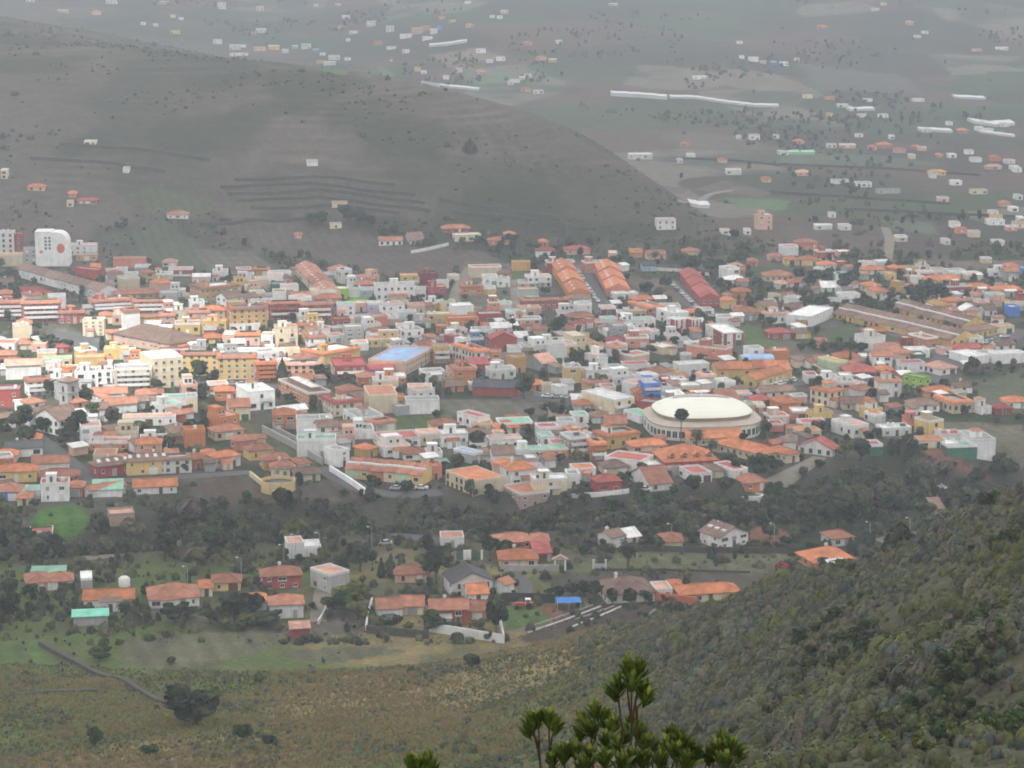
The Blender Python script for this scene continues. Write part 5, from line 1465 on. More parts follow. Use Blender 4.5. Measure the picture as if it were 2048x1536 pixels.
# ---------------------------------------------------------------- the rest of the close-packed town: houses and sheds between the ones above
TOWN = [(0, 560), (200, 545), (420, 560), (600, 545), (830, 570), (930, 545), (1090, 540), (1200, 540), (1400, 520), (1560, 530), (1700, 540), (2048, 560), (2048, 720), (1900, 760), (1980, 850), (1800, 870), (1690, 870), (1500, 940), (1280, 985), (1010, 965), (850, 935), (700, 910), (560, 960), (400, 960), (250, 990), (0, 1000)]
def fill_town(nh, ns):
    r = random.Random(99); q = np.random.RandomState(99); C_ = np.stack([q.uniform(0, 2048, 9000), q.uniform(540, 990, 9000)], -1)
    C_ = C_[inpoly(C_[:, 0], C_[:, 1], TOWN)]; bad = np.zeros(len(C_), bool)
    for P_, k in FIELDS: bad |= inpoly(C_[:, 0], C_[:, 1], P_)
    C_ = C_[~bad]; H = hit(C_[:, 0], C_[:, 1]); a_ = b_ = 0
    for (px, py), h in zip(C_, H):
        F = np.array(FOOT); gap = (np.hypot(F[:, 0] - h[0], F[:, 1] - h[1]) - F[:, 2]).min()
        phi = R(r.choice([4, 8, 14, 22, 30, 38])); dense = 1.0 if px < 1000 else (.55 if px < 1350 else .3)
        if any(i['label'] and abs(px - i['px']) < 28 and -3 < py - i['py'] < 30 for i in ITEMS): continue
        if gap > 4.4 and a_ < nh and r.random() < dense:
            b, a = r.uniform(5.5, 9.5), r.uniform(6, 9); hh = r.choice([2.9, 3.0, 5.4, 5.6, 5.8, 6.2]) if px > 500 else r.choice([3.0, 5.6, 6.0, 8.2])
            wl = r.choices('wcpyosrgk', [46, 12, 11, 8, 6, 5, 4, 7, 4])[0]; rf = r.choices(['F', 'H:t', 'T:t', 'G:t', 'H:o', 'F:p', 'F:G', 'G:b'], [52, 9, 6, 8, 4, 8, 5, 8])[0]
            if rf[0] in 'HG' and hh > 6.5: hh = 6.2
            c, s = math.cos(phi), math.sin(phi)
            house((h[0] - c * b / 2 + s * a / 2, h[1] - s * b / 2 - c * a / 2, h[2]), phi, b, a, hh, wl, rf, 'N' if r.random() < .15 else '', px=px, py=py, rnd=random.Random(r.random())); a_ += 1
        elif gap > 1.3 and b_ < ns:
            b, a = r.uniform(3, 5.5), r.uniform(3, 5); wl = r.choices('wcgnpt', [40, 15, 20, 8, 10, 7])[0]; rf = r.choice(['M:w', 'M:g', 'F', 'M:t', 'G:t', 'M:b'])
            c, s = math.cos(phi), math.sin(phi)
            house((h[0] - c * b / 2 + s * a / 2, h[1] - s * b / 2 - c * a / 2, h[2]), phi, b, a, r.uniform(2.4, 3.0), wl, rf, 'Nx', name='shed', px=px, py=py, rnd=random.Random(r.random()), group='sheds and outhouses between the houses'); b_ += 1
        if a_ >= nh and b_ >= ns: break
    print('filled', a_, b_)
fill_town(140, 240)
# ---------------------------------------------------------------- leaves, crowns and trees
def leafmat(name, col, var=.35, rough=.7):
    return mat(name, col, rough, var * 1.4, 1.1, orand=.35, spec=.2)
LM = {'d': leafmat('foliage_dark', (.046, .060, .030)), 'g': leafmat('foliage_green', (.050, .078, .026)), 'l': leafmat('foliage_light', (.11, .13, .035)), 'b': leafmat('foliage_bluish', (.075, .095, .075)),
      'y': leafmat('foliage_yellow', (.16, .15, .05)), 's': leafmat('scrub_grey_green', (.135, .145, .085)), 'n': leafmat('scrub_brown', (.125, .108, .075)), 'r': leafmat('blossom_red', (.28, .03, .05)),
      'G': leafmat('dry_grass', (.34, .275, .125)), 'H': leafmat('green_grass', (.10, .135, .045)), 'a': leafmat('agave_leaf', (.13, .18, .15)), 'o': leafmat('scrub_olive', (.095, .10, .048))}
BARK = mat('bark', (.11, .085, .065), .95, .2, 2, bump=.4)
BARKP = mat('palm_bark', (.16, .13, .10), .95, .2, 2, bump=.4)
def quads(c, nrm, sz, rng, asp=1.0):
    "oriented leaf-clump quads as arrays"
    n = len(c); t = np.cross(nrm, rng.normal(size=(n, 3))); t /= np.linalg.norm(t, axis=1)[:, None] + 1e-9; s = np.cross(nrm, t)
    a = rng.uniform(.7, 1.3, (n, 1)) * sz; p = t * a * asp; q = s * a
    return np.stack([c - p - q * .55, c + p * .9 - q, c + p + q * .6, c - p * .8 + q], 1).reshape(-1, 3)
def qmesh(name, V, mats, extra=None):
    me = bpy.data.meshes.new(name); n = len(V) // 4
    me.vertices.add(len(V)); me.vertices.foreach_set('co', np.ascontiguousarray(V, np.float32).ravel())
    me.loops.add(4 * n); me.loops.foreach_set('vertex_index', np.arange(4 * n)); me.polygons.add(n)
    me.polygons.foreach_set('loop_start', np.arange(0, 4 * n, 4)); me.polygons.foreach_set('loop_total', np.full(n, 4)); me.update(); me.validate()
    for m in mats: me.materials.append(m)
    return me
def blob_crown(seed, nb=9, n=650, sz=.085, flat=1.0, low=.28):
    "a crown of unit height, about as wide: leaf clumps over several uneven lobes, thin in places"
    r = np.random.RandomState(seed); V = []
    cs = []
    for i in range(nb):
        a = r.uniform(0, 6.28); q = r.uniform(0, .30) if i else 0
        cs.append((q * math.cos(a), q * math.sin(a), r.uniform(low + .18, .84), r.uniform(.13, .23)))
    w_ = np.array([c[3] ** 2 for c in cs]); k = r.choice(nb, n, p=w_ / w_.sum())
    d = r.normal(size=(n, 3)); d /= np.linalg.norm(d, axis=1)[:, None]
    c = np.array(cs); rad = c[k, 3] * r.uniform(.72, 1.06, n)
    P = c[k, :3] + d * rad[:, None] * np.array([1, 1, .8]); P[:, 2] = np.clip(P[:, 2] * flat + (1 - flat) * .8, low * .9, 1)
    nr = d + r.normal(size=(n, 3)) * .45; nr /= np.linalg.norm(nr, axis=1)[:, None]
    return quads(P, nr, sz, r)
def cone_crown(seed, n=520, sz=.06, w=.16, tiers=0):
    r = np.random.RandomState(seed); z = 1 - np.sqrt(r.uniform(0, 1, n)) * .92
    if tiers: z = np.round(z * tiers) / tiers + r.normal(size=n) * .008
    a = r.uniform(0, 6.28, n); rad = w * np.clip((1 - z) * (1.25 if tiers else 1) + (.0 if tiers else .35 * np.sin(np.clip(z, 0, 1) * 3.14)), .02, 1) * (r.uniform(.2, 1.0, n) if tiers else r.uniform(.65, 1.05, n))
    P = np.stack([rad * np.cos(a), rad * np.sin(a), z], -1); nr = np.stack([np.cos(a), np.sin(a), np.full(n, 2.2 if tiers else .5)], -1) + r.normal(size=(n, 3)) * .3
    nr /= np.linalg.norm(nr, axis=1)[:, None]; return quads(P, nr, sz, r)
def frond_crown(seed, nf=46, L=.42, drop=1.0, zc=.72):
    "palm head: arching fronds, each a spine with leaflets drawn as narrow blades"
    r = np.random.RandomState(seed); V = []
    for i in range(nf):
        a = r.uniform(0, 6.28); e = r.uniform(-.5, 1.25); l = L * r.uniform(.75, 1.1); d = np.array([math.cos(a), math.sin(a), 0]); sd = np.array([-d[1], d[0], 0])
        p = np.array([0, 0, zc]); ang = e; prev = p
        for k in range(6):
            st = l / 6; nx = prev + (d * math.cos(ang) + np.array([0, 0, math.sin(ang)])) * st; ang -= .32 * drop
            wv = .055 * math.sin(.5 + 2.4 * (k + .5) / 6) * (L / .42)
            for s in (-1, 1):
                tip = (prev + nx) / 2 + sd * s * wv * 1.5 + np.array([0, 0, -wv * .7]) + (nx - prev) * .5
                V += [prev, nx, tip + (nx - prev) * .3, tip - (nx - prev) * .35]
            prev = nx
    return np.array(V)
def fan_ball(seed, n=140, R_=.13, zc=.88):
    r = np.random.RandomState(seed); d = r.normal(size=(n, 3)); d /= np.linalg.norm(d, axis=1)[:, None]; d[:, 2] -= .25
    P = np.array([0, 0, zc]) + d * R_ * r.uniform(.55, 1, (n, 1)); nr = np.cross(d, r.normal(size=(n, 3))); nr /= np.linalg.norm(nr, axis=1)[:, None]; return quads(P, nr, .045, r)
def trunk(kind, h, s):
    b = MB(); r = random.Random(s)
    if kind == 'B':
        b.tube([(0, 0, -.05), (.01, 0, .2), (.02, .01, .38), (0, 0, .6)], [.036, .026, .02, .008], 6, cap=False)
        for i in range(5):
            a = r.uniform(0, 6.28); q = r.uniform(.12, .26); b.tube([(.01, 0, r.uniform(.2, .38)), (q * .5 * math.cos(a), q * .5 * math.sin(a), .45), (q * math.cos(a), q * math.sin(a), r.uniform(.55, .75))], [.016, .011, .005], 4, cap=False)
    elif kind == 'P': b.tube([(0, 0, -.03), (.005, 0, .3), (.0, .004, .6), (0, 0, .88)], [.018, .012, .011, .011], 7, cap=False)
    elif kind == 'F': b.tube([(0, 0, -.05), (0, 0, .3), (.01, 0, .55), (.0, 0, .74)], [.055, .045, .043, .05], 8, cap=False)
    else: b.tube([(0, 0, -.03), (0, 0, .3), (0, 0, .95)], [.024, .018, .004], 6, cap=False)
    return b
TREEK = {}
def tree_meshes(kind, leaf, var):
    k = (kind, leaf, var)
    if k in TREEK: return TREEK[k]
    s = var * 13 + ord(kind)
    if kind == 'B': V = blob_crown(s, 8 + var, 620)
    elif kind == 'O': V = blob_crown(s, 9, 620, .085, .78, .08)          # low and round, foliage down to the ground
    elif kind == 'P': V = fan_ball(s)
    elif kind == 'F': V = frond_crown(s)
    elif kind == 'C': V = cone_crown(s, 420, .05, .13)
    elif kind == 'N': V = cone_crown(s, 620, .05, .27, 9)
    elif kind == 'K': V = cone_crown(s, 700, .06, .40)
    t = trunk('B' if kind == 'O' else kind, 1, s).mesh('trunk', [BARKP if kind in 'PF' else BARK], True)
    TREEK[k] = (qmesh('crown', V, [LM[leaf]]), t); return TREEK[k]
KN = {'B': ('tree', 'tree'), 'O': ('tree', 'bushy tree'), 'P': ('fan_palm', 'tall slender fan palm'), 'F': ('date_palm', 'feathery date palm'), 'C': ('cypress_tree', 'narrow cypress'), 'N': ('norfolk_pine', 'tiered pine'), 'K': ('conifer_tree', 'broad conifer')}
LN = {'d': 'dark green', 'g': 'mid-green', 'l': 'light green', 'b': 'bluish', 'y': 'yellowish', 'r': 'red-flowering', 'n': 'brownish', 's': 'grey-green', 'o': 'olive'}
def plant_tree(loc, hm, kind, leaf, wr, px, py, rnd, label=None, group='trees of the town and ravine', lm=None):
    cm, tm = tree_meshes(kind, leaf, rnd.randrange(4)); nm, say = KN[kind]
    o = empty(nm, loc, rnd.uniform(0, 6.28)); o.scale = (hm * wr, hm * wr, hm); o['group'] = group
    for n, m in (('trunk', tm), ('crown', cm)): link(bpy.data.objects.new(n, m), o)
    size = 'small ' if hm < 4.5 else ('tall ' if hm > 9 else '')
    d = f"{size}{LN[leaf]} {say}" if kind not in 'P' else say
    ITEMS.append(dict(o=o, px=px, py=py, desc=d, label=label, cat='palm' if kind in 'PF' else 'tree', lm=lm))
def trees(txt):
    P = [r.split('|') for r in txt.strip().replace(';', '\n').splitlines() if r.strip()]
    Q = [p[0].split() for p in P]; H = hit([float(q[0]) for q in Q], [float(q[1]) for q in Q])
    for p, q, h in zip(P, Q, H):
        px, py, hp = map(float, q[:3]); code = q[3]; wr = float(q[4]) if len(q) > 4 else 1.0
        ppm = FPX / math.hypot(h[1], CAMZ - h[2]); rnd = random.Random(int(px * 17 + py * 3))
        plant_tree((h[0], h[1], h[2] - .1), hp / ppm, code[0], code[1], wr, px, py, rnd, p[1].strip() if len(p) > 1 else None)
        FOOT.append((h[0], h[1], hp / ppm * .3))
trees('''
1362 893 78 Pd 1.2 | tallest fan palm, rising in front of the cream dome; 1486 908 44 Pd 1.3 | shorter fan palm in front of the cream school wing; 1025 670 34 Pd 1.4 | fan palm among low houses behind the blank red gable
1256 1135 60 Fd 1.15 | big date palm standing alone at the edge of the orchard; 1135 1088 52 Fd 1.1; 1533 873 38 Fd 1.1 | date palm beside the red box right of the dome; 1393 895 42 Fd 1.1; 1424 908 32 Fg 1.2; 1456 938 40 Fd 1.2
562 1168 38 Fd 1.2; 252 1243 46 Fd 1.2 | date palm in front of the long orange-roofed cottage; 1950 1022 46 Fd 1.0; 1285 1062 42 Fd 1.2; 1225 1055 36 Fd 1.2; 1300 1300 12 Fg 1.6; 1180 1300 18 Fg 1.8; 540 1172 30 Fd 1.2
905 752 15 Fd 1.2; 913 753 14 Fd 1.2; 1500 562 26 Fg 1.2; 1512 575 24 Fd 1.2; 1310 523 24 Fd 1.1; 1158 1082 40 Fd 1.2; 1270 1048 36 Fd 1.2; 840 1180 26 Fg 1.2
763 1155 42 Cd 1.3 | left-hand of two thin dark cypresses before the terracotta roof; 782 1155 50 Cd 1.2 | taller of two thin dark cypresses before the terracotta roof; 1700 737 36 Cd .9; 1475 552 24 Cd 1.1; 1700 1112 40 Cd 1.2; 1712 1110 36 Cd 1.2; 740 1000 36 Cd 2.2; 205 700 30 Cd 1.5
565 765 50 Kd .55 | tall dark conifer beside the pale pink flats; 1520 617 60 Nd 1.0 | tall tiered pine above the upper right-hand houses; 1735 737 32 Nd 1.0; 1605 815 14 Nd 1.4
1497 614 28 Kd 1.1 | dark cone-shaped tree beside the tall tiered pine; 1468 480 24 Od 1.2; 643 764 36 Bd .9; 940 305 28 Kd 1.3 | single dark tree high on the bare hillside
1800 1102 60 Kd 1.35 | broad dark cedar-like conifer by the near hill's skyline; 1735 1105 44 Bd .9; 873 1168 78 Bd .95 | tallest dark tree, between the terracotta roof and the chalet; 720 1142 72 Bd 1.2 | big dark tree behind the grey concrete shell
702 1222 58 Bl 1.5 | bright leafy tree beside the sunken drive; 715 1240 40 Ol 1.3; 660 1230 40 Og 1.2; 992 1268 72 Bd .7 | tall dark tree at the end of the white garden wall; 872 1262 40 Og 1.7 | round green tree before the red two-storey house
780 1260 36 Ob 1.5 | bluish tree before the white orange-roofed house; 830 1202 24 Od 2.6; 960 1260 26 Bl 1.8; 470 1240 58 Bd 1.5 | large dark tree between yellow and white near houses; 420 1248 34 Og 1.9; 540 1252 30 Od 2.6; 500 1250 26 Ol 2.2
392 1452 84 Od 1.5 | biggest dark bush on the near grassy slope; 192 1500 48 Bg .8 | small round-headed tree alone on the near slope; 485 1478 34 Og 1.3; 540 1492 26 Og 1.4; 522 1372 32 Ol 1.4; 1395 1480 36 Kd .9; 298 1514 30 Og 1.4
943 1340 34 Bg 1.3; 1563 1162 42 Or 1.0 | red-flowering tree beside the sprawling orange-roofed house; 340 1330 20 Bg 1.6; 200 1322 30 Og 1.7; 430 1400 26 Ol 1.4; 60 1230 34 Bd .9; 85 1215 22 Bg 1; 155 1238 24 Bg 1; 20 1250 70 Bd .9
640 1042 46 Bd .95; 565 1032 58 Bd .9; 585 1090 52 Bl 1.2; 380 1062 70 Bn 1.2; 330 1122 70 Bd 1.2; 430 1102 60 Bg 1.2; 500 1088 42 Og 1.4; 450 1020 30 Bg 1.4; 520 1020 26 Ol 1.4; 270 1080 44 Bn 1.4; 395 1140 50 Bn 1.5
1700 975 44 Bo 1.3; 1740 995 62 Bd 1.2; 1790 1008 66 Bo 1.2; 1840 990 54 Bd 1.1; 1760 1030 60 Bd 1.4; 1650 1000 50 Bg 1.2; 1600 1020 44 Bd 1.4; 1680 1060 64 Bd 1.4; 1620 1075 40 Bd 1.3; 1550 1000 36 Bg 1.4; 1890 960 40 Bn 1.4; 1950 975 40 Bd 1.4
2010 960 50 Bd 1.2; 1850 1035 40 Bl 1.7; 1890 1040 24 Ol 1.6; 1430 1030 40 Bg 1.5; 1480 1045 40 Bd 1.3; 1390 1025 34 Bn 1.5; 1330 1025 40 Bg 1.4; 1280 1020 34 Bg 1.5; 1220 1020 30 Bg 1.5; 1170 1012 26 Bd 1.4; 1100 1040 34 Bn 1.5; 1050 1050 26 Bg 1.6
1440 1080 26 Bd 1; 1340 1090 16 Og 1.4; 1385 1092 22 Od 1.3; 1530 1098 22 Bg 1.2; 1590 1092 26 Bd 1.1; 1510 1090 14 Og 1.6; 980 1110 40 Bd 1.2; 960 1075 30 Bd 1.4; 700 1120 30 Bl 1.5; 650 1120 26 Bl 1.3; 1080 1100 20 Og 1.4
1690 920 40 Bl 1.1 | yellowish round tree beside a darker one above the ravine; 1722 922 46 Bd 1.1; 1755 872 18 Og 1.4; 1820 905 28 Bd 1.3; 1838 910 26 Bg 1.3; 1790 900 26 Bn 1.3; 1385 988 40 Bd 1.1; 1450 992 40 Bd 1.1; 1350 992 26 Bg 1.2; 1475 948 30 Bd 1.2
1505 935 28 Bd 1.3; 1522 940 34 Bg 1.2; 1550 948 36 Bd 1.2; 1605 955 26 Bn 1.4; 1640 938 20 Bd 1.4; 813 985 26 Od 1.4; 690 992 14 Og 1.6; 742 968 20 Bg 1.3; 1118 674 42 Bd 1.0 | tallest dark tree among the upper middle houses; 1250 720 20 Bd 1.3
836 777 30 Bd 1.3; 800 795 22 Bg 1.3; 1158 745 26 Bd 1.1; 1048 798 48 Bo .9 | brownish tree at the corner of the red hall; 1095 830 30 Bn 1.4; 1112 838 32 Bd 1.3; 1060 835 20 Bd 1.4; 950 900 46 Bd 1.2; 972 892 20 Ol 1.4; 1150 927 34 By 1.1 | yellow-leaved tree below the brown-grey flats; 1120 928 22 Bd 1.4
1105 848 16 Bd 1.3; 874 844 24 Bd 1; 745 838 15 Od 1.4; 580 804 18 Od 1.5; 555 798 20 Od 1.1; 408 792 26 Bd 1.1; 385 802 30 Bd .9; 105 792 36 Bd 1.2; 168 818 42 Bg 1.3; 192 842 46 Bg 1.2; 222 852 44 Bn 1.3; 150 880 60 Bd 1.0; 40 866 56 Bd 1.1; 85 868 36 Bd 1.0
130 895 40 Bd 1.1; 283 868 26 Bl 2.0; 385 882 42 Bd 1.0; 325 905 40 Bg .9; 340 895 30 By 1.1; 285 938 28 Bd 1.0; 330 938 28 Bg 1.1; 372 945 24 Bd 1.2; 55 890 40 Bd 1.1; 100 695 26 Bd 1.6; 132 700 22 Bd 1.8; 62 694 20 Bd 1.8; 400 764 54 Bd .9; 378 780 44 Bd .9; 424 772 34 Bd 1.0
620 452 34 Bd 1.0; 642 452 30 Bd 1.2; 700 450 40 Bd 1.1; 722 454 40 Bd 1.1; 768 482 34 Bd 1.1; 790 472 26 Bd 1.2; 742 456 26 Bd 1.2; 1012 488 22 Bd 1.1; 1028 486 18 Bd 1.2; 1075 502 16 Bd 1.3; 1106 508 22 Bd 1.3; 1140 500 22 Bd 1.3; 1180 496 20 Bd 1.2; 1124 518 18 Bd 1.4; 960 486 16 Bd 1.4
1238 527 18 Bd 1.3; 1226 533 22 Bd 1; 1314 533 18 Bd 1.2; 1356 533 30 Bd 1.1; 1376 548 38 Bd 1.1; 1392 543 26 Bd 1.1; 1422 548 30 Bg 1.2; 1442 553 34 Bd 1.1; 1462 533 18 Bg 1.3; 1602 563 34 Bd 1.3; 1626 578 38 Bd 1.2; 1652 573 34 Bg 1.3; 1692 583 38 Bd 1.2; 1712 563 28 Bd 1.2; 1660 553 22 Bg 1.4
1782 603 20 Bd 1.2; 1802 578 26 Bd 1.2; 1852 608 46 Bd 1.2; 1872 603 40 Bd 1.2; 1836 612 38 Bd 1.2; 1822 596 26 Bd 1.3; 1752 618 18 Og 1.8; 1772 624 20 Od 2.0; 1642 622 28 Bd 1.4; 1616 622 30 Bd 1.5; 1604 600 26 Bg 1.3; 1252 562 18 Bd 1.2; 1290 594 38 Bd 1.2; 1312 603 30 Bn 1.2; 1332 578 24 Bd 1.2
1182 694 20 Bd 1.3; 1202 714 24 Bd 1.2; 1225 706 18 Bg 1.4; 1340 742 24 Bd 1.1; 1282 758 22 Bd 1.3; 1325 693 28 Bd 1.3; 1346 694 26 Bd 1.3; 1302 709 20 Bn 1.3; 1543 653 20 Bd 1.4; 1562 673 30 Bd 1.2; 1602 703 18 Bd 1.4; 1702 706 26 Bd 1.3; 1642 694 20 Bd 1.5; 1722 707 22 Bd 1.4; 1680 690 20 Bg 1.4
1507 799 18 Bd 1.2; 1561 806 18 Bd 1.1; 1740 808 32 Bd .9; 1725 806 22 Bn 1.2; 1887 779 24 Bd 1; 1950 744 32 Bd 1.0; 1782 845 26 Bd 1.1; 1800 842 22 Bd 1.2; 1737 885 24 Bd 1.2; 1990 850 16 Bd 1.3; 1726 766 18 Bd 1.2; 1757 762 16 Bg 1.2; 1830 610 18 Bd 1.3; 1820 545 14 Bd 1.2; 1725 600 16 Bd 1.1
1300 960 26 Bd 1.2; 1258 958 16 Bd 1.2; 1090 880 14 Bd 1.2; 1170 980 18 Bd 1.3; 1275 1000 16 Bd 1.4; 930 600 12 Bd 1.5; 1090 590 16 Bd 1.4; 1010 590 12 Bd 1.4; 880 690 16 Bd 1.3; 965 680 20 Bd 1.2; 1050 690 20 Bd 1.4; 850 650 14 Bd 1.4; 1130 700 14 Bd 1.4; 760 690 14 Bd 1.3; 820 690 16 Bd 1.4
''')
trees('''
1120 1195 26 Od 1.3; 1145 1192 30 Od 1.4; 1165 1188 28 Od 1.3; 1190 1196 34 Bd 1.2; 1225 1208 40 Bd 1.0; 1262 1212 44 Bd 1.1; 1290 1204 26 Og 1.2; 1100 1192 20 Og 1.4; 1335 1205 20 Od 1.3; 1420 1112 22 Od 1.4; 1560 1102 22 Od 1.6
745 1262 16 Og 1.6; 815 1262 20 Oy 1.4; 900 1262 22 Og 1.4; 975 1282 22 Ol 1.2; 845 1205 22 Od 1.5; 640 1128 22 Bl 1.6; 680 1140 40 Bd 1.3; 745 1130 34 Bd 1.2; 610 1140 20 Og 1.4
350 1245 40 Od 1.6; 375 1238 34 Og 1.6; 450 1260 26 Ol 1.8; 480 1262 22 Og 1.8; 510 1232 44 Bd 1.2; 560 1262 18 Oo 1.6; 270 1215 20 Od 1.4; 130 1185 20 Og 1.6; 20 1195 40 Bd 1.1; 60 1190 26 Og 1.3; 200 1168 16 Od 1.6
1010 1110 30 Bd 1.2; 1035 1110 22 Og 1.4; 1110 1120 30 Bd 1.0; 1165 1112 24 Og 1.3; 1300 1080 26 Bd 1.2; 1370 1078 24 Bg 1.3; 1540 1078 30 Bd 1.3; 1575 1098 30 Bd 1.3; 1625 1108 30 Bd 1.2; 1640 1140 26 Bg 1.5; 1575 1145 34 Bg 1.4
1740 1130 40 Od 1.6; 1690 1150 34 Oo 1.8; 1780 1118 34 Od 1.5; 1920 1022 40 Bd 1.2; 1970 1020 36 Bd 1.2; 1990 1012 30 Bg 1.2; 1860 1060 34 Od 1.6; 900 1130 26 Bd 1.0; 860 1110 26 Bd 1.1; 930 1150 18 Og 1.4; 690 1230 50 Bg 1.3
''')
# ---------------------------------------------------------------- scrub, grass and far trees that nobody could count
def scatter(name, label, P, sc, protos, seed):
    "points with a turn and a size each; one of a few bush shapes stands on every point"
    r = np.random.RandomState(seed); k = r.randint(0, len(protos), len(P))
    ng = bpy.data.node_groups.new(name + '_plants', 'GeometryNodeTree')
    ng.interface.new_socket('Geometry', in_out='INPUT', socket_type='NodeSocketGeometry'); ng.interface.new_socket('Geometry', in_out='OUTPUT', socket_type='NodeSocketGeometry')
    N = ng.nodes; Lk = ng.links; gi = N.new('NodeGroupInput'); go = N.new('NodeGroupOutput'); jn = N.new('GeometryNodeJoinGeometry')
    def named(nm, ty):
        q = N.new('GeometryNodeInputNamedAttribute'); q.data_type = ty; q.inputs['Name'].default_value = nm; return q
    sz = named('size', 'FLOAT_VECTOR'); rz = named('turn', 'FLOAT'); kd = named('pick', 'INT'); cx = N.new('ShaderNodeCombineXYZ'); Lk.new(rz.outputs['Attribute'], cx.inputs['Z'])
    for i, pr in enumerate(protos):
        cp = N.new('FunctionNodeCompare'); cp.data_type = 'INT'; cp.operation = 'EQUAL'
        a, b = [s for s in cp.inputs if s.type == 'INT'][:2]; Lk.new(kd.outputs['Attribute'], a); b.default_value = i
        oi = N.new('GeometryNodeObjectInfo'); oi.inputs['Object'].default_value = pr
        ip = N.new('GeometryNodeInstanceOnPoints'); Lk.new(gi.outputs[0], ip.inputs['Points']); Lk.new(oi.outputs['Geometry'], ip.inputs['Instance']); Lk.new(cp.outputs[0], ip.inputs['Selection'])
        Lk.new(cx.outputs[0], ip.inputs['Rotation']); Lk.new(sz.outputs['Attribute'], ip.inputs['Scale']); Lk.new(ip.outputs[0], jn.inputs[0])
    Lk.new(jn.outputs[0], go.inputs[0])
    me = bpy.data.meshes.new(name); me.vertices.add(len(P)); me.vertices.foreach_set('co', P.astype(np.float32).ravel())
    s3 = np.stack([sc * r.uniform(.8, 1.25, len(P)), sc * r.uniform(.8, 1.25, len(P)), sc * r.uniform(.75, 1.2, len(P))], -1)
    me.attributes.new('size', 'FLOAT_VECTOR', 'POINT').data.foreach_set('vector', s3.astype(np.float32).ravel())
    me.attributes.new('turn', 'FLOAT', 'POINT').data.foreach_set('value', r.uniform(0, 6.28, len(P)).astype(np.float32))
    me.attributes.new('pick', 'INT', 'POINT').data.foreach_set('value', k.astype(np.int32))
    o = link(bpy.data.objects.new(name, me)); o.modifiers.new('plants', 'NODES').node_group = ng
    tag(o, label, None, None, 'stuff'); return o
def core(seed, h=.75, k=.93, ns=10, nr=5):
    r = np.random.RandomState(seed + 500); V = []
    def p(i, j):
        a = 2 * math.pi * (i % ns) / ns; e = math.pi / 2 * j / nr; q = k * (1 + .10 * math.sin(3 * a + seed) + .06 * math.sin(5 * a + 2 * e)); return (.5 * q * math.cos(a) * math.cos(e), .5 * q * math.sin(a) * math.cos(e), h * k * math.sin(e) * .97)
    for i in range(ns):
        for j in range(nr): V += [p(i, j), p(i + 1, j), p(i + 1, j + 1), p(i, j + 1)]
    return np.array(V)
def proto(name, V, m): return bpy.data.objects.new(name, qmesh(name, V, [m]))
def dome(seed, n=150, sz=.16, h=.75):
    r = np.random.RandomState(seed); d = r.normal(size=(n, 3)); d[:, 2] = np.abs(d[:, 2]) * .9 + .02; d /= np.linalg.norm(d, axis=1)[:, None]
    P = d * np.array([.5, .5, h]) * (1 - .28 * r.uniform(0, 1, (n, 1)) ** 2) * (1 + .18 * np.sin(3 * np.arctan2(d[:, 1], d[:, 0]) + seed))[:, None]
    nr = d + r.normal(size=(n, 3)) * .3; nr /= np.linalg.norm(nr, axis=1)[:, None]; return quads(P, nr, sz * .5, r)
def tuft(seed, n=34):
    r = np.random.RandomState(seed); V = []
    for i in range(n):
        a = r.uniform(0, 6.28); b = r.uniform(0, 6.28); q = r.uniform(0, .35); l = r.uniform(.5, 1.0); ln = r.uniform(.1, .55)
        p = np.array([q * math.cos(b), q * math.sin(b), -.05]); t = p + np.array([ln * math.cos(a), ln * math.sin(a), l]); s = np.array([-math.sin(a), math.cos(a), 0]) * .03
        V += [p - s, p + s, t + s * .3, t - s * .3]
    return np.array(V)
def rosette(seed, n=26):
    r = np.random.RandomState(seed); V = []
    for i in range(n):
        a = r.uniform(0, 6.28); e = r.uniform(.2, 1.3); l = r.uniform(.5, .75); d = np.array([math.cos(a) * math.cos(e), math.sin(a) * math.cos(e), math.sin(e)]); s = np.array([-math.sin(a), math.cos(a), 0]) * .06
        V += [s * .6, -s * .6, d * l * .6 - s, d * l]; V += [s * .6, d * l * .6 - s, d * l, d * l * .6 + s]
    return np.array(V)
_r = np.random.RandomState(5)
def ground_pts(n, d0, d1, px0=-150, px1=2200, power=2.0):
    "random points on the terrain, even per area"
    d = (d0 ** power + (d1 ** power - d0 ** power) * _r.uniform(0, 1, n)) ** (1 / power); u = (_r.uniform(px0, px1, n) - 1024) / FPX
    x = u * d; return np.stack([x, d, gheight(x, d)], -1)
def clear_of(P, pad=.5):
    F = np.array(FOOT); keep = np.ones(len(P), bool)
    for i in range(0, len(P), 4000):
        q = P[i:i + 4000]; d = np.hypot(q[:, None, 0] - F[None, :, 0], q[:, None, 1] - F[None, :, 1]) - F[None, :, 2]
        keep[i:i + 4000] = d.min(1) > pad
    return P[keep]
def above_plain(P): return NEAR(P[:, 0], P[:, 1]) - np.maximum(0, P[:, 1] - 600) * .6
bs = {k: [proto('bush_shape', np.concatenate([dome(i * 7 + ord(k), 420, .085), core(i * 7 + ord(k))]), LM[k]) for i in range(2)] for k in 'sdlnoby'}
tall = [proto('thicket_shape', blob_crown(70 + i, 7, 260, .12, .9, .05), LM[k]) for i, k in enumerate('donsgo')]
gt = [proto('tuft_shape', tuft(i), LM['G']) for i in range(3)]; gg = [proto('tuft_shape', tuft(9 + i), LM['H']) for i in range(2)]
ag = [proto('agave_shape', rosette(i), LM['a']) for i in range(2)]
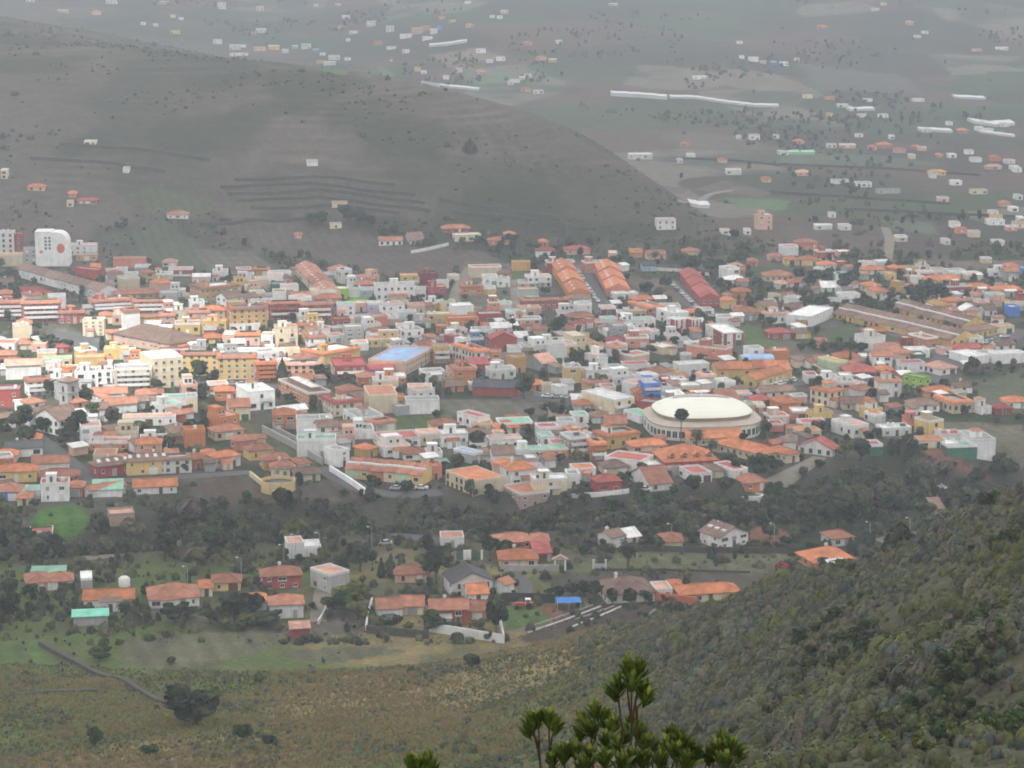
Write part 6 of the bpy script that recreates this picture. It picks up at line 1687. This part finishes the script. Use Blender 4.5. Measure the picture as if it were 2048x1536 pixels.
# the near slope: domed scrub thickening to the right, dry grass to the left
P = ground_pts(46000, 95, 575); n_ = above_plain(P); P = P[n_ > 1.5]
w1 = sstep(-8, 16, P[:, 0] - .05 * (P[:, 1] - 100)); cl = fbm(P[:, 0] / 16, P[:, 1] / 16, 3)
keep = _r.uniform(0, 1, len(P)) < .05 + .95 * w1 * (.6 + .4 * (cl > .42)) + .35 * (1 - w1) * sstep(.5, .62, cl); P = P[keep]; w1 = w1[keep]; cl = cl[keep]
sc = _r.uniform(.7, 1.75, len(P)) * np.where(_r.uniform(0, 1, len(P)) < .07, 1.6, 1) * (.65 + .35 * w1) * (.62 + .5 * sstep(.35, .65, fbm(P[:, 0] / 17 + 7, P[:, 1] / 24, 2))); t = _r.uniform(0, 1, len(P)) + (fbm(P[:, 0] / 22 + 50, P[:, 1] / 30, 3) - .5) * 1.7
near_ = P[:, 1] < 260; t = t + .12 * near_
scatter('grey_green_scrub', 'grey-green domed scrub covering the near right-hand slope', P[t < .48], sc[t < .48], bs['s'] + bs['b'][:1], 1)
m = (t >= .48) & (t < .66); scatter('brown_scrub', 'brownish dry scrub between the grey-green bushes', P[m], sc[m], bs['n'], 2)
m = (t >= .66) & (t < .95); scatter('dark_scrub', 'darker olive scrub on the near slope', P[m], sc[m] * 1.1, bs['o'], 3)
m = t >= .95; scatter('bright_scrub', 'yellow-green bushes scattered over the near slope', P[m], sc[m] * 1.15, bs['l'], 4)
P = ground_pts(9000, 110, 300, 900, 2200); g = fbm(P[:, 0] / 13 + 4, P[:, 1] / 17, 3); P = P[(P[:, 0] > 4) & (g > .55 + .0006 * (P[:, 1] - 110)) & (_r.uniform(0, 1, len(P)) < .42)]
scatter('slope_thicket', 'taller green thicket on the near slope, thickest at the bottom corner', P, _r.uniform(1.0, 2.1, len(P)), [proto('thicket_shape', blob_crown(90 + i, 8, 420, .085, .85, .03), LM[k]) for i, k in enumerate('gdogl')], 15)
P = ground_pts(120000, 240, 590, -150, 1700); n_ = above_plain(P); w1 = sstep(-8, 26, P[:, 0] - .05 * (P[:, 1] - 100)); g = fbm(P[:, 0] / 24 + 5, P[:, 1] / 24, 3)
P1 = P[(n_ > .8) & (_r.uniform(0, 1, len(P)) < (1 - w1 * .9) * (.25 + .75 * sstep(.4, .52, g)))]
scatter('dry_grass', 'pale dry grass over the near slope', P1, _r.uniform(.35, .8, len(P1)), gt, 5)
P1 = P[(n_ > .8) & (_r.uniform(0, 1, len(P)) < .5 * (1 - w1) * (1 - sstep(.38, .5, g)))]
scatter('green_grass', 'green weeds and grass between the dry tufts', P1, _r.uniform(.3, .65, len(P1)), gg, 6)
P = ground_pts(700, 250, 620, -100, 1500); P = P[(fbm(P[:, 0] / 20 + 33, P[:, 1] / 20, 2) > .56)]; P = clear_of(P)
scatter('agave_clumps', 'bluish agave clumps by the field edges', P, _r.uniform(1.0, 2.2, len(P)), ag, 7)
# the ravine thicket
P = ground_pts(9000, 590, 760, -200, 2300); rd = polydist(P[:, 0], P[:, 1], RAV); wd = 21 + 16 * sstep(40, 130, P[:, 0]) + 8 * (fbm(P[:, 0] / 25, P[:, 1] / 25, 2) - .5)
P = clear_of(P[rd < wd], -.5); P = P[fbm(P[:, 0] / 12 + 3, P[:, 1] / 12, 2) > .36 + .13 * (P[:, 0] < -35)]
EDGE = np.array([(-400, 1015), (0, 1015), (200, 1018), (400, 1015), (560, 1008), (740, 1004), (1000, 1024), (1110, 1018), (1260, 996), (1500, 1004), (1600, 962), (1680, 940), (1760, 930), (1830, 915), (1900, 960), (2048, 975), (2500, 975)])
hs_ = _r.uniform(2.2, 6.0, len(P)) * (1 + .35 * sstep(60, 130, P[:, 0]))
py_ = 768 + FPX * ((CAMZ - P[:, 2]) * CP - P[:, 1] * SP) / (P[:, 1] * CP + (CAMZ - P[:, 2]) * SP); px_ = 1024 + FPX * P[:, 0] / (P[:, 1] * CP + (CAMZ - P[:, 2]) * SP)
ok_ = py_ - hs_ * 6.4 > np.interp(px_, EDGE[:, 0], EDGE[:, 1]) - 4; P = P[ok_]; hs_ = hs_[ok_]
scatter('ravine_thicket', 'dark thicket of trees and bushes filling the ravine', P, hs_, tall, 8)
# gaps in the town
P = ground_pts(16000, 575, 1230, -200, 2250); P = clear_of(P, 1.0); g = fbm(P[:, 0] / 30 + 8, P[:, 1] / 30, 3)
P = P[_r.uniform(0, 1, len(P)) < .10 + .8 * sstep(.46, .6, g)]
fl = np.zeros(len(P), bool)
for Q, k in FIELDS: Hq = hit([a for a, _ in Q], [b for _, b in Q]); fl |= inpoly(P[:, 0], P[:, 1], Hq)
P = P[~fl]; s_ = _r.uniform(.8, 2.0, len(P)) * np.where(_r.uniform(0, 1, len(P)) < .12, 1.9, 1)
scatter('garden_bushes', 'bushes and weeds in gardens and empty plots of the town', P, s_, bs['d'] + bs['o'] + bs['s'][:1] + bs['n'][:1], 9)
P = ground_pts(5200, 600, 1210, -100, 2200); P = clear_of(P, .6); g = fbm(P[:, 0] / 38 + 61, P[:, 1] / 38, 3); P = P[_r.uniform(0, 1, len(P)) < .05 + .6 * sstep(.47, .58, g) + .12 * (P[:, 0] > 30)]
fl = np.zeros(len(P), bool)
for Q, k in FIELDS: Hq = hit([a for a, _ in Q], [b for _, b in Q]); fl |= inpoly(P[:, 0], P[:, 1], Hq)
P = P[~fl]; scatter('garden_trees', 'smaller trees in the gardens and lanes of the town', P, _r.uniform(2.2, 5.0, len(P)), tall, 14)
# meadow and yards round the near houses
P = ground_pts(26000, 535, 680, -150, 2000); P = clear_of(P, .2); fl = np.zeros(len(P), bool)
for Q, k in FIELDS: Hq = hit([a for a, _ in Q], [b for _, b in Q]); fl |= inpoly(P[:, 0], P[:, 1], Hq) & (_r.uniform(0, 1, len(P)) < .8)
P = P[~fl]; g = fbm(P[:, 0] / 14 + 21, P[:, 1] / 14, 3); u_ = _r.uniform(0, 1, len(P))
m = u_ < .45 * sstep(.4, .6, g); scatter('meadow_weeds', 'green weeds in the yards and meadows of the near houses', P[m], _r.uniform(.4, .9, m.sum()), gg + gt[:1], 12)
m = (u_ > .45) & (u_ < .49 + .26 * sstep(.48, .6, g)); scatter('yard_bushes', 'bushes and hedges round the near houses', P[m], _r.uniform(.8, 3.0, m.sum()), bs['d'] + tall[:3] + bs['o'] + bs['s'][:1] + bs['l'][:1] + bs['n'][:1], 13)
# bare hill and far valley
P = ground_pts(30000, 1100, 2350, -150, 1500); L = HILL(P[:, 0], P[:, 1]); g = fbm(P[:, 0] / 70 + 2, P[:, 1] / 70, 4)
P1 = P[(L > 3) & (_r.uniform(0, 1, len(P)) < (.015 + .30 * sstep(.56, .68, g)))]
scatter('hill_shrubs', 'dark shrubs dotted over the bare terraced hill', P1, _r.uniform(.8, 2.4, len(P1)) * np.where(_r.uniform(0, 1, len(P1)) < .05, 1.8, 1), bs['o'] + bs['s'][:1] + bs['d'][:1], 10)
P = ground_pts(26000, 1200, 4200, -200, 2250, 1.6); L = HILL(P[:, 0], P[:, 1]); g = fbm(P[:, 0] / 110 + 12, P[:, 1] / 160, 4)
P1 = P[(L < 2) & (_r.uniform(0, 1, len(P)) < .008 + .9 * sstep(.56, .66, g))]; P1 = clear_of(P1, .5)
scatter('far_woods', 'hazy trees and hedges across the far valley and mountainside', P1, _r.uniform(1.5, 5.0, len(P1)), tall[:2] + tall[3:5] + bs['o'], 11)
# ---------------------------------------------------------------- cars, lamps and small things
PAINT = {k: mat('car_paint_' + n, c, .3, .02, 1, orand=.05, spec=.5) for k, n, c in (('w', 'white', (.75, .75, .75)), ('s', 'silver', (.42, .43, .44)), ('d', 'dark', (.04, .045, .055)), ('r', 'red', (.42, .04, .03)), ('b', 'blue', (.06, .12, .35)))}
TYRE = mat('tyre_rubber', (.03, .03, .03), .9)
CARM = {}
def car_meshes(k):
    if k in CARM: return CARM[k]
    b = MB()
    prof = [(-2.05, .35), (-2.1, .75), (-1.95, .95), (-1.1, 1.0), (-.95, 1.02), (1.0, 1.05), (1.75, .98), (2.05, .85), (2.1, .4)]
    for s in (-1, 1): pass
    L_ = [(x, -.86, z) for x, z in prof]; R_ = [(x, .86, z) for x, z in prof]
    b.face(L_[::-1]); b.face(R_)
    for i in range(len(prof)): j = (i + 1) % len(prof); b.face([L_[i], L_[j], R_[j], R_[i]])
    cab = [(-1.05, 1.0), (-.45, 1.45), (.85, 1.47), (1.55, 1.02)]
    body = b.mesh('car_body', [PAINT[k]])
    g = MB(); L_ = [(x, -.78 if z < 1.2 else -.64, z) for x, z in cab]; R_ = [(x, .78 if z < 1.2 else .64, z) for x, z in cab]
    g.face(L_[::-1], 1); g.face(R_, 1)
    for i in range(3): g.face([L_[i], L_[i + 1], R_[i + 1], R_[i]], 0 if i == 1 else 1)
    cabin = g.mesh('car_cabin', [PAINT[k], GLASS])
    w_ = MB(); w_.tube([(0, -.1, 0), (0, .1, 0)], .32, 10); wheel = w_.mesh('wheel', [TYRE])
    CARM[k] = (body, cabin, wheel); return CARM[k]
CN = {'w': 'white', 's': 'silver', 'd': 'dark', 'r': 'red', 'b': 'blue'}
def cars(lst, where, group):
    H = hit([c[0] for c in lst], [c[1] for c in lst])
    for i, (c, h) in enumerate(zip(lst, H)):
        bo, ca, wh = car_meshes(c[2]); o = empty('parked_car', (h[0], h[1], h[2] + .2), R(c[3])); o['group'] = group
        link(bpy.data.objects.new('body', bo), o); link(bpy.data.objects.new('cabin', ca), o)
        for x in (-1.3, 1.3):
            for y in (-.8, .8): child('wheel', wh, o, (x, y, .32))
        ITEMS.append(dict(o=o, px=c[0], py=c[1], desc='', label=f"{CN[c[2]]} car, {ORD[i]} down along {where}", cat='car', lm=None))
def lerp(a, b, n, cols, ang, j=1.5):
    r = random.Random(int(a[0])); return [(a[0] + (b[0] - a[0]) * i / (n - 1) + r.uniform(-j, j), a[1] + (b[1] - a[1]) * i / (n - 1), cols[i % len(cols)], ang + r.uniform(-4, 4)) for i in range(n)]
cars(lerp((1157, 546), (1194, 604), 10, 'wswdwwssww', 97), 'the street between the orange terraces', 'cars parked between the orange terraces')
cars(lerp((1345, 572), (1398, 622), 10, 'wsdwswwdws', 100), 'the street beside the dark red terrace', 'cars parked beside the dark red terrace')
cars(lerp((1415, 632), (1448, 640), 4, 'swds', 170), 'the street corner by the yellow hipped villa', 'cars parked at the street corner')
cars(lerp((1515, 785), (1590, 764), 9, 'swdswwsdw', 70), 'the yellow balcony terrace', 'cars parked by the yellow terrace')
cars(lerp((1900, 712), (2010, 676), 7, 'wwsdwsw', 20), 'the wide road by the brown-roofed building', 'cars on the wide road')
cars(lerp((425, 771), (500, 772), 5, 'swswd', 3), 'the street before the yellow flats', 'cars before the yellow flats')
cars(lerp((1095, 796), (1150, 799), 4, 'wswd', 5), 'the lane above the grey wall', 'cars above the grey wall')
cars([(793, 981, 's', 175), (843, 980, 'w', 175)], 'the street before the multicoloured terrace', 'cars before the multicoloured terrace')
cars([(1270, 975, 'd', 160), (1290, 983, 'w', 165), (770, 1091, 's', 5), (850, 1093, 'w', 8)], 'the ravine-edge lanes', 'cars along the ravine lanes')
cars([(1590, 620, 's', 10), (1620, 612, 'w', 5), (1700, 598, 'w', 0), (1690, 604, 'd', 0)], 'the upper villa lane', 'cars by the upper villas')
def lamps(heads):
    H = hit([p[0] for p in heads], [p[1] + 52 for p in heads])
    for (px, py), h in zip(heads, H):
        ppm = FPX / math.hypot(h[1], CAMZ); L = 52 / ppm
        o = empty('street_lamp', tuple(h)); o['group'] = 'street lamps in the ravine'
        b = MB(); b.tube([(0, 0, -.5), (0, 0, L * .6), (0, 0, L - .3)], [.09, .07, .05], 6); b.tube([(0, 0, L - .3), (-.3, 0, L), (-.9, 0, L + .05)], .045, 5); b.obj('pole', [METAL], o)
        b = MB(); b.lathe([(0, L - .12), (.28, L - .1), (.34, L), (.2, L + .16), (0, L + .2)], 10, 0, (-1.1, 0)); b.obj('lamp_head', [FRAME], o, True)
        ITEMS.append(dict(o=o, px=px, py=py, desc='street lamp with pale head', label=None, cat='lamp', lm=None))
lamps([(1343, 1046), (1443, 1041), (1548, 1045), (1739, 1042), (1819, 1034), (744, 1052), (640, 1064), (592, 1067), (483, 1113), (376, 1131), (568, 1088)])
def placed(px, py): return hit([px], [py])[0]
def tractor():
    h = placed(1047, 1219); o = empty('tractor', (h[0], h[1] + 1, h[2]), R(4)); red = PAINT['r']
    b = MB(); b.box(-2.2, -.5, .75, .3, .5, 1.5); b.box(-2.25, -.42, 1.5, -.2, .42, 1.62); b.obj('bonnet', [red], o)
    b = MB(); b.box(.3, -.7, .8, 2.4, .7, 1.25); b.box(1.9, -.75, 1.25, 2.4, .75, 1.6); b.obj('rear_frame', [red], o)
    b = MB(); b.box(.7, -.3, 1.25, 1.3, .3, 1.4); b.box(1.2, -.3, 1.4, 1.35, .3, 2.0); b.obj('seat', [TYRE], o)
    for s in (-1, 1):
        b = MB(); b.tube([(1.4, s * .75, .8), (1.4, s * 1.15, .8)], .8, 14); b.obj('rear_wheel', [TYRE], o)
        b = MB(); b.tube([(-1.6, s * .65, .5), (-1.6, s * .95, .5)], .5, 12); b.obj('front_wheel', [TYRE], o)
        b = MB(); b.box(.7, s * .75 - .25, 1.62, 2.1, s * .75 + .25, 1.72); b.obj('mudguard', [red], o)
    b = MB(); b.box(.4, -.8, 2.45, 1.9, .8, 2.55)
    for x in (.5, 1.8):
        for y in (-.7, .7): b.tube([(x, y, 1.2), (x, y, 2.45)], .04, 5)
    b.obj('canopy', [WM['w']], o)
    ITEMS.append(dict(o=o, px=1047, py=1215, desc='', label='red tractor with black wheels standing on the farm yard', cat='tractor', lm='red tractor'))
tractor()
def canopy():
    h = placed(1136, 1214); o = empty('shade_canopy', tuple(h), R(6)); b = MB(); n = 8
    BL = mat('canopy_blue', (.05, .22, .62), .6)
    X = np.linspace(-3.2, 3.2, 7)
    for i in range(6):
        for j, (y0, y1) in enumerate(((-2.5, 0), (0, 2.5))):
            z = lambda x, y: 2.6 - abs(y) * .28 - .12 * math.cos(x * 2)
            b.face([(X[i], y0, z(X[i], y0)), (X[i + 1], y0, z(X[i + 1], y0)), (X[i + 1], y1, z(X[i + 1], y1)), (X[i], y1, z(X[i], y1))])
    b.obj('canopy_cloth', [BL], o)
    for x in (-3, 0, 3):
        for y in (-2.3, 2.3): q = MB(); q.tube([(x, y, -.4), (x, y, 2.0)], .06, 6); q.obj('pole', [METAL], o)
    ITEMS.append(dict(o=o, px=1136, py=1205, desc='', label='bright blue shade canopy on poles beside the planting beds', cat='canopy', lm='blue canopy'))
canopy()
def gates():
    h = placed(1120, 1141); o = empty('garden_gate', tuple(h)); b = MB()
    for x in (-1.6, 1.2): b.box(x, -.25, -1, x + .45, .25, 3.2)
    b.obj('gate_post', [WM['w']], o); r = MB(); w_ = MB(); roof_gable(r, w_, -1.9, -.5, 1.95, .5, 3.2, 1.0, .3, False); w_.obj('gable', [WM['w']], o); r.obj('roof', [RM['p']], o)
    ITEMS.append(dict(o=o, px=1122, py=1135, desc='', label='small white gate arch under a pitched roof beside the grey wall', cat='gate', lm=None))
    h = placed(1187, 1141); o = empty('driveway_gate', tuple(h))
    for x in (0, 3.3): q = MB(); q.box(x - .25, -.25, -1, x + .25, .25, 2.9); q.box(x - .3, -.3, 2.9, x + .3, .3, 3.05); q.obj('gate_post', [WM['w']], o)
    q = MB(); q.box(.27, -.05, .2, 3.03, .05, 1.9); q.obj('gate_leaf', [METAL], o)
    ITEMS.append(dict(o=o, px=1200, py=1135, desc='', label='grey driveway gate between two white posts by the dark field', cat='gate', lm=None))
    h = placed(928, 1119); o = empty('green_gate', tuple(h))
    for i, (x0, x1) in enumerate(((-2.0, -.2), (2.0, 4.6))): q = MB(); q.box(x0, -.06, -.3, x1, .06, 2.2); q.obj('gate_leaf', [DOORM[1]], o)
    for x0, x1 in ((-.2, 2.0), (4.6, 5.2)): q = MB(); q.box(x0, -.2, -1, x1, .2, 2.7); q.obj('gate_pillar', [WM['w']], o)
    ITEMS.append(dict(o=o, px=945, py=1112, desc='', label='dark green gates with broad white pillars behind the chalet', cat='gate', lm=None))
gates()
def pool():
    h = placed(1502, 993); o = empty('swimming_pool', tuple(h), R(10)); b = MB(); b.lathe([(4.2, -2), (4.2, .5), (3.3, .5), (3.3, .2)], 20, 0, (0, 0), 1, .62); b.obj('pool_rim', [WM['w']], o)
    b = MB(); b.lathe([(3.35, .35), (.01, .35)], 20, 0, (0, 0), 1, .62); b.obj('water', [mat('pool_water', (.05, .20, .22), .1, .05)], o)
    ITEMS.append(dict(o=o, px=1502, py=990, desc='', label='small teal swimming pool with white rim on the ravine edge', cat='swimming pool', lm=None))
pool()
# ---------------------------------------------------------------- the shrub at the camera's feet
def near_shrub():
    RED = mat('stem_red_brown', (.085, .05, .034), .8, .3, 30); LF = [mat('shrub_leaf', (.13, .195, .038), .38, .30, 12, orand=.45, spec=.45), mat('young_shrub_leaf', (.30, .345, .065), .4, .25, 12, orand=.3, spec=.4)]
    def leaf(wd, curl):
        b = MB(); n = 5; L = 1.0; pts = []
        for i in range(n + 1):
            t = i / n; w_ = wd * math.sin(math.pi * (t ** 1.5 * .86 + .05)) ** .65 if i < n else .01
            pts.append((t * L, w_, curl * t * t))
        for (x0, w0, z0), (x1, w1, z1) in zip(pts[:-1], pts[1:]):
            b.face([(x0, -w0, z0 + w0 * .5), (x0, 0, z0), (x1, 0, z1), (x1, -w1, z1 + w1 * .5)]); b.face([(x0, 0, z0), (x0, w0, z0 + w0 * .5), (x1, w1, z1 + w1 * .5), (x1, 0, z1)])
        return b
    LB = [leaf(.13, .05), leaf(.145, .0), leaf(.12, .10)]
    LMh = [[b.mesh('leaf', [m], True) for b in LB] for m in LF]
    def shrub(tips, foot, label, seed, left=300):
        r = random.Random(seed); o = empty('shrub', foot); F = Vector(foot); rest = MB(); cnt = 0; joint = {}
        for (px, py, d, size, nb) in tips:
            p = Vector(pt(px, py, d)) - F; base = Vector((p.x * .35 + r.uniform(-.1, .1), p.y * .4, p.z - .75 - r.uniform(0, .3))) if nb is None else Vector(pt(nb[0], nb[1], d + .03)) - F
            m = MB(); mid = (p + base) / 2 + Vector((r.uniform(-.02, .02), r.uniform(-.03, .03), .03)); root_ = Vector((base.x * .3, base.y * .3, 0))
            
            if nb is not None and nb in joint: m.tube([base, mid, p + Vector((0, 0, .01))], [.0041, .0034, .0025], 6)
            else: m.tube([root_, (root_ + base) / 2, base, mid, p + Vector((0, 0, .01))], [.006, .005, .0042, .0034, .0025], 6)
            joint[nb] = 1; m.obj('stem', [RED], o)
            ax = (p - mid).normalized() * .5 + Vector((0, 0, .8)); ax.normalize()
            n = r.randint(32, 40)
            for k in range(n):
                t = k / n; az_ = k * 2.4 + r.uniform(-.3, .3); tilt = R(5 + 38 * (1 - t) ** .75 + r.uniform(-9, 9)); ln = size * r.uniform(.65, 1.2) * (.72 + .30 * (1 - t))
                q = ax.to_track_quat('Z', 'Y'); dr = q @ Vector((math.sin(tilt) * math.cos(az_), math.sin(tilt) * math.sin(az_), math.cos(tilt)))
                pos = p - ax * (size * .55 * (1 - t)); up = (ax - dr * ax.dot(dr)).normalized() if abs(ax.dot(dr)) < .999 else Vector((1, 0, 0))
                y = up.cross(dr); M = Matrix((dr, y, up)).transposed().to_4x4() @ Matrix.Diagonal((ln, ln, ln, 1)); M.translation = pos
                v = r.randrange(3); young = 1 if t > .72 and r.random() < .75 else 0
                if cnt < left and r.random() < .45:
                    lo = bpy.data.objects.new('leaf', LMh[young][v]); lo.matrix_local = M; link(lo, o); cnt += 1
                else:
                    bb = LB[v]; k0 = len(rest.v); rest.v += [tuple(M @ Vector(c)) for c in bb.v]; rest.f += [tuple(i + k0 for i in f) for f in bb.f]; rest.m += [young] * len(bb.f)
        q = rest.obj('leaf', LF, o, True); q['kind'] = 'stuff'
        ITEMS.append(dict(o=o, px=tips[0][0], py=1500, desc='', label=label, cat='shrub', lm=None))
    S = .080
    T = [(1256, 1338, 8.6, S * 1.1, (1263, 1450)), (1277, 1344, 8.62, S * 1.05, (1263, 1450)), (1264, 1364, 8.57, S * 1.1, (1263, 1450)), (1236, 1372, 8.6, S * 1.05, (1245, 1462)), (1228, 1388, 8.65, S * .95, (1245, 1462)), (1286, 1382, 8.6, S * 1.05, (1274, 1455)), (1292, 1398, 8.55, S * .9, (1274, 1455)),
         (1064, 1446, 8.4, S, (1080, 1525)), (1076, 1440, 8.42, S * .9, (1080, 1525)), (1100, 1440, 8.4, S * 1.05, (1100, 1520)), (1112, 1454, 8.45, S * .9, (1100, 1520)), (1056, 1464, 8.44, S * .8, (1080, 1525)),
         (1190, 1424, 8.8, S, (1186, 1510)), (1166, 1446, 8.8, S, (1186, 1510)), (1210, 1442, 8.78, S, (1186, 1510)), (1182, 1462, 8.7, S * 1.05, (1186, 1510)), (1160, 1468, 8.75, S * .85, None), (1226, 1456, 8.7, S, None),
         (1262, 1452, 8.9, S, None), (1278, 1468, 8.8, S, None), (1248, 1476, 8.7, S, None), (1212, 1486, 8.6, S * 1.05, None), (1236, 1498, 8.5, S, None), (1292, 1490, 8.6, S, None), (1306, 1494, 8.7, S * .95, None),
         (1345, 1474, 8.7, S, None), (1362, 1486, 8.6, S, None), (1336, 1494, 8.6, S, None), (1378, 1498, 8.6, S * .95, None), (1354, 1508, 8.5, S, None), (1392, 1512, 8.6, S * .9, None), (1444, 1484, 8.7, S, None), (1462, 1500, 8.6, S, None), (1434, 1504, 8.6, S, None), (1478, 1512, 8.7, S * .9, None), (1418, 1516, 8.6, S * .9, None),
         (1150, 1502, 8.4, S, None), (1126, 1512, 8.4, S, None), (1180, 1512, 8.4, S, None), (1210, 1522, 8.3, S, None), (1262, 1518, 8.4, S, None), (1288, 1524, 8.4, S, None), (1320, 1522, 8.4, S, None), (1372, 1526, 8.4, S, None), (1450, 1528, 8.4, S, None), (1104, 1524, 8.4, S * .9, None), (1244, 1530, 8.3, S, None), (1168, 1532, 8.3, S, None)]
    f = pt(1210, 1790, 9.0); gz = float(gheight(np.array([f[0]]), np.array([f[1]]))[0])
    shrub(T, (f[0], f[1], gz - .05), 'leafy green shrub with red-brown stems rising at the bottom edge', 4)
    f = pt(836, 1800, 8.6); gz = float(gheight(np.array([f[0]]), np.array([f[1]]))[0])
    shrub([(820, 1528, 8.5, S * .9, None), (836, 1532, 8.5, S * .8, None), (855, 1526, 8.5, S * .9, None), (866, 1534, 8.6, S * .8, None)], (f[0], f[1], gz - .05), 'tips of a smaller shrub just showing at the bottom edge', 9, 40)
near_shrub()
# ---------------------------------------------------------------- labels
def relation(px, py, k):
    "phrases that place a thing beside, before or behind the things one can find"
    c = sorted(((a - px) ** 2 + (2.2 * (b - py)) ** 2, n, a, b) for n, a, b in LANDM if (a, b) != (px, py))[:6]
    out = []
    def one(q, the=True):
        _, n, a, b = q; dx, dy = a - px, (b - py) * 2.2
        w_ = 'beside' if abs(dx) > 1.6 * abs(dy) else ('behind' if dy > 0 else 'in front of')
        return f"{w_} the {n}"
    for q in c[:3]: out.append(one(q))
    for i in range(len(c)):
        for j in range(i + 1, len(c)):
            (_, n, a, _b), (_, m, a2, _c) = c[i], c[j]
            if (a - px) * (a2 - px) < 0: out.append(f"between the {n} and the {m}")
    for i in range(4):
        for j in range(i + 1, 5):
            if j < len(c): out.append(one(c[i]) + ', ' + one(c[j]))
    return out
def finish_labels():
    for it in ITEMS:
        if it.get('lm'): LANDM.append((it['lm'], it['px'], it['py']))
    used = {}
    for it in ITEMS:
        if it['label']: used[it['label']] = 1
    left = []
    for it in sorted([i for i in ITEMS if not i['label']], key=lambda i: -i['py']):
        for ph in relation(it['px'], it['py'], 0):
            s = it['desc'] + ' ' + ph
            if s not in used and len(s.replace('-', ' ').split()) <= 16: it['label'] = s; break
        else:
            q = [f"{e} {it['desc'].split(' with ')[0]} {ph}" for e in ('another', 'one more', 'a further', 'yet another', 'still another') for ph in relation(it['px'], it['py'], 0)[:5]]
            q = [s for s in q if s not in used and len(s.replace('-', ' ').split()) <= 16]
            it['label'] = q[0] if q else it['desc']; left.append(it)
        used[it['label']] = 1
    for it in ITEMS:
        it['o']['label'] = it['label']; it['o']['category'] = it['cat']
    print('labels without a unique place:', len(left), [i['label'] for i in left[:12]])
finish_labels()
print('objects', len(bpy.data.objects), 'tris', sum(len(p.vertices) - 2 for m in bpy.data.meshes for p in m.polygons) if len(bpy.data.meshes) < 1 else '')
